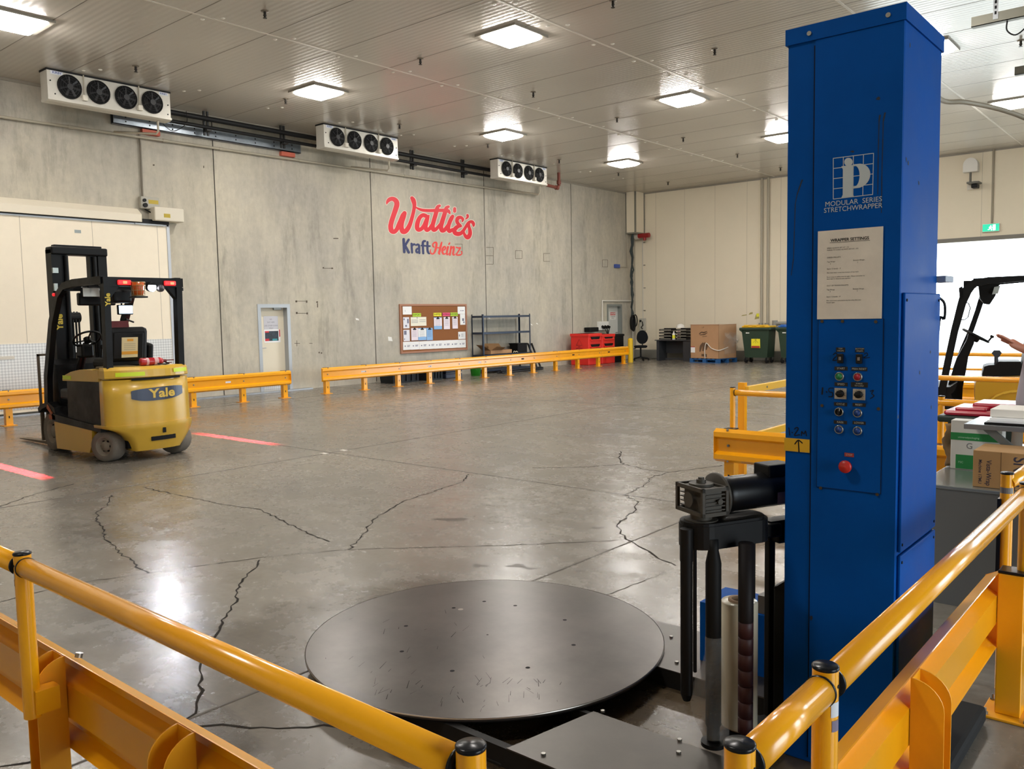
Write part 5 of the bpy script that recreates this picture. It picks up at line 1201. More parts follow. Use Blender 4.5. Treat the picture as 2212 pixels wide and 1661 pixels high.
es = MB().lathe([(.012, 0), (.012, .016), (.0215, .018), (.0225, .026), (.019, .031), (0, .033)], (q.x, YP, q.z), (0, -1, 0), 32).build('emergency_stop', mat('estop_red', (186, 40, 34), .35), cp, True)
# felt pen numbers
mb = MB(); fk_ = lambda x, y: F(x, y, .0082)
strokes(mb, [[(1800, 766, .8), (1805, 762, .9), (1808, 767, .9), (1799, 778, .9), (1811, 777, .8)], [(1867, 765, .7), (1872, 762, .8), (1874, 767, .8), (1866, 773, .8), (1879, 772, .7)],
 [(1800, 838, .8), (1791, 839, .9), (1791, 846, .9), (1798, 848, 1), (1798, 856, 1), (1790, 857, .8)], [(1777, 838, 1.6), (1776, 851, 1.6)], [(1785, 846, 1.3), (1786, 847, 1.3)],
 [(1880, 845, .8), (1887, 843, .9), (1883, 850, .9), (1888, 855, 1), (1880, 861, .8)]], fk_)
mb.build('handwritten_number', M_INK, col, True, each=True)
# stub bracket and loose cable at the rear of the column
MB().bbox((CX1-.02, CY1, SD(2025, 603).z-.012), (CX1+.03, CY1+.12, SD(2025, 603).z+.012), .002).build('sensor_bracket', mat('bracket_grey', (140, 146, 160), .5), col, True)
q = lambda px, py: W(px, py, CX1+.012)
MB().tube(smooth([Vector((CX1-.0, CY1+.006, q(2016, 640).z)), Vector((CX1+.02, CY1+.03, q(2020, 655).z)), Vector((CX1+.02, CY1+.035, q(2020, 690).z)), Vector((CX1, CY1+.03, q(2015, 730).z)), Vector((CX1-.01, CY1+.03, .8))]), .005, 6).build('cable', M_BLK, col, True)
# ---- film carriage on the left of the column
ang = Vector((.446, .895, 0)); e2 = Vector((.895, -.446, 0)); Z = Vector((0, 0, 1))
c1 = Vector((-1.455, 2.79, 0)); MF = Matrix(((ang.x, e2.x, 0, c1.x), (ang.y, e2.y, 0, c1.y), (0, 0, 1, 0), (0, 0, 0, 1)))
M_CAR = mat('carriage_black', (11, 10, 10), .5, rvar=.12); M_CAST = mat('cast_grey', (66, 61, 53), .6, .3, var=.15, scale=12)
hs = []
for k in range(13): a = PI/2+PI*k/12; hs.append((.082*math.cos(a), .082*math.sin(a)))
for k in range(13): a = -PI/2+PI*k/12; hs.append((.215+.082*math.cos(a)*.8, .082*math.sin(a)))
car = MB().prism([MF @ Vector((x, y, .822)) for x, y in hs], (0, 0, .085)).prism([MF @ Vector((x*.95, y*.95, .905)) for x, y in hs], (0, 0, .012)).build('film_carriage', M_CAR, col, True)
MB().bbox((.24, -.05, .82), (.34, .05, .875), .01, MF).box((.3, -.03, .85), (.44, .03, .88), MF).bbox((.33, -.02, .79), (.41, .04, .85), .01, MF).build('carriage_arm', M_CAR, car, True)
gb = MB().box((-.035, -.055, .955), (.035, .075, 1.045), MF)
for z in (.945, 1.035):
    gb.box((-.055, -.085, z), (.060, -.073, z+.014), MF).box((-.055, .073, z), (.060, .085, z+.014), MF).box((-.055, -.085, z), (-.045, .085, z+.014), MF).box((.05, -.085, z), (.06, .085, z+.014), MF)
for x in (-.055, .048):
    for y in (-.085, .073): gb.box((x, y, .945), (x+.012, y+.012, 1.049), MF)
for k in range(5): gb.box((-.04, .076, .965+.014*k), (.045, .083, .969+.014*k), MF); gb.box((-.035, -.083, .962+.016*k), (.04, -.055, .966+.016*k), MF)
gb.cyl(MF @ Vector((0, .0, 1.04)), MF @ Vector((0, 0, 1.055)), .045, n=24).cyl(MF @ Vector((0, 0, 1.055)), MF @ Vector((0, 0, 1.068)), .018).cyl(MF @ Vector((0, 0, 1.068)), MF @ Vector((0, 0, 1.076)), .011, n=6)
gb.cyl(MF @ Vector((0, .0, .91)), MF @ Vector((0, 0, .96)), .04, n=24).cyl(MF @ Vector((0, 0, .905)), MF @ Vector((0, 0, .921)), .062, n=24)
gb.cyl(MF @ Vector((.02, .083, .998)), MF @ Vector((.02, .09, .998)), .011, n=14).cyl(MF @ Vector((-.055, .0, .998)), MF @ Vector((-.058, 0, .998)), .028, n=20)
gb.build('gearbox', M_CAST, car, True)
MB().lathe([(.03, 0), (.084, 0), (.088, .004), (.088, .012), (.07, .016), (.05, .03)], MF @ Vector((.062, 0, .998)), ang, 36).build('motor_flange', M_CAST, car, True)
mo = MB().lathe([(0, 0), (.058, 0), (.064, .012), (.066, .03), (.066, .34), (.055, .36), (0, .36)], MF @ Vector((.088, 0, 1.0)), ang, 36).build('motor', mat('motor_black', (13, 12, 12), .35), car, True)
MB().box((.14, -.012, 1.0652), (.20, .006, 1.0665), MF).build('motor_plate', mat('plate_silver', (200, 200, 200), .2, .8), mo, True)
MB().box((.30, .0655, .955), (.36, .0665, 1.0), MF).build('motor_label', mat('label_mauve', (86, 74, 92), .5), mo, True)
MB().bbox((.28, -.05, 1.05), (.40, .04, 1.10), .006, MF).build('terminal_box', M_CAR, mo, True)
def at(px, py, d): return D(px, py, d)
def post(nm, px0, px1, d, w, zt, zb_, m=M_CAR, r=None):
    p = D((px0+px1)/2, 1300, d); mb = MB()
    if r: mb.cyl((p.x, p.y, zb_), (p.x, p.y, zt), r, n=20)
    else: mb.bbox((-w/2, -w/2, zb_), (w/2, w/2, zt), .004, Matrix.Translation((p.x, p.y, 0)) @ Matrix.Rotation(1.1, 4, 'Z'))
    return mb, p
mb, p = post('p', 1470, 1496, 3.08, .03, .84, .28, r=.0225); mb.cyl((p.x, p.y, .28), (p.x, p.y, .255), .0225, .014, n=20); mb.cyl((p.x, p.y, .78), (p.x, p.y, .90), .024, n=20); mb.build('guide_post', M_CAR, car, True)
mb, p = post('p', 1497, 1505, 3.22, .013, .83, .30); mb.build('guide_rod', M_CAR, car, True)
mb, p = post('p', 1625, 1631, 3.25, .011, .83, .1); mb.build('guide_rod', M_CAR, car, True)
mb, p = post('p', 1653, 1672, 3.3, .030, .86, .08); mb.build('support_rod', M_CAR, car, True)
p = D(1541, 1350, 3.08)
MB().lathe([(.0, .86), (.018, .86), (.019, .82), (.0285, .775), (.0285, .165), (.024, .155), (.024, .105), (0, .10)], (p.x, p.y, 0), (0, 0, 1), 28).build('film_roller', mat('roller_rubber', (9, 9, 8), .6), car, True)
p2_ = D(1611, 1350, 3.06)
MB().lathe([(0, .85), (.0275, .85), (.0275, .56)], (p2_.x, p2_.y, 0), (0, 0, 1), 24).build('stretch_roller', mat('roller_dark', (15, 9, 9), .6), car, True)
mb = MB(); zz = .56
for k in range(7): mb.lathe([(.024, zz), (.0275, zz-.003), (.0275, zz-.057), (.024, zz-.06)], (p2_.x, p2_.y, 0), (0, 0, 1), 24); zz -= .06
mb.build('stretch_roller_sleeve', mat('roller_dark_red', (48, 10, 12), .55), car, True)
pr = D(1597, 1400, 3.2)
bp_ = MB()
bp_.cyl((p.x, p.y, .085), (p.x, p.y, .10), .045, n=28).prism([(p.x-.04, p.y-.01, .07), (pr.x+.05, pr.y-.07, .07), (pr.x+.12, pr.y+.02, .07), (CX0, CY0+.25, .07), (pr.x-.02, pr.y+.10, .07), (p.x-.03, p.y+.05, .07)], (0, 0, .018)).build('roll_tray', M_CAR, car, True)
MB().bbox((CX0-.05, CY0+.02, .10), (CX0, CY0+.26, .64), .008).prism([(CX0-.05, CY0+.02, .63), (CX0, CY0+.02, .67), (CX0, CY0+.02, .63)], (0, .24, 0)).build('carriage_guard', M_CAR, car, True)
MB().tube([MF @ Vector((.1, -.03, .92)), MF @ Vector((.28, -.06, .94)), Vector((CX0-.03, CY0+.25, .93)), Vector((CX0+.01, CY0+.3, .88))], .011, 8).build('hose', M_BLK, car, True)
# film roll and the loose film
fr = thing('film_roll', 'upright roll of clear stretch film standing in the film carriage', 'film roll', (pr.x, pr.y, .092))
MB().lathe([(.042, .592), (.0655, .592), (.068, .588), (.068, .112), (.0655, .108), (.042, .108)], (pr.x, pr.y, 0), (0, 0, 1), 40).build('film', mat('film_white', (190, 182, 160), .3, coat=.3), fr, True)
MB().lathe([(.030, .60), (.042, .60), (.042, .092), (.030, .092), (.030, .60)], (pr.x, pr.y, 0), (0, 0, 1), 32).build('core', mat('core_brown', (140, 112, 84), .8), fr, True)
M_FILM = bpy.data.materials.new('clear_film'); M_FILM.use_nodes = True
nt = M_FILM.node_tree; b = nt.nodes['Principled BSDF']; b.inputs['Base Color'].default_value = (.75, .75, .72, 1); b.inputs['Roughness'].default_value = .12
b.inputs['Alpha'].default_value = .12; b.inputs['Specular IOR Level'].default_value = .9; _M['clear_film'] = M_FILM
def film_sheet(nm, cols, rows, fn, parent, jit=.004, seed=1):
    r2 = random.Random(seed); vs = []; fs = []
    for j in range(rows+1):
        for i in range(cols+1):
            v = fn(i/cols, j/rows); vs.append(v+Vector((r2.uniform(-jit, jit), r2.uniform(-jit, jit), r2.uniform(-jit, jit))))
    for j in range(rows):
        for i in range(cols): a = j*(cols+1)+i; fs.append([a, a+1, a+cols+2, a+cols+1])
    return MB().add(vs, fs, True).build(nm, M_FILM, parent, True)
def fsh(u, v):
    a_ = 2*PI*u; z = .50-.385*v; e_l = -Vector((.763, .646, 0)); e_f = Vector((.645, -.763, 0)); c_, s_ = math.cos(a_), math.sin(a_)
    bul = .062*max(0, math.sin(PI*min(1, max(0, (v-.15)/.9))))**1.5*(.5+.6*v)
    rr_ = .0305+(bul*max(0, c_)**1.2)+.0012*math.sin(a_*9+v*22)*v
    q_ = Vector((p.x, p.y, 0))+e_l*(rr_*c_)+e_f*(rr_*s_)
    if c_ < -.3: q_ = q_-e_l*.03*min(1, (-c_-.3)*1.4)*v
    return q_+Z*z
lf = film_sheet('loose_film', 40, 46, fsh, fr, .0009, 4)
nf = M_FILM.node_tree; tcf = nf.nodes.new('ShaderNodeTexCoord'); nsf = nf.nodes.new('ShaderNodeTexNoise'); nsf.inputs['Scale'].default_value = 42; nsf.inputs['Detail'].default_value = 3
bpf = nf.nodes.new('ShaderNodeBump'); bpf.inputs['Strength'].default_value = .9; bpf.inputs['Distance'].default_value = .012
nf.links.new(tcf.outputs['Object'], nsf.inputs['Vector']); nf.links.new(nsf.outputs['Fac'], bpf.inputs['Height']); nf.links.new(bpf.outputs[0], nf.nodes['Principled BSDF'].inputs['Normal'])
# overhead hose behind the column
hp = [D(2000, 208, 3.7), D(2030, 214, 3.8), D(2080, 220, 3.9), D(2130, 229, 4.0), D(2170, 239, 4.05), D(2212, 254, 4.1), D(2300, 292, 4.2), D(2420, 350, 4.3)]
hp[0] = Vector((CX1-.1, CY1+.013, hp[0].z+.0))
tag(MB().tube(smooth(hp), .0115, 10).build('power_hose', mat('hose_tan', (150, 138, 118), .5)), 'grey-tan hose curving away behind the top of the blue column', 'hose')

# the sheet with settings taped to the column
a, b_, c_, d_ = F(1768, 500), F(1909, 489.5), F(1907, 689), F(1768, 688.5)
sx0, sx1, sz0, sz1 = (a.x+d_.x)/2, (b_.x+c_.x)/2, (c_.z+d_.z)/2, (a.z+b_.z)/2
st = thing('settings_sheet', 'white "WRAPPER SETTINGS" sheet taped to the front of the blue column', 'notice', ((sx0+sx1)/2, CY0-.006, (sz0+sz1)/2))
MB().box((sx0, CY0-.0096, sz0), (sx1, CY0-.0076, sz1)).build('sheet', mat('aged_paper', (214, 204, 190), .6, var=.08, scale=9), st, True)
mb = MB(); W_, H_ = sx1-sx0, sz1-sz0; YS = CY0-.0096
def line(s, u, v, h, al='LEFT', bold=0.0): text(mb, s, (sx0+W_*u, YS, sz1-H_*v), (1, 0, 0), (0, 0, 1), h, al, bold, .0004)
line('WRAPPER SETTINGS', .5, .115, .0098, 'CENTER', .025)
mb.box((sx0+W_*.19, YS-.0005, sz1-H_*.142), (sx0+W_*.81, YS, sz1-H_*.138))
for s, u, v, h in (('SPEED ALWAYS SET AT - 5.5', .15, .20, .0042), ('FORCE TO LOAD ALWAYS SET AT - 3.5', .15, .222, .0042), ('GREEN PALLETS', .15, .305, .0046), ('Top Wraps', .15, .352, .0042), ('Bottom Wraps', .56, .35, .0042), ('2', .2, .375, .0042), ('2', .62, .375, .0042),
   ('Start / 2 levels - 3', .15, .432, .0046), ('Film must never come from bottom of top stack', .15, .477, .0038), ('Every wrap on pallets must be tight - Please remember to', .15, .524, .0038), ('leave tape to return in case operator', .15, .545, .0038),
   ('OUT OF TOWN PALLETS', .15, .622, .0046), ('Top Wraps', .15, .667, .0042), ('Bottom Wraps', .56, .667, .0042), ('3', .2, .69, .0042), ('3', .62, .69, .0042), ('Start / 2 levels - 4', .15, .747, .0046), ('Film must never come below the line when film runs', .15, .79, .0038), ('bottom again', .15, .812, .0038)):
    line(s, u, v, h)
mb.build('printed_text', M_INK, st, True)

# ================================================================ TURNTABLE
TC = Vector((-2.755, 3.015, 0)); TR = .878
tt = thing('turntable', 'large round worn steel turntable plate low on the floor', 'turntable', TC)
M_PLATE = mat('worn_steel', (74, 68, 64), .29, .6, var=.34, scale=2.6, rvar=.0)
dk = MB().lathe([(0, .10), (TR-.004, .10), (TR, .097), (TR, .088), (TR-.01, .086), (0, .086)], TC, (0, 0, 1), 128, False).build('disc', M_PLATE, tt, True)
MB().lathe([(TR-.001, .1003), (TR+.0004, .0985), (TR+.0004, .095)], TC, (0, 0, 1), 128).build('polished_rim', mat('bright_edge', (190, 184, 176), .3, .9), dk, True)
mb = MB()
for px, py in ((877, 1352), (1046, 1299), (980, 1313), (1113, 1308), (1220, 1339), (868, 1407), (977, 1449), (1140, 1442), (1239, 1393)):
    q = G(px, py, .1008); mb.lathe([(0, 0), (.011, 0)], q, (0, 0, 1), 14)
mb.build('bolt_hole', M_INK, dk, True, each=True)
q = G(1053, 1371, .1008); MB().lathe([(0, 0), (.006, 0)], q, (0, 0, 1), 12).build('centre_hole', M_INK, dk, True)
mb = MB(); q = G(995, 1316, .1008); mb.lathe([(0, 0), (.015, 0)], q, (0, 0, 1), 14); mb.build('bright_plug', mat('plug_grey', (150, 142, 132), .5, .3), dk, True)
mb = MB(); rr = random.Random(9)
for k in range(80):
    px = rr.uniform(800, 1210) if k < 55 else rr.uniform(700, 1100); py = rr.uniform(1470, 1545) if k < 55 else rr.uniform(1300, 1480)
    q = G(px, py, .1006)
    if (q-TC).xy.length > TR-.05: continue
    a = rr.gauss(1.25, .28); L_ = rr.uniform(.03, .16); w = rr.uniform(.0008, .002); d_ = Vector((math.cos(a+.9), math.sin(a+.9), 0)); n_ = Vector((-d_.y, d_.x, 0))
    mb.quad(q-n_*w, q+d_*L_*.5-n_*w*.6, q+d_*L_*.5+n_*w*.6, q+n_*w)
mb.build('scratch', mat('scratch_dark', (34, 30, 28), .7), dk, True, each=True)
MB().lathe([(TR-.006, .086), (TR-.006, .0795), (.58, .0795), (.58, 0), (0, .0)], TC, (0, 0, 1), 96).build('drive_ring', mat('ring_black', (14, 14, 14), .7), tt, True)
# base frame and cover plates
bf = thing('machine_base', 'dark steel base frame with bolted cover plates between turntable and column', 'machine base', (-1.6, 3.0, 0))
M_BASE = mat('base_black', (26, 25, 24), .6, var=.2, scale=10)
MB().box((-2.62, 2.265, 0), (-1.05, 2.30, .078)).box((-1.98, 2.68, 0), (-1.25, 2.70, .078)).box((-2.12, 3.24, 0), (-1.25, 3.27, .078)).box((-2.25, 3.70, 0), (-1.25, 3.73, .078)).box((-1.28, 2.265, 0), (-1.25, 3.0, .07)).build('frame', M_BASE, bf, True)
M_CVR = mat('cover_steel', (80, 76, 72), .36, .65, var=.3, scale=2.0, rvar=.05)
c0 = MB().prism([(-1.975, 2.262, .078), (-1.05, 2.262, .078), (-1.05, 2.702, .078), (-1.888, 2.702, .078)], (0, 0, .006)).build('cover_plate', M_CVR, bf, True)
c2 = MB().prism([(-2.0, 3.238, .078), (-1.25, 3.238, .078), (-1.25, 3.735, .078), (-2.22, 3.735, .078)], (0, 0, .006)).build('cover_plate', M_CVR, bf, True)
for c_, L_ in ((c0, ((1302, 1538), (1174, 1631), (1468, 1600), (1466, 1627))), (c2, ((1450, 1377), (1462, 1432), (1490, 1385)))):
    mb = MB()
    for px, py in L_: q = G(px, py, .084); mb.cyl((q.x, q.y, .084), (q.x, q.y, .092), .009, n=6)
    mb.build('bolt', M_BOLT, c_, True, each=True)
q = G(1078, 1637, .012); MB().bbox((q.x-.04, q.y-.03, 0), (q.x+.035, q.y+.03, .012), .003).build('foot_lug', M_BASE, bf, True)
q = Vector((-1.5, 3.6, 0))
hb = MB().box((-1.79, 3.42, .084), (-1.26, 3.68, .36)).build('drive_housing', M_BLUE, bf, True)
MB().box((-1.52, 3.44, .36), (-1.26, 3.66, .44)).build('drive_cover', mat('cover_grey', (84, 80, 74), .5), bf, True)

# ================================================================ YELLOW GUARD RAILS
PROF = [(.0, .60), (.05, .572), (.05, .528), (.004, .502), (.004, .388), (.05, .362), (.05, .318), (.0, .29)]
HZR = .97
def frame2(o, u, n):
    u = Vector(u).normalized(); n = Vector(n).normalized()
    return Matrix(((u.x, n.x, 0, o[0]), (u.y, n.y, 0, o[1]), (0, 0, 1, 0), (0, 0, 0, 1)))
def beam(t, M, s0, s1, joints=(), caps=(True, True), mt=None):
    pr = PROF + [(d-.004, z-(.003 if i == 7 else 0)) for i, (d, z) in reversed(list(enumerate(PROF)))]
    mb = MB().prism([M @ Vector((s0, d, z)) for d, z in pr], M.to_3x3() @ Vector((s1-s0, 0, 0)))
    for s, c in ((s0, caps[0]), (s1, caps[1])):
        if c: mb.prism([M @ Vector((s, d, z)) for d, z in ((0, .60), (.052, .573), (.052, .317), (0, .29))], M.to_3x3() @ Vector((.004 if s == s0 else -.004, 0, 0)))
    b = mb.build('rail_beam', mt or M_YEL, t, True)
    mj = MB()
    for s in joints: mj.prism([M @ Vector((s, d+.0012, z)) for d, z in PROF] + [M @ Vector((s, d, z)) for d, z in reversed(PROF)], M.to_3x3() @ Vector((.006, 0, 0)))
    if joints: mj.build('splice_line', mat('splice_dark', (150, 96, 16), .6), b, True, each=True)  # narrow darker yellow band at each beam splice
    return b
def bolts(b, M, ss, side=1):
    mb = MB()
    for s in ss:
        for z, d in ((.445, .006), (.587, .035), (.303, .035)):
            if z == .445: mb.cyl(M @ Vector((s, d, z)), M @ Vector((s, d+.012, z)), .013, n=10).cyl(M @ Vector((s, d+.012, z)), M @ Vector((s, d+.02, z)), .008, n=6)
            elif z > .5: mb.cyl(M @ Vector((s, .025, .584)), M @ Vector((s, .032, .60)), .012, n=8)
            else: mb.cyl(M @ Vector((s, .025, .306)), M @ Vector((s, .032, .294)), .010, n=8)
    mb.build('bolt', M_BOLT, b, True, each=True)
def plate_post(t, M, s, d0=-.10, d1=-.002, w=.10, top=.592, cap=True, slot=True):
    # square post with a base plate behind the beam
    p = MB().bbox((s-w/2, d0, .012), (s+w/2, d1, top), .004, M).build('post', M_YEL, t, True)
    MB().bbox((s-w/2-.05, d0-.045, 0), (s+w/2+.05, d1+.045, .012), .004, M).build('base_plate', M_YEL2, p, True)
    if cap: MB().bbox((s-w/2-.001, d0-.001, top), (s+w/2+.001, d1+.001, top+.012), .004, M).build('post_cap', M_CAP, p, True)
    if slot: MB().bbox((s-.012, d1-.0005, .13), (s+.006, d1+.0008, .17), .0005, M).build('slot', M_INK, p, True)
    return p
def anchor(p, M, s, d0, d1, w):
    mb = MB()
    for a in (s-w/2-.032, s+w/2+.032):
        for b in (d0-.027, d1+.027): mb.cyl(M @ Vector((a, b, .012)), M @ Vector((a, b, .020)), .012, n=6).cyl(M @ Vector((a, b, .020)), M @ Vector((a, b, .036)), .006, n=8)
    mb.build('anchor_bolt', M_BOLT, p, True, each=True)
def channel_post(t, M, s, w=.088, dep=.092, top=.598):
    # folded channel, open towards the walkway, with rounded flange tops
    mb = MB(); e = .005
    def fl_(x):
        pts = [(0, .0), (0, top), ]
        for k in range(9): a = PI/2*k/8; pts.append((-dep+dep*(1-math.sin(a)) if False else -dep*math.sin(a)*1.0, top-.085+.085*math.cos(a)))
        pts.append((-dep, 0))
        return [M @ Vector((x, d-.002, z)) for d, z in pts]
    for x in (s-w/2, s+w/2-e): mb.prism(fl_(x), M.to_3x3() @ Vector((e, 0, 0)))
    mb.box((s-w/2+e, -.007, 0), (s+w/2-e, -.002, top), M)
    p = mb.build('channel_post', M_YEL2, t, True)
    MB().bbox((s-w/2-.04, -dep-.04, 0), (s+w/2+.04, .03, .012), .003, M).build('base_plate', M_YEL2, p, True)
    return p
def tube_post(t, M, s, d, z0, zt=HZR, r=.0255, br=True, dirn=1):
    p = MB().cyl(M @ Vector((s, d, z0)), M @ Vector((s, d, zt)), r, n=32).build('handrail_post', M_YEL, t, True)
    MB().lathe([(r, -.004), (r+.0012, -.002), (r+.0012, .002), (r*.9, .0045), (0, .006)], M @ Vector((s, d, zt)), (0, 0, 1), 32).build('post_cap', M_CAP, p, True)
    MB().cyl(M @ Vector((s, d-r-.0008, zt-.035)), M @ Vector((s, d-r+.004, zt-.035)), .004, n=8).build('rivet_hole', M_INK, p, True)
    if br and z0 > .2: MB().box((s-.012+dirn*.0, d, z0+.015), (s+.04, d+.07, z0+.09), M).build('bracket', M_YEL, p, True)
    return p
def handrail(t, M, s0, s1, d, zt=HZR-.012, r=.030, collars=(True, True)):
    # rolled rail with an open, lipped underside
    prof = []
    for k in range(33):
        a = math.radians(-62)+math.radians(304)*k/32; prof.append((r*math.cos(a), r*math.sin(a)))
    inn = [(x*.90, z*.90) for x, z in prof]; zc_ = zt-r
    loop = prof+inn[::-1]; n = len(loop)
    A = [M @ Vector((s0, d+x, zc_+z)) for x, z in loop]; Bq = [M @ Vector((s1, d+x, zc_+z)) for x, z in loop]
    mb = MB(); mb.add(A+Bq, [[i, (i+1) % n, n+(i+1) % n, n+i] for i in range(n)], True)
    for base in (0, n):
        for i in range(32): mb.f.append([base+i, base+i+1, base+n-2-i, base+n-1-i]); mb.sm.append(False)
    mb.add([M @ Vector((q, d+x, zc_-r*.55+z)) for q in (s0, s1) for x, z in ((-.010, 0), (.010, 0), (.010, .003), (-.010, .003))], [[0, 1, 5, 4], [1, 2, 6, 5], [2, 3, 7, 6], [3, 0, 4, 7]])
    b = mb.build('handrail', M_YEL, t, True)
    for s, c, q in ((s0, collars[0], -1), (s1, collars[1], 1)):
        if c: MB().lathe([(r*.5, 0), (r+.0018, 0), (r+.0018, .006), (r*.5, .006)], M @ Vector((s, d, zc_)), M.to_3x3() @ Vector((q, 0, 0)), 36).build('rubber_collar', M_CAP, b, True)
    return b
def label_on(b, M, s, m=None):
    MB().box((s, .0045, .43), (s+.12, .0062, .465), M).build('maker_label', m or mat('label_plain', (222, 222, 226), .5), b, True)

# barriers along the concrete wall
def wall_barrier(lab, y0, y1, posts, joints, labels):
    t = thing('guard_rail', lab, 'guard rail', (-15.55, (y0+y1)/2, 0), 0, 'guard rails along the concrete wall')
    M = frame2((-15.55, 0), (0, 1, 0), (1, 0, 0))
    b = beam(t, M, y0, y1, joints)
    for y in posts: plate_post(t, M, y, w=.11)
    bolts(b, M, posts)
    for y, dk_ in labels: label_on(b, M, y, M_INK if dk_ else None)
    return t
wall_barrier('short yellow guard rail passing behind the forklift, ending in front of the cream door', 3.2, 10.86, (5.27, 6.4, 7.5, 8.6, 9.716, 10.74), (7.5,), ((6.05, 0), (9.3, 0)))
wall_barrier('long yellow guard rail with many posts along the wall below the notice board', 11.70, 24.50, (11.87, 12.98, 14.05, 15.13, 16.2, 17.25, 18.32, 19.4, 20.5, 21.65, 22.8, 24.33), (14.1, 17.2, 20.6, 22.9), ((12.85, 0), (15.05, 0), (16.95, 0), (18.8, 1), (21.3, 1), (23.3, 1)))

# foreground left guard rail (runs along X, beam on the far side)
yB = 1.088
tL = thing('guard_rail', 'foreground yellow guard rail with round handrail crossing the lower left corner', 'guard rail', (-2.2, yB, 0))
ML = frame2((0, yB), (1, 0, 0), (0, 1, 0))
yH = (G(45, 1190, HZR).y+G(1008, 1615, HZR).y)/2 - yB
xa, xb_ = G(47, 1195, HZR).x, G(1006, 1618, HZR).x
beam(tL, ML, -4.6, xb_+.0, (), (True, True))
for px, py in ((120, 1412), (400, 1572)): channel_post(tL, ML, G(px, py, .598).x)
channel_post(tL, ML, -1.12); channel_post(tL, ML, -4.1)
MB().cyl((G(167, 1419, .6).x, yB+.022, .598), (G(167, 1419, .6).x, yB+.026, .612), .013, n=6).build('bolt', M_BOLT, tL, True)
tube_post(tL, ML, xa, yH, .44); tube_post(tL, ML, xb_, yH, .44)
handrail(tL, ML, xa+.028, xb_-.030, yH); handrail(tL, ML, -4.2, xa-.028, yH)
mb = MB().cyl((xa-.0, yB+yH-.0, .865), (xa, yB+yH, .885), .0258, n=32, caps=False); 
for o in tL.children:
    pass
def sticker(t, c, r, a0, a1, z0, z1, m, nm='sticker'):
    mb = MB(); n = 8
    for i in range(n):
        p, q = a0+(a1-a0)*i/n, a0+(a1-a0)*(i+1)/n
        mb.quad((c.x+r*math.cos(p), c.y+r*math.sin(p), z0), (c.x+r*math.cos(q), c.y+r*math.sin(q), z0), (c.x+r*math.cos(q), c.y+r*math.sin(q), z1), (c.x+r*math.cos(p), c.y+r*math.sin(p), z1))
    return mb.build(nm, m, t, True)
M_STK = mat('sticker_silver', (210, 210, 214), .4)
cL = Vector((xa, yB+yH, 0))
sticker(tL, cL, .0263, -PI*.78, -PI*.48, .895, .912, M_STK); sticker(tL, cL, .0263, -PI*.78, -PI*.56, .868, .888, M_STK)

# foreground right guard rail (runs along Y, beam on the column side)
xR = -.668
tR = thing('guard_rail', 'foreground yellow guard rail with round handrail beside the blue column', 'guard rail', (xR, 2.3, 0))
MR = frame2((xR, 0), (0, 1, 0), (-1, 0, 0))
ph = [G(1612, 1612, HZR), G(1771, 1436, HZR)]; xh = sum(p.x for p in ph)/2; dH = -(xh-xR)
pe = G(2210, 1043, HZR)
ysB = 3.88
beam(tR, MR, .7, ysB, (), (True, True))
cp_y = G(1978, 1445, .598)
channel_post(tR, MR, W(1975, 1440, xR).y if abs(W(1975, 1440, xR).z-.59) < .2 else 2.7)
channel_post(tR, MR, 1.28)
pp = plate_post(tR, MR, ysB, d0=-.095, d1=-.002, w=.095, top=.60); anchor(pp, MR, ysB, -.095, -.002, .095)
tube_post(tR, MR, ph[0].y, dH, .012, br=False); tube_post(tR, MR, ph[1].y, dH, .44)
handrail(tR, MR, ph[0].y+.030, ph[1].y-.030, dH); 
MR2 = frame2((xR, 0), Vector((pe.x-xh, pe.y-ph[1].y, 0)), (-1, 0, 0))
tube_post(tR, MR, pe.y, dH, .30, br=False)
handrail(tR, MR, ph[1].y+.030, pe.y-.030, dH)
MB().box((ysB-.02, dH-.02, .36), (pe.y, -.03, .50), MR).build('bracket', M_YEL2, tR, True)
cR = Vector((xR-dH, ph[1].y, 0)); sticker(tR, cR, .0263, -PI*.25, PI*.02, .875, .905, M_STK); sticker(tR, cR, .0263, -PI*.22, PI*.02, .845, .868, mat('sticker_mauve', (120, 110, 130), .4))
# second guard rail at the right edge with a rounded handrail end
pa = G(2176, 1022, HZR)
tE = thing('guard_rail', 'yellow handrail with a bent end at the right edge beside the cardboard box', 'guard rail', (pa.x, pa.y, 0))
ME = frame2((pa.x, 0), (0, 1, 0), (-1, 0, 0))
pA = tube_post(tE, ME, pa.y, 0, .012, br=False)
MB().tube([(pa.x+.01, pa.y, HZR-.04), (pa.x+.03, pa.y+.03, HZR-.025), (pa.x+.035, pa.y+.12, HZR-.02), (pa.x+.035, pa.y+.95, HZR-.02)], .026, 16).build('handrail', M_YEL, tE, True)
tube_post(tE, ME, pa.y+.93, -.035, .012, HZR-.03, br=False)
MB().box((pa.y-.03, .015, .50), (pa.y+.05, .03, .86), ME).build('hinge_strip', M_CAP, tE, True)
sticker(tE, Vector((pa.x, pa.y, 0)), .0263, -PI*.85, -PI*.1, .885, .91, mat('sticker_grey', (120, 116, 112), .4))

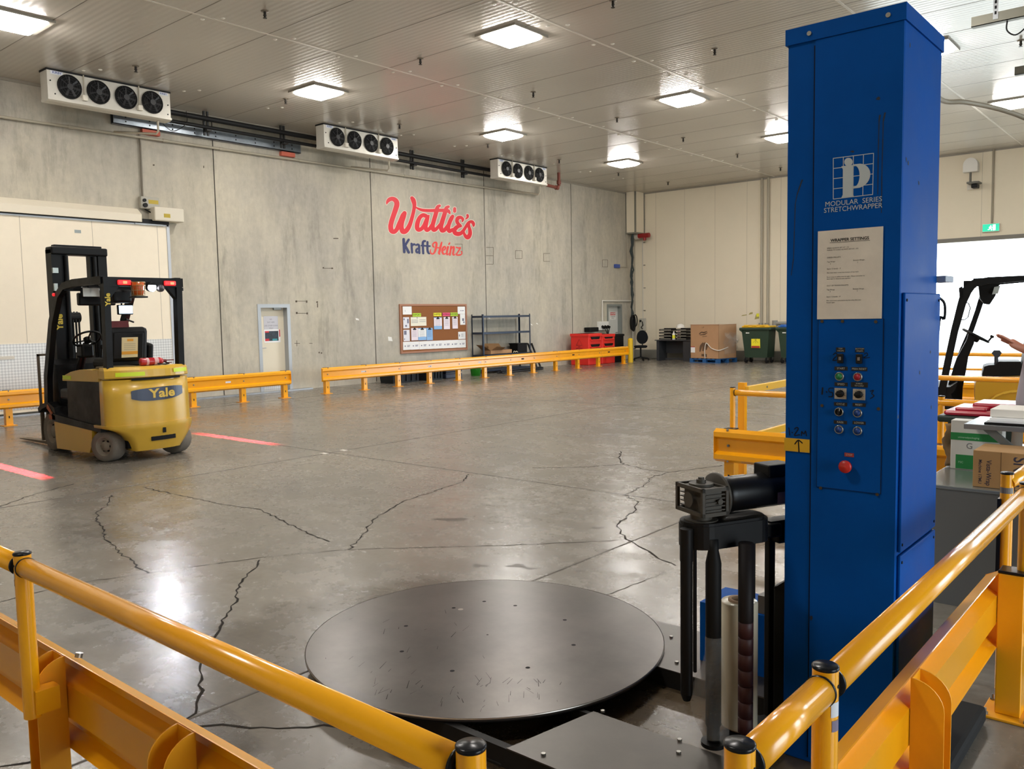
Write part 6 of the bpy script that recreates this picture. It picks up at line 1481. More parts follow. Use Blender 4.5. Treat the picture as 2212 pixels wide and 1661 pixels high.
# guard rail across the middle, behind the column
yM = 7.22
tM = thing('guard_rail', 'yellow guard rail with handrail crossing behind the blue column', 'guard rail', (-2.5, yM, 0))
MM = frame2((0, yM), (1, 0, 0), (0, -1, 0))
xl = G(1545, 925, .6).x
bM = beam(tM, MM, xl, 2.6, ())
for x in (xl+.13, -1.72, -.2, 1.4): plate_post(tM, MM, x)
bolts(bM, MM, (xl+.13, -1.72, -.2))
zhM = .955
tube_post(tM, MM, xl+.085, -.17, .012, zhM+.02, br=False); tube_post(tM, MM, -1.72, -.17, .012, zhM+.02, br=False); tube_post(tM, MM, 1.4, -.17, .012, zhM+.02, br=False)
handrail(tM, MM, xl+.115, 2.6, -.17, zhM)
# flat-bar fence running away from the camera
pf = G(1604, 826, 1.0)
tF = thing('handrail_fence', 'yellow square-tube fence running away from the camera left of the column', 'fence', (pf.x, pf.y, 0))
x = pf.x
for y in (pf.y, pf.y+1.9, pf.y+3.8): MB().bbox((x-.035, y-.03, 0), (x+.035, y+.03, 1.0), .004).build('post', M_YEL, tF, True)
for z in (.93, .46): MB().bbox((x+.035, pf.y-.02, z-.035), (x+.075, pf.y+3.85, z+.035), .004).build('rail', mat('pale_yellow_paint', (238, 184, 50), .4), tF, True)
MB().cyl((x+.075, pf.y+.4, .93), (x+.08, pf.y+.4, .93), .012, n=10).build('bolt', M_BOLT, tF, True)
# rails beyond
for (y, zt_, lab, x0, x1) in ((9.85, .955, 'yellow guard rail in front of the far-right forklift', -3.2, 2.6), (13.6, 1.03, 'farthest yellow guard rail seen against the bright doorway', -3.9, 3.2)):
    t = thing('guard_rail', lab, 'guard rail', (0, y, 0)); M = frame2((0, y), (1, 0, 0), (0, -1, 0))
    beam(t, M, x0, x1)
    for x in (x0+.2, (x0+x1)/2+.9, x1-.2): plate_post(t, M, x); tube_post(t, M, x, -.17, .012, zt_+.02, br=False)
    handrail(t, M, x0+.23, x1, -.17, zt_)
    if y > 12: handrail(t, M, x0+.23, x1, -.17, .80, .018)
# rubber wheel stop on the floor right of the rail
q0 = G(2040, 1560, .04)
tag(MB().bbox((-.40, -.07, 0), (.38, .07, .075), .02).bbox((.40, -.03, 0), (.43, .03, .04), .01).xf(Matrix.Translation((-.745, 3.36, 0)) @ Matrix.Rotation(PI/2, 4, 'Z')).build('rubber_block', M_RUB), 'black rubber block on the floor between the column and the right guard rail', 'rubber block')
tag(MB().box((q0.x+.02, 5.0, .0), (-.85, 5.10, .002)).build('floor_tape', mat('hazard_tape', (196, 190, 70), .6)), 'scrap of yellow tape on the floor in front of the grey cabinet', 'tape')
tag(MB().bbox((-.73, 4.35, 0), (-.45, 4.75, .05), .02).build('rubber_mat', M_RUB), 'small black rubber mat on the floor by the right guard rail post', 'mat')

# ================================================================ ALONG THE WALL BEHIND THE LONG GUARD RAIL
M_SH = mat('shelf_blue_black', (40, 50, 66), .4, .4)
sy0, sy1, sxf, sxb = 18.40, 20.62, -16.66, -17.12
sh = thing('storage_shelf', 'dark steel four-tier storage shelf against the concrete wall', 'shelf', (-16.9, 19.5, 0))
TOPZ = 1.76
for x in (sxb, sxf):
    for y in (sy0, sy1):
        sg = 1 if y == sy0 else -1; sx = 1 if x == sxb else -1
        pz_ = MB().box((x, y, 0), (x+sx*.045, y+sg*.004, TOPZ)).box((x, y, 0), (x+sx*.004, y+sg*.045, TOPZ)).build('post', M_SH, sh, True)
lev = [1.72, 1.23, .56, .12]
for z in lev:
    MB().box((sxb, sy0+.005, z-.03), (sxf-.001, sy1-.005, z-.005)).box((sxf-.02, sy0, z-.06), (sxf+.004, sy1, z+.0)).box((sxb, sy0-.002, z-.06), (sxf, sy0+.02, z)).build('shelf_board', M_SH, sh, True)
bx = thing('cardboard_tray', 'open cardboard box with raised flaps on the shelf', 'cardboard box', (-16.85, 19.1, .56))
MB().box((-17.05, 18.75, .56), (-16.70, 19.75, .57)).box((-17.05, 18.75, .56), (-17.04, 19.75, .68)).box((-16.71, 18.75, .56), (-16.70, 19.75, .68)).box((-17.05, 18.75, .56), (-16.7, 18.76, .68)).box((-17.05, 19.74, .56), (-16.7, 19.75, .68)).build('tray', M_CARD, bx, True)
mb = MB().add([(-16.70, 18.76, .68), (-17.04, 18.76, .68), (-17.0, 18.45, .86), (-16.72, 18.45, .84)], [[0, 1, 2, 3]]).add([(-16.70, 18.78, .68), (-16.70, 19.30, .68), (-16.5, 19.22, .76), (-16.52, 18.85, .8)], [[0, 1, 2, 3]]).add([(-17.04, 18.8, .68), (-17.04, 19.7, .68), (-17.10, 19.6, .86), (-17.10, 18.95, .88)], [[0, 1, 2, 3]]).add([(-16.9, 18.85, .6), (-16.85, 19.4, .62), (-16.95, 19.3, .80), (-16.95, 18.95, .83)], [[0, 1, 2, 3]])
mb.build('flap', mat('cardboard_inner', (150, 112, 72), .85), bx, True, each=True)
tag(MB().tube(smooth([(-16.66, 19.77, .575), (-16.65, 19.80, .62), (-16.66, 19.86, .585), (-16.66, 19.92, .61), (-16.66, 19.98, .575)]), .012, 6).build('strap_coil', mat('strap_cream', (206, 196, 170), .6)), 'cream strap hanging loose on the shelf beside the open cardboard box', 'strap')
ct = thing('black_crate', 'black plastic crate on the right end of the shelf', 'crate', (-16.85, 20.3, .56))
MB().prism([(-17.0, 20.05, .56), (-16.72, 20.05, .56), (-16.69, 20.02, .82), (-17.03, 20.02, .82)], (0, .46, 0)).build('body', M_BLK, ct, True)
MB().bbox((-17.05, 20.0, .82), (-16.67, 20.50, .85), .01).build('rim', M_BLK, ct, True)
# tools and poles by the shelf base
for k, (y, x_, lab) in enumerate(((20.95, -16.7, 'black pole leaning right of the storage shelf, nearer one'), (21.2, -16.75, 'black pole leaning right of the storage shelf, farther one'))):
    tag(MB().box((x_, y, 0), (x_+.06, y+.09, .05)).tube([(x_, y+.02, .03), (x_-.42, y+.1, .80)], .03, 8).build('leaning_pole', M_BLK), lab, 'pole')
tag(MB().tube([(-16.4, 18.7, .035), (-16.4, 20.7, .035)], .03, 8).tube([(-16.3, 18.8, .03), (-16.33, 20.8, .03)], .025, 8).tube([(-16.36, 18.8, .08), (-16.36, 20.75, .08)], .025, 8).build('pipe_bundle', mat('dark_pipes', (52, 54, 58), .4, .5)), 'bundle of dark pipes lying on the floor in front of the shelf', 'pipes')
def tote(y0, y1, x0, x1, h, lab):
    t = thing('storage_tote', lab, 'tote', ((x0+x1)/2, (y0+y1)/2, 0), 0, 'black totes on the floor behind the guard rail')
    MB().prism([(x0+.03, y0+.04, 0), (x1-.03, y0+.04, 0), (x1, y0, h), (x0, y0, h)], (0, y1-y0-.04, 0)).build('body', mat('tote_black', (26, 30, 34), .45), t, True)
    MB().bbox((x0-.02, y0-.02, h), (x1+.02, y1+.02, h+.04), .01).build('lid', M_BLK, t, True)
    mb = MB()
    for k in range(5): mb.box((x1-.012, y0+.1+k*(y1-y0-.2)/4, .04), (x1+.012, y0+.12+k*(y1-y0-.2)/4, h))
    mb.build('rib', mat('tote_black', (26, 30, 34), .45), t, True)
tote(14.55, 15.5, -16.9, -16.35, .36, 'left black storage tote on the floor below the notice board')
tote(15.72, 16.35, -16.9, -16.3, .36, 'right black storage tote on the floor below the notice board')
pt = thing('plastic_pallets', 'stack of dark blue plastic trays beside the right black tote', 'trays', (-16.6, 16.8, 0))
for k in range(2): MB().bbox((-16.95, 16.5, .0+k*.17), (-16.35, 17.15, .12+k*.17), .02).box((-16.9, 16.55, .12+k*.17), (-16.8, 17.1, .17+k*.17)).box((-16.5, 16.55, .12+k*.17), (-16.4, 17.1, .17+k*.17)).build('tray', mat('tray_navy', (34, 42, 62), .45), pt, True)
MB().box((-16.36, 16.55, .28), (-16.345, 16.72, .33)).build('red_tab', mat('tab_red', (170, 60, 50), .5), pt, True)
bk = thing('bucket', 'bright green bucket with wire handle on the floor by the shelf', 'bucket', (-16.42, 17.75, 0))
MB().lathe([(0, .01), (.125, .01), (.13, 0), (.165, .30), (.172, .30), (.172, .315), (.16, .315), (.125, .02)], (-16.42, 17.78, 0), (0, 0, 1), 28).build('pail', mat('bucket_green', (66, 214, 62), .4), bk, True)
MB().tube([(-16.42+.0, 17.78+.17*math.cos(k*PI/10), .29-.13*math.sin(k*PI/10)) if True else 0 for k in range(11)], .005, 6).xf(Matrix.Translation((.13, 0, 0))).build('handle', M_BOLT, bk, True)
# red stacking bins
M_RED = mat('bin_red', (226, 44, 34), .4, var=.05)
rx0, rx1, ry0, ry1 = -16.95, -16.22, 23.15, 24.75
for k, (a, b_) in enumerate(((ry0, (ry0+ry1)/2-.01), ((ry0+ry1)/2+.01, ry1))):
    h = 1.06 if k == 0 else 1.02
    t = thing('red_bin', ('red plastic bin stack with arrow emblem, left of the two', 'red plastic bin stack with two drawers, right of the two')[k], 'bin', ((rx0+rx1)/2, (a+b_)/2, 0), 0, 'red plastic bin stacks')
    MB().bbox((rx0, a, 0), (rx1, b_, h), .02).bbox((rx0-.02, a-.02, h-.1), (rx1+.02, b_+.0, h), .01).box((rx1-.005, a+.0, .5), (rx1+.012, b_, .54)).build('body', M_RED, t, True)
    for z in (.85, .60, .28):
        o = MB().prism([(rx1+.003, a+.12, z+.10), (rx1+.003, b_-.12, z+.10), (rx1+.003, b_-.2, z-.02), (rx1+.003, a+.2, z-.02)], (.015, 0, 0)).build('drawer_opening', M_BLK, t, True)
        MB().bbox((rx1+.0, a+.1, z-.03), (rx1+.05, b_-.1, z+.01), .01).build('drawer_lip', M_RED, t, True)
    if k == 0:
        mb = MB(); cx_, cz_ = (rx0+rx1)/2, .62
        strokes(mb, [[(-.12, .05, .008), (0, .25, .008), (.12, .05, .008), (-.12, .05, .008)], [(-.12, -.05, .008), (0, -.25, .008), (.12, -.05, .008), (-.12, -.05, .008)], [(-.03, 0, .008), (-.03, .0, .008), (.03, 0, .008)]], lambda u, v: Vector((cx_+u, a-.023, cz_+v)), sub=1)
        mb.build('arrow_emblem', mat('emblem_dark', (120, 20, 18), .5), t, True)
tag(MB().bbox((-16.9, 24.85, 0), (-16.3, 25.45, 1.0), .02).bbox((-16.92, 24.83, .92), (-16.28, 25.47, .99), .01).build('black_bin', M_BLK), 'black bin behind the right red bin stack, in front of the far grey door', 'bin')
a = W(1285, 714, X0+.15); tag(MB().bbox((X0, a.y-.45, max(a.z-.2, 1.09)), (X0+.25, a.y+.1, a.z+.12), .02).build('charger_box', M_BLK), 'small black charger box on the wall above the red bins', 'charger box')
for k, (x, y, lab) in enumerate(((-16.55, 25.35, 'left yellow bollard at the end of the long guard rail'), (-15.75, 25.2, 'right yellow bollard at the end of the long guard rail'))):
    y = y if k else 25.9; x = B(1334, 770, 25.9).x if not k else B(1362, 770, y).x
    tag(MB().cyl((x, y, 0), (x, y, .80), .09, n=20).lathe([(.09, .80), (.06, .84), (0, .85)], (x, y, 0), (0, 0, 1), 20).build('bollard', mat('bollard_yellow', (232, 190, 30), .45)), lab, 'bollard', 'yellow bollards')
# office chair
oc = B(1384, 760, 26.4); t = thing('office_chair', 'black swivel office chair in the far corner', 'chair', (oc.x, 26.4, 0), .3)
M_OC = mat('chair_fabric', (20, 22, 26), .8)
MB().lathe([(0, 0), (.2, 0), (.24, .03), (.24, .07), (.2, .09), (0, .09)], (0, 0, .46), (0, 0, 1), 24).build('seat', M_OC, t)
mb = MB(); pts = [(.20*math.cos(a_)*(1 if math.sin(a_) > 0 else 1.05), .62+.0+.24+.25*math.sin(a_)) for a_ in [2*PI*k/24 for k in range(24)]]
MB().prism([(x, .20, z-.02) for x, z in pts], (0, .07, 0)).build('backrest', M_OC, t)
MB().cyl((0, 0, .12), (0, 0, .46), .03).tube([(0, .05, .46), (0, .26, .5), (0, .26, .72)], .02, 8).build('column', M_BLK, t)
mb = MB()
for k in range(5):
    a_ = 2*PI*k/5+.3; MB().tube([(0, 0, .13), (.28*math.cos(a_), .28*math.sin(a_), .07)], .02, 8).build('base_arm', M_BLK, t)
    MB().cyl((.28*math.cos(a_)-.02, .28*math.sin(a_), .03), (.28*math.cos(a_)+.02, .28*math.sin(a_), .03), .03).build('caster', M_BLK, t)
MB().tube([(-.1, 0, .48), (-.26, -.05, .42)], .012, 6).build('lever', M_BLK, t)
# desk and its clutter
dy = 26.45; dx0, dx1 = B(1417, 738, dy).x, B(1487, 738, dy).x+.05
M_DK = mat('desk_charcoal', (52, 54, 58), .5)
t = thing('office_desk', 'dark grey office desk against the back wall beside the cardboard box', 'desk', ((dx0+dx1)/2, dy+.35, 0))
MB().bbox((dx0-.06, dy, .72), (dx1+.06, dy+.7, .75), .005).build('desktop', mat('desk_top', (70, 72, 74), .35), t, True)
MB().box((dx0, dy+.04, 0), (dx0+.10, dy+.62, .72)).build('side_panel', M_DK, t, True); MB().box((dx1-.28, dy+.04, 0), (dx1, dy+.62, .72)).build('drawer_pedestal', M_DK, t, True)
MB().box((dx0+.1, dy+.55, .25), (dx1-.28, dy+.57, .72)).box((dx0+.1, dy+.5, .02), (dx1-.28, dy+.55, .07)).build('modesty_panel', M_DK, t, True)
for k, (px0, px1, lab) in enumerate(((1427, 1453, 'left stack of black letter trays on the grey desk'), (1463, 1486, 'right stack of black letter trays on the grey desk'))):
    x0_, x1_ = B(px0, 730, dy+.2).x, B(px1, 730, dy+.2).x
    t = thing('letter_trays', lab, 'trays', ((x0_+x1_)/2, dy+.3, .75), 0, 'letter trays on the desk')
    for j in range(4):
        z = .755+j*.105; MB().box((x0_, dy+.1, z), (x1_, dy+.45, z+.01)).box((x0_, dy+.1, z), (x0_+.01, dy+.45, z+.06)).box((x1_-.01, dy+.1, z), (x1_, dy+.45, z+.06)).box((x0_, dy+.44, z), (x1_, dy+.45, z+.09)).build('tray', M_BLK, t, True)
    mb = MB()
    for j in range(4): mb.box((x0_+.02, dy+.12, .767+j*.105), (x1_-.03, dy+.43, .80+j*.105))
    mb.build('papers', mat('paper_dull', (120, 116, 106), .7), t, True, each=True)
bq = B(1455.5, 736, dy+.12)
t = thing('spray_bottle', 'white bottle with a yellow label on the grey desk', 'bottle', (bq.x, dy+.12, .75))
MB().lathe([(0, .75), (.05, .75), (.055, .76), (.055, .95), (.03, 1.0), (.018, 1.02), (.018, 1.05), (0, 1.05)], (bq.x, dy+.12, 0), (0, 0, 1), 16).build('body', M_WHITE, t, True)
MB().lathe([(.0555, .80), (.0555, .92)], (bq.x, dy+.12, 0), (0, 0, 1), 16).build('label', M_YLP, t, True)
q = B(1458, 722, dy+.3); tag(MB().lathe([(0, .75), (.05, .75), (.05, 1.02), (.03, 1.10), (0, 1.10)], (q.x+.01, dy+.55, 0), (0, 0, 1), 16).build('pink_bottle', mat('pale_pink', (214, 176, 176), .5)), 'pale pink container on the desk behind the white bottle', 'container')
q = B(1470, 714, dy+.28); tag(MB().lathe([(.15, 0), (.145, .05), (.11, .11), (.05, .14), (0, .145)], (q.x, dy+.28, .755+4*.105-.008), (0, 0, 1), 20).lathe([(.18, 0), (.145, .01)], (q.x, dy+.28, .755+4*.105-.008), (0, 0, 1), 20).build('hard_hat', M_WHITE), 'white hard hat on top of the right letter trays', 'hard hat')
# cardboard gaylord box on a blue pallet
pc = Vector((-12.78, 25.75, 0)); du = Vector((-.985, .17, 0)).normalized(); dv = Vector((.17, .985, 0)).normalized()
MBX = Matrix(((du.x, dv.x, 0, pc.x), (du.y, dv.y, 0, pc.y), (0, 0, 1, 0), (0, 0, 0, 1)))
M_PAL = mat('pallet_blue', (28, 84, 140), .6, var=.1)
t = thing('pallet', 'blue wooden pallet under the large cardboard box', 'pallet', pc)
mb = MB(); LW, LD = 1.20, 1.02
for k in range(7): mb.box((k*(LW-.1)/6, 0, .125), (k*(LW-.1)/6+.1, LD, .145), MBX)
for v in (0, LD/2-.05, LD-.1): mb.box((0, v, .10), (LW, v+.1, .125), MBX); mb.box((0, v, 0), (LW, v+.1, .02), MBX)
for u in (0, LW/2-.07, LW-.14):
    for v in (0, LD/2-.05, LD-.1): mb.box((u, v, .02), (u+.14, v+.1, .10), MBX)
mb.build('deck', M_PAL, t, True)
t = thing('cardboard_box', 'large open cardboard box on a blue pallet wrapped partly in film', 'cardboard box', pc+Vector((0, 0, .146)))
zt_ = 1.30; mb = MB()
mb.box((.02, .02, .148), (LW-.02, .035, zt_), MBX).box((.02, LD-.035, .148), (LW-.02, LD-.02, zt_-.02), MBX).box((.02, .02, .148), (.035, LD-.02, zt_), MBX).box((LW-.035, .02, .148), (LW-.02, LD-.02, zt_-.02), MBX).box((.02, .02, .148), (LW-.02, LD-.02, .16), MBX)
cb = mb.build('box_body', mat('kraft_card', (178, 138, 102), .85, var=.05, scale=3), t, True)
mb = MB().box((.0, .0, zt_-.01), (LW, .03, zt_+.012), MBX).box((0, 0, zt_-.01), (.03, LD, zt_+.012), MBX); mb.build('torn_rim', mat('torn_paper', (214, 196, 172), .8), t, True)
mb = MB().box((.3, .0165, .5), (LW-.02, .0185, .16), MBX)
mf = lambda u, v, k=.017: MBX @ Vector((u, k, v))
mb = MB(); strokes(mb, [[(.80, .98, .02), (.72, 1.03, .02), (.62, 1.02, .025), (.50, 1.06, .012)], [(.78, .94, .012), (.6, .96, .02), (.48, 1.02, .01)], [(.68, .88, .008), (.50, .90, .008)]], lambda u, v: mf(u, v, .0165)); 
strokes(mb, [[(.78, .40, .03), (.74, .55, .05), (.66, .66, .03)], [(.66, .42, .03), (.62, .58, .05), (.58, .68, .02)], [(.52, .46, .025), (.50, .58, .045), (.48, .66, .02)]], lambda u, v: mf(u, v, .0165))
mb.build('printed_mark', mat('print_brown', (98, 74, 54), .85), t, True)
mb = MB(); tm = MB(); text(tm, 'UP', (0, 0, 0), (1, 0, 0), (0, 1, 0), .05)
mb.add([mf(.66-v.x*1.2, 1.19+v.y, .0162) for v in tm.v], tm.f)
mb.box((.84-.22, .0155, .22), (.84-.12, .0165, .30), MBX).box((.5, .0155, .20), (.56, .0165, .3), MBX); mb.build('printed_mark', mat('print_brown', (98, 74, 54), .85), t, True, each=True)
MB().box((LW-.21, .014, .34), (LW-.03, .018, .55), MBX).build('shipping_label', M_PAPER, t, True)
MB().box((LW-.21, .0125, .52), (LW-.03, .0145, .55), MBX).build('label_band', mat('tab_red', (170, 60, 50), .5), t, True)
MB().tube(smooth([mf(.55, .15, -.01), mf(.56, .45, -.02), mf(.50, .66, -.03), mf(.42, .62, -.02), mf(.30, .50, -.01), mf(.1, .44, -.01), mf(.0, .43, .0), MBX @ Vector((-.01, .2, .46)), MBX @ Vector((-.01, .5, .52))]), .014, 8).build('strap', mat('strap_white', (220, 216, 206), .5), t, True)
def wr(u, v): return MBX @ Vector((-.03-.03*math.sin(9*v+5*u), .25+.7*u, .30+.7*v))
film_sheet('wrapping_film', 10, 12, wr, t, .03, 8)
def wr2(u, v): return MBX @ Vector((-.10-.12*math.sin(PI*v), .25+.55*u, .62+.28*v+.06*math.sin(7*u)))
film_sheet('wrapping_film', 14, 8, wr2, t, .04, 9)
# four-wheel bins
M_BIN = mat('bin_dark_green', (36, 58, 42), .5)
def big_bin(x0, y0, lid, lab, sign):
    t = thing('wheelie_bin', lab, 'bin', (x0+.5, y0+.28, 0), 0, 'large green wheeled bins'); w, d = 1.0, .56
    MB().prism([(x0+.12, y0+.08, .18), (x0+w-.12, y0+.08, .18), (x0+w-.03, y0, 1.10), (x0+.03, y0, 1.10)], (0, d, 0)).build('body', M_BIN, t, True)
    MB().bbox((x0-.04, y0-.05, 1.09), (x0+w+.04, y0+d+.05, 1.17), .02).prism([(x0-.04, y0-.05, 1.10), (x0+.06, y0-.05, 1.10), (x0+.09, y0+.0, .98)], (0, .7, 0)).build('rim', M_BIN, t, True)
    l = MB().bbox((x0+.04, y0-.02, 1.17), (x0+w-.02, y0+d+.02, 1.23), .02)
    for k in range(3): l.bbox((x0+.12+.28*k, y0-.04, 1.21), (x0+.28+.28*k, y0+.3, 1.26), .015)
    l.build('lid', lid, t, True)
    for x in (x0+.14, x0+w-.14):
        for y in (y0+.12, y0+d-.05):
            c = MB().cyl((x-.025, y, .10), (x+.025, y, .10), .10, n=20).build('caster_wheel', M_RUB, t, True); MB().box((x-.04, y-.03, .10), (x+.04, y+.03, .19)).build('caster_fork', M_BOLT, c, True)
    MB().box((x0+.18, y0-.004, .98), (x0+.30, y0+.002, 1.01)).build('number_plate', M_WHITE, t, True)
    if sign == 'yellow':
        MB().box((x0+.36, y0-.004+.03, .50), (x0+.66, y0+.06, .97)).build('recycling_poster', mat('poster_yellow', (238, 222, 40), .6), t, True)
        MB().box((x0+.37, y0+.018, .505), (x0+.65, y0+.024, .57)).build('poster_footer', mat('poster_red2', (170, 50, 40), .6), t, True)
        mb = MB()
        mb.box((x0+.40, y0+.020, .92), (x0+.62, y0+.025, .945)); strokes(mb, [[(.43, .84, .006), (.51, .76, .006), (.43, .68, .006)], [(.59, .84, .006), (.51, .76, .006), (.59, .68, .006)], [(.51, .86, .006), (.51, .66, .006)]], lambda u, v: Vector((x0+u, y0+.024, v)), sub=1)
        mb.build('poster_print', mat('poster_olive', (150, 140, 40), .6), t, True)
    else:
        MB().box((x0+.40, y0+.025, .48), (x0+.62, y0+.06, .90)).build('recycling_poster', M_PAPER, t, True); MB().box((x0+.42, y0+.018, .5), (x0+.60, y0+.026, .6)).build('poster_footer', mat('poster_red2', (170, 50, 40), .6), t, True)
        mb = MB(); text(mb, 'OTHER', (x0+.51, y0+.024, .8), (0, 0, 1), (-1, 0, 0), .07, bold=.02); mb.build('poster_print', M_GREYP, t, True)
bl_ = B(1600, 740, 26.25); big_bin(bl_.x, 26.25, mat('lid_yellow', (228, 176, 24), .4), 'large dark green wheeled bin with a yellow lid and yellow poster', 'yellow')
big_bin(bl_.x+1.16, 26.45, mat('lid_blue', (40, 104, 190), .4), 'large dark green wheeled bin with a blue lid beside the column', 'white')
mb = MB()
for r in ((1601, 679, 1613, 683), (1617, 674, 1626, 680), (1630, 678, 1640, 690)): 
    q0, q1 = B(r[0], r[3]), B(r[2], r[1]); mb.quad((q0.x, Y1-.003, q0.z), (q1.x, Y1-.003, q0.z+.03), (q1.x, Y1-.003, q1.z), (q0.x+.05, Y1-.003, q1.z-.02))
mb.build('scuff', mat('scuff_olive', (170, 158, 96), .8), wb, each=True)
q0, q1 = B(1634, 684), B(1640, 677); MB().box((q0.x, Y1-.004, q0.z), (q1.x, Y1-.001, q1.z)).build('tape_scrap', M_YLP, wb)

# ================================================================ PACKING CORNER RIGHT OF THE COLUMN
cbx0, cbx1, cby0, cby1 = -1.30, -.58, 5.15, 5.98
t = thing('metal_cabinet', 'low grey metal cabinet standing behind the blue column', 'cabinet', ((cbx0+cbx1)/2, (cby0+cby1)/2, 0))
MB().box((cbx0, cby0, 0), (cbx1, cby1, .665)).build('body', mat('cabinet_grey', (92, 92, 90), .55), t, True)
MB().bbox((cbx0-.01, cby0-.012, .665), (cbx1, cby1, .685), .004).build('top', mat('cabinet_top_shiny', (134, 138, 136), .16, .5), t, True)
# cardboard film box
q = G(2091, 1057, .686); q2 = G(2137, 1062, .686)
bx0, by0 = q.x, 5.20; bx1 = bx0+.40; bh = PZ_ = None
def zat(x, y, py):
    lo, hi = 0., 4.
    for _ in range(40):
        m = (lo+hi)/2; c = ROT.transposed() @ (Vector((x, y, m))-EYE)
        if 830.5-FPX*c.y/-c.z > py: lo = m
        else: hi = m
    return lo
bz = zat(bx0, by0, 972)
t = thing('cardboard_box', 'brown cardboard box printed "Vista-Wrap" standing on the grey cabinet', 'cardboard box', ((bx0+bx1)/2, by0+.15, .686))
cb2 = MB().bbox((bx0, by0, .686), (bx1, by0+.30, bz), .003).build('box_body', mat('kraft_tan', (168, 130, 84), .85, var=.05, scale=6), t, True)
def rtext(mb, s, x, z, h, length):     # lettering turned to read downwards
    tm = MB(); text(tm, s, (0, 0, 0), (1, 0, 0), (0, 1, 0), h, 'LEFT', .015); xm = max(v.x for v in tm.v)
    mb.add([Vector((x+v.y, by0-.0008, z-v.x*length/xm)) for v in tm.v], [f[::-1] for f in tm.f])
zs = lambda py: zat(bx0+.1, by0, py)
mb = MB(); hgt = bz-.686
rtext(mb, 'Vista-Wrap', bx0+.078, bz-.05, .024, hgt*.70); rtext(mb, 'Machine 17MU', bx0+.036, bz-.05, .016, hgt*.66); rtext(mb, 'SNELL', bx0+.225, bz-.02, .062, hgt*.9)
mb.build('box_print', mat('print_dark_blue', (52, 48, 62), .8), t, True)
MB().box((bx0+.135, by0-.0006, .69), (bx0+.139, by0+.0, bz-.002)).build('flap_seam', mat('seam_brown', (110, 82, 52), .9), t, True)
# white and green carton behind it
gq = G(2066, 1003, .686); gx0, gy0 = gq.x, 5.72
gz = zat(gx0, gy0, 907)
t = thing('carton', 'white carton with green bands behind the brown film box', 'carton', (gx0+.14, gy0+.1, .686))
MB().bbox((gx0, gy0, .686), (gx0+.28, gy0+.11, gz), .003).build('carton_body', mat('carton_white', (214, 214, 208), .6), t, True)
za1, za2 = zat(gx0, gy0, 933), zat(gx0, gy0, 949)
MB().box((gx0-.001, gy0-.0012, za2), (gx0+.281, gy0, za1)).build('green_band', mat('carton_green', (30, 132, 66), .5), t, True)
MB().box((gx0+.03, gy0-.0012, .69), (gx0+.20, gy0, zat(gx0, gy0, 980))).build('green_panel', mat('carton_green', (30, 132, 66), .5), t, True)
mb = MB(); text(mb, 'universalpackaging', (gx0+.04, gy0-.0012, (za1+za2)/2-.005), (1, 0, 0), (0, 0, 1), .011, 'LEFT'); text(mb, 'FSC', (gx0+.045, gy0-.0012, .73), (1, 0, 0), (0, 0, 1), .012, 'LEFT'); mb.build('band_print', mat('print_mint', (180, 220, 190), .6), t, True)
mb = MB(); text(mb, 'G', (gx0+.105, gy0-.0002, zat(gx0, gy0, 961)), (1, 0, 0), (0, 0, 1), .035, bold=.01); mb.build('carton_print', M_GREYP, t, True)
pq = G(2052, 1000, .686)
def bagf(u, v): return Vector((gx0-.045+.05*u+.01*math.sin(9*v), gy0+.03+.05*math.sin(3*u+6*v)*.3+.05*u, .69+.27*v))
t = thing('paper_bag', 'crumpled brown paper hanging beside the white carton', 'paper', (gx0-.03, gy0, .69))
r2 = random.Random(2); vs = []; fs = []
for j in range(15):
    for i in range(6): vs.append(bagf(i/5, j/14)+Vector((r2.uniform(-.006, .006), r2.uniform(-.008, .008), 0)))
for j in range(14):
    for i in range(5): a = j*6+i; fs.append([a, a+1, a+7, a+6])
sb_ = MB().add(vs, fs, True).build('sheet', mat('paper_brown', (150, 124, 92), .7), t, True)
so_ = sb_.modifiers.new('thickness', 'SOLIDIFY'); so_.thickness = .003
# wheelie bin with red lid
wz = .93; wp = G(2026, 895, wz); wx0, wy0 = wp.x, wp.y
t = thing('wheelie_bin', 'dark green wheeled bin with a red lid behind the brown film box', 'bin', (wx0+.3, wy0+.3, 0))
MB().prism([(wx0+.10, wy0+.06, .06), (wx0+.42, wy0+.06, .06), (wx0+.46, wy0+.02, wz-.04), (wx0+.06, wy0+.02, wz-.04)], (0, .46, 0)).build('body', mat('bin_very_dark', (30, 44, 38), .45), t, True)
MB().bbox((wx0-.0, wy0-.03, wz-.05), (wx0+.50, wy0+.55, wz), .015).build('rim', mat('bin_very_dark', (30, 44, 38), .45), t, True)
lr = MB().bbox((wx0+.04, wy0-.02, wz), (wx0+.48, wy0+.54, wz+.035), .015).bbox((wx0+.10, wy0+.03, wz+.03), (wx0+.30, wy0+.30, wz+.055), .015).bbox((wx0+.18, wy0+.18, wz+.03), (wx0+.48, wy0+.5, wz+.075), .015).build('lid', mat('lid_red', (176, 22, 52), .25, coat=.3), t, True)
for y in (wy0+.12,):
    for x in (wx0+.06, wx0+.40): MB().cyl((x, y+.4, .1), (x+.05, y+.4, .1), .1, n=20).build('wheel', M_RUB, t, True)
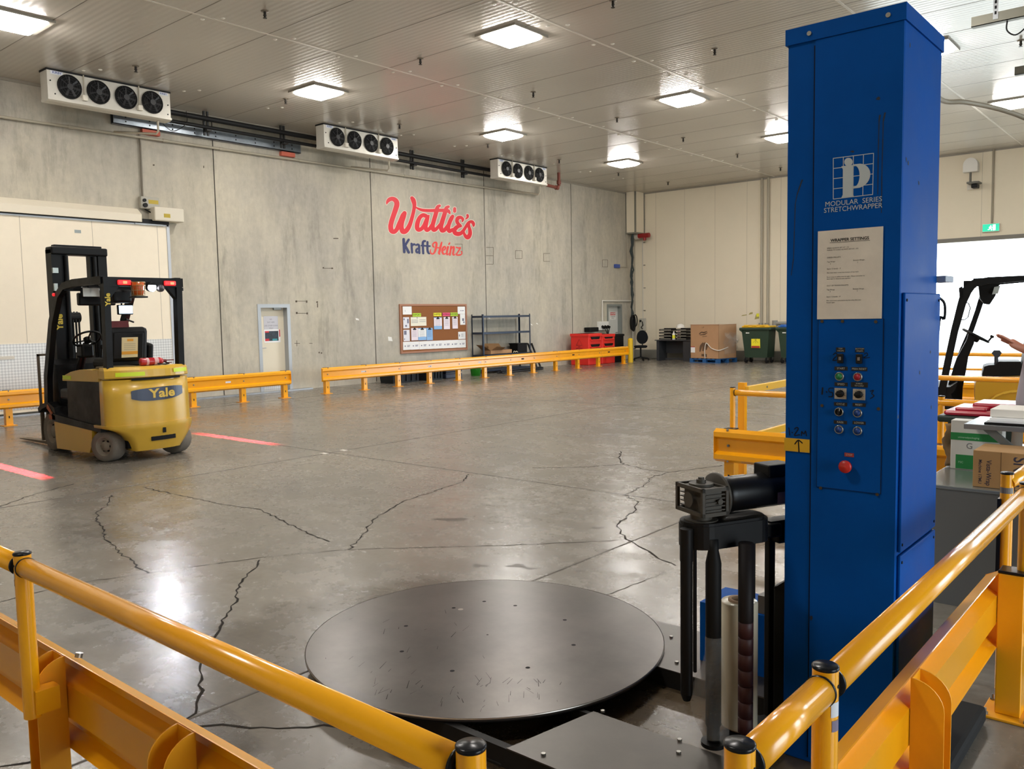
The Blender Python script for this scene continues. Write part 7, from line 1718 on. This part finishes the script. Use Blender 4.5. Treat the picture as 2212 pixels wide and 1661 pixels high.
# wall shelf desk with papers
sx0, sy0_, sy1_ = -1.152, 5.48, 5.92
t = thing('work_shelf', 'grey steel work shelf on a slanted bracket above the film box', 'shelf', (sx0, sy0_, 0))
MB().bbox((sx0, sy0_, .97), (-.15, sy1_, 1.0), .003).build('top', mat('shelf_top_grey', (120, 122, 124), .25, .4), t, True)
MB().box((-.50, sy0_+.02, 0), (-.45, sy0_+.07, .97)).box((-.50, sy1_-.07, 0), (-.45, sy1_-.02, .97)).build('upright', M_GREYP, t, True, each=True)
MB().prism([(-1.06, sy0_+.03, .97), (-1.0, sy0_+.03, .97), (-.50, sy0_+.03, .55), (-.50, sy0_+.03, .50)], (0, .03, 0)).build('bracket', mat('bracket_dull', (98, 100, 96), .6), t, True)
tag(MB().bbox((sx0+.10, sy0_+.03, 1.0005), (-.3, sy1_-.03, 1.012), .002).build('clipboard', M_BLK), 'black clipboard under the papers on the grey work shelf', 'clipboard')
r2 = random.Random(5)
for k in range(2):
    tag(MB().box((sx0+.115+.01*k, sy0_+.04+.01*k, 1.0135+.012*k), (-.35, sy1_-.04, 1.0245+.012*k)).build('paper_sheets', M_PAPER), ('lower pile of loose white sheets on the work shelf', 'upper pile of loose white sheets on the work shelf')[k], 'papers', 'sheets on the work shelf')
tag(MB().bbox((sx0+.118, sy0_+.10, 1.038), (-.40, sy1_-.05, 1.085), .003).build('paper_pad', mat('pad_white', (226, 220, 210), .6)), 'thick white pad of paper on top of the sheets on the work shelf', 'paper pad')
# ================================================================ SECOND FORKLIFT, side on, against the doorway
d0 = 10.3; org = D(2080, 667, d0); org.z = 0
aw = ray(2080, 667); aw.z = 0; aw.normalize(); rt = Vector((aw.y, -aw.x, 0))
MK = Matrix(((rt.x, aw.x, 0, org.x), (rt.y, aw.y, 0, org.y), (0, 0, 1, 0), (0, 0, 0, 1))); MKI = MK.inverted()
kx = d0/FPX
def KP(px, py, y=0.0):        # point of the truck's side plane y seen at a photo position
    d = ray(px, py); return EYE + d*(((org+aw*y-EYE).dot(aw))/d.dot(aw))
def K(px, py, y=0.0): return tuple(MKI @ KP(px, py, y))
f2 = thing('forklift', 'yellow and black forklift seen from the side in front of the bright doorway', 'forklift', org, 0)
M_F2 = mat('forklift_black_2', (12, 13, 14), .45)
def bentbar(pts, hw, y, wy, name, m=M_F2, par=None):
    vs = []; P = [Vector(K(a, b, y)) for a, b in pts]; n = len(P)
    for i, p_ in enumerate(P):
        tt_ = (P[min(i+1, n-1)]-P[max(i-1, 0)]).normalized(); nn = Vector((-tt_.z, 0, tt_.x)); h = (hw[i] if isinstance(hw, (list, tuple)) else hw)*kx
        for s_, w in ((1, wy), (1, -wy), (-1, -wy), (-1, wy)): v = p_+nn*h*s_; vs.append(MK @ Vector((v.x, v.y+w, v.z)))
    mb = MB().add(vs, [[i*4+k, i*4+(k+1) % 4, i*4+4+(k+1) % 4, i*4+4+k] for i in range(n-1) for k in range(4)]+[[3, 2, 1, 0], [(n-1)*4+k for k in range(4)]])
    return mb.build(name, m, par or f2, True)
bentbar([(2030, 880), (2036, 838), (2048, 780), (2062, 715), (2078, 655), (2088, 628), (2104, 612), (2135, 606), (2212, 601), (2290, 599)], [7, 7, 7, 7, 8, 10, 8, 7, 5.5, 5.5], -.50, .03, 'front_pillar')
bentbar([(2062, 800), (2080, 752), (2098, 712), (2112, 672), (2122, 640), (2130, 618), (2160, 609), (2212, 605), (2290, 603)], [5, 5, 5.5, 5.5, 6, 8, 6, 5, 5], .42, .03, 'front_pillar')
for y in (-.50, .42): bentbar([(2262, 605), (2272, 700), (2276, 800)], 7, y, .04, 'rear_pillar')
MB().box((.0, -.48, K(2100, 612)[2]-.05), (.14, .40, K(2100, 612)[2]+.02), MK).build('roof_crossbar', M_F2, f2, True)
mb = MB()
for k in range(5): mb.box((.1, -.4+.18*k, K(2130, 606)[2]-.01), (1.1, -.37+.18*k, K(2130, 606)[2]+.02), MK)
mb.build('roof_bar', M_F2, f2, True, each=True)
MB().prism([KP(*p_, -.2) for p_ in ((2114, 616), (2160, 612), (2150, 640), (2138, 658), (2126, 656), (2117, 645))], aw*.4).build('overhead_console', M_F2, f2, True)
MB().prism([KP(*p_, -.28) for p_ in ((2148, 620), (2161, 617), (2156, 634), (2143, 636))], aw*.03).build('mirror', mat('mirror_light', (196, 204, 200), .3, .3), f2, True)
MB().prism([KP(*p_, -.53) for p_ in ((2071, 622), (2079, 618), (2082, 646), (2073, 646))], aw*.06).build('side_lamp', M_F2, f2, True)
MB().tube([KP(*p_, -.52) for p_ in ((2083, 652), (2092, 655), (2096, 665), (2091, 685), (2085, 690), (2070, 691))], .007, 6).build('grab_handle', M_F2, f2, True)
MB().prism([KP(*p_, -.14) for p_ in ((2046, 838), (2040, 872), (2078, 872), (2080, 836), (2087, 800), (2092, 770), (2104, 742), (2106, 728), (2092, 720), (2088, 735), (2066, 775))], aw*.28).build('steering_column', M_F2, f2, True)
Mw = MK @ Matrix.Translation(Vector(K(2108, 725, 0))) @ Matrix.Rotation(.52, 4, 'Y')
mb = MB().tube([Mw @ Vector((.155*math.cos(2*PI*k/24), .155*math.sin(2*PI*k/24), 0)) for k in range(25)], .015, 8)
for a_ in (0, 2.1, 4.2): mb.tube([Mw @ Vector((0, 0, -.02)), Mw @ Vector((.15*math.cos(a_), .15*math.sin(a_), 0))], .013, 6)
mb.bbox((-.06, -.06, -.07), (.06, .06, .0), .02, Mw).tube([Mw @ Vector((.15, 0, 0)), Mw @ Vector((.155, 0, .06))], .012, 6).cyl(Mw @ Vector((.155, 0, .06)), Mw @ Vector((.155, 0, .09)), .022); mb.build('steering_wheel', M_F2, f2, True)
sbk = MB().prism([KP(*p_, -.25) for p_ in ((2122, 808), (2126, 792), (2136, 789), (2150, 788), (2158, 781), (2205, 781), (2212, 815), (2122, 815))], aw*.5).build('seat', M_F2, f2, True)
MB().prism([KP(*p_, -.24) for p_ in ((2207, 800), (2214, 760), (2222, 700), (2234, 690), (2242, 700), (2238, 800))], aw*.45).build('backrest', M_F2, f2, True)
MB().cyl(KP(2152, 794, -.2), KP(2152, 768, -.2), .022).prism([KP(*p_, -.24) for p_ in ((2142, 763), (2147, 757), (2160, 757), (2164, 762), (2158, 772), (2150, 772))], aw*.09).build('armrest_lever', mat('lever_grey', (52, 58, 66), .4), f2, True)
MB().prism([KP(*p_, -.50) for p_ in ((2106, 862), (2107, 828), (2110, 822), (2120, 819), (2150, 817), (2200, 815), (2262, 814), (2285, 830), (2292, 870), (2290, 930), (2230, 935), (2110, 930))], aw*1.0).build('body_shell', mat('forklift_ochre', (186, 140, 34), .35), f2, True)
mb = MB(); P_ = [(2140, 862), (2152, 852), (2168, 846), (2185, 843), (2205, 842), (2240, 842)]
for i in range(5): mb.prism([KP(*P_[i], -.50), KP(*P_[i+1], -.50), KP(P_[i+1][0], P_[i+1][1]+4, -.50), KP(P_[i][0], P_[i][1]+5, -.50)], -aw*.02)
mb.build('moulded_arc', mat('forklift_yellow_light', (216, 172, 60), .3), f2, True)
MB().prism([KP(*p_, -.50) for p_ in ((2000, 870), (2000, 845), (2020, 800), (2022, 836), (2052, 836), (2068, 826), (2064, 842), (2054, 852), (2058, 866), (2070, 884), (2078, 900), (2078, 935), (2000, 935))], aw*1.0).build('cowl', M_F2, f2, True)
MB().box((-.12, -.5, .12), (.4, .5, .36), MK).build('floor_plate', M_F2, f2, True)
for y in (-.48, .36):
    MB().box((-.52, y, .06), (-.42, y+.12, 1.55), MK).build('mast_channel', M_F2, f2, True)
    for x, r in ((-.35, .26), (.92, .20)):
        w_ = MB().lathe([(0, -.08), (r*.6, -.08), (r, -.09), (r, .09), (r*.6, .08), (0, .08)], MK @ Vector((x, y+.06, r)), aw, 28).build('wheel', M_TYRE, f2, True)
    MB().box((-1.5, y-.02, .04), (-.6, y+.10, .08), MK).build('fork', M_LB, f2, True)

# ================================================================ PERSON AT THE RIGHT EDGE
def skin(name, pts, edges, m, parent=None, sub=2, root=0):
    me = bpy.data.meshes.new(name); me.from_pydata([tuple(p_[0]) for p_ in pts], edges, []); o = bpy.data.objects.new(name, me); COL.objects.link(o)
    if parent is not None: o.parent = parent; o.matrix_parent_inverse = wm(parent).inverted()
    md = o.modifiers.new('skin', 'SKIN'); md.use_smooth_shade = True
    for i, p_ in enumerate(pts):
        sv = me.skin_vertices[0].data[i]; r_ = p_[1]; sv.radius = r_ if isinstance(r_, tuple) else (r_, r_); sv.use_root = (i == root)
    s_ = o.modifiers.new('sub', 'SUBSURF'); s_.levels = s_.render_levels = sub; me.materials.append(m); return o
pd = 5.55
def Q(px, py, dd=0.0): return D(px, py, pd+dd)
pf_ = D(2284, 667, pd); feet = Vector((pf_.x, pf_.y, 0)); fx = -rt; fy = aw     # the person faces left in the photo
def PP(f, s, z): return feet + fx*f + fy*s + Vector((0, 0, z))
M_SKIN = mat('skin', (196, 128, 102), .5); M_SHIRT = mat('shirt_grey_lilac', (150, 142, 150), .85); M_TROU = mat('trousers_dark', (38, 40, 48), .85)
handT = Q(2154, 722); wrist = Q(2206, 752)
elbow = wrist+rt*.25-Vector((0, 0, .09)); uarm = (PP(0, -.17, 1.44)+elbow)/2
pts = [(PP(0, 0, .95), (.13, .15)), (PP(0, 0, 1.12), (.12, .14)), (PP(0, 0, 1.32), (.13, .16)), (PP(.0, 0, 1.45), (.10, .14)), (PP(.01, 0, 1.52), .055), (PP(.03, 0, 1.60), .055), (PP(.03, 0, 1.70), (.088, .078)), (PP(.02, 0, 1.79), (.06, .055)),
 (PP(0, -.17, 1.44), .055), (PP(.0, .17, 1.44), .055), (uarm, .047), (elbow, .040), (wrist, .029),
 (PP(-.02, .22, 1.18), .042), (PP(.05, .22, .95), .03), (PP(.07, .21, .86), .026),
 (PP(0, -.10, .88), .085), (PP(.02, -.11, .50), .058), (PP(-.02, -.11, .10), .042), (PP(.12, -.11, .04), .035), (PP(0, .10, .88), .085), (PP(.02, .11, .50), .058), (PP(-.02, .11, .10), .042), (PP(.12, .11, .04), .035)]
edges = [(0,1),(1,2),(2,3),(3,4),(4,5),(5,6),(6,7),(3,8),(3,9),(8,10),(10,11),(11,12),(9,13),(13,14),(14,15),(0,16),(16,17),(17,18),(18,19),(0,20),(20,21),(21,22),(22,23)]
n0 = len(pts)
# right hand held out flat, fingers together and slightly curled
hd = (handT-wrist); L_ = hd.length; hdn = hd.normalized(); up_ = Vector((0, 0, 1)); wd_ = hdn.cross(up_).normalized(); thk = wd_.cross(hdn).normalized()
palm = wrist+hdn*L_*.28
pts.append((palm, (.022, .034))); edges.append((12, n0)); pts.append((wrist+hdn*L_*.50, (.016, .036))); edges.append((n0, n0+1))
person = thing('person', 'person in a loose grey shirt at the right edge, one hand held out', 'person', feet)
body = skin('body', pts, edges, M_SKIN, person, 2)
for k in range(4):
    off = (k-1.5)*.0185; fl_ = (.47, .52, .50, .40)[k]; b0_ = wrist+hdn*L_*.50+wd_*off
    skin('finger', [(b0_-hdn*.02, .010), (b0_+hdn*L_*fl_*.45, .0092), (b0_+hdn*L_*fl_*.78-thk*.001, .0085), (b0_+hdn*L_*fl_-thk*.003, .0072)], [(0,1),(1,2),(2,3)], M_SKIN, person, 1)
skin('thumb', [(palm+wd_*.025-hdn*.01, .012), (palm+wd_*.040+hdn*.04-thk*.004, .0105), (palm+wd_*.045+hdn*.075-thk*.008, .0085)], [(0,1),(1,2)], M_SKIN, person, 1)
# face, hair, clothing
hc = PP(.03, 0, 1.70)
for s_ in (-1, 1):
    MB().lathe([(0, -.011), (.009, -.006), (.011, 0), (.009, .006), (0, .011)], hc+fx*.078+fy*(.033*s_)+Vector((0, 0, .01)), fx, 12).build('eye', M_WHITE, person, True)
    MB().lathe([(0, 0), (.018, .003), (.024, .010), (.014, .014), (0, .012)], hc+fy*(.078*s_)-fx*.005, fy*s_, 14).build('ear', M_SKIN, person, True)
MB().prism([hc+fx*.08+Vector((0, 0, .012)), hc+fx*.108+Vector((0, 0, -.028)), hc+fx*.08+fy*.016+Vector((0, 0, -.034)), hc+fx*.08-fy*.016+Vector((0, 0, -.034))], fx*.002).build('nose', M_SKIN, person, True)
MB().bbox((-.022, -.006, -.005), (.022, .004, .005), .004, Matrix(((fy.x, fx.x, 0, (hc+fx*.083).x), (fy.y, fx.y, 0, (hc+fx*.083).y), (0, 0, 1, hc.z-.055), (0, 0, 0, 1)))).build('mouth', mat('lips', (160, 84, 76), .5), person, True)
MB().lathe([(.094, -.02), (.101, .04), (.085, .085), (.045, .112), (0, .12)], hc-fx*.018, (0, 0, 1), 20).build('hair', mat('hair_dark', (40, 32, 26), .7), person, True)
sh_ = [(PP(0, 0, 1.02), (.165, .19)), (PP(0, 0, 1.20), (.15, .175)), (PP(0, 0, 1.36), (.145, .18)), (PP(0, 0, 1.475), (.10, .14)), (PP(0, -.17, 1.45), .075), (uarm, .07), (PP(0, .17, 1.45), .075), (PP(-.02, .22, 1.24), .062)]
skin('shirt', sh_, [(0,1),(1,2),(2,3),(3,4),(4,5),(3,6),(6,7)], M_SHIRT, person, 2)
# loose front of the shirt hanging forward
rows = 16; vs = []; fs = []
outer = [(2212, 770), (2208, 790), (2203, 815), (2198, 840), (2194, 862), (2194, 876), (2199, 884), (2206, 888), (2214, 889)]
pl = [Q(a, b, .02) for a, b in outer]
mb = MB(); nseg = 12
for i, p_ in enumerate(pl):
    for k in range(nseg+1):
        an = PI*(k/nseg-.5); wdt = .13*(.5+.5*i/len(pl)); q_ = p_ + rt*(1-math.cos(an))*.16 + aw*math.sin(an)*wdt
        vs.append(q_)
fs = [[i*(nseg+1)+k, i*(nseg+1)+k+1, (i+1)*(nseg+1)+k+1, (i+1)*(nseg+1)+k] for i in range(len(pl)-1) for k in range(nseg)]
o = MB().add(vs, fs, True).build('shirt_front', M_SHIRT, person, True); o.modifiers.new('thickness', 'SOLIDIFY').thickness = .004
skin('trousers', [(PP(0, 0, 1.0), (.14, .165)), (PP(0, 0, .90), (.13, .16)), (PP(0, -.10, .84), .10), (PP(.02, -.11, .50), .075), (PP(-.02, -.11, .12), .062), (PP(0, .10, .84), .10), (PP(.02, .11, .50), .075), (PP(-.02, .11, .12), .062)], [(0,1),(1,2),(2,3),(3,4),(1,5),(5,6),(6,7)], M_TROU, person, 2)
for s_ in (-.11, .11): MB().bbox((-.10, -.05, 0), (.20, .05, .09), .03, Matrix(((fx.x, fy.x, 0, PP(0, s_, 0).x), (fx.y, fy.y, 0, PP(0, s_, 0).y), (0, 0, 1, 0), (0, 0, 0, 1)))).build('shoe', M_RUB, person, True)
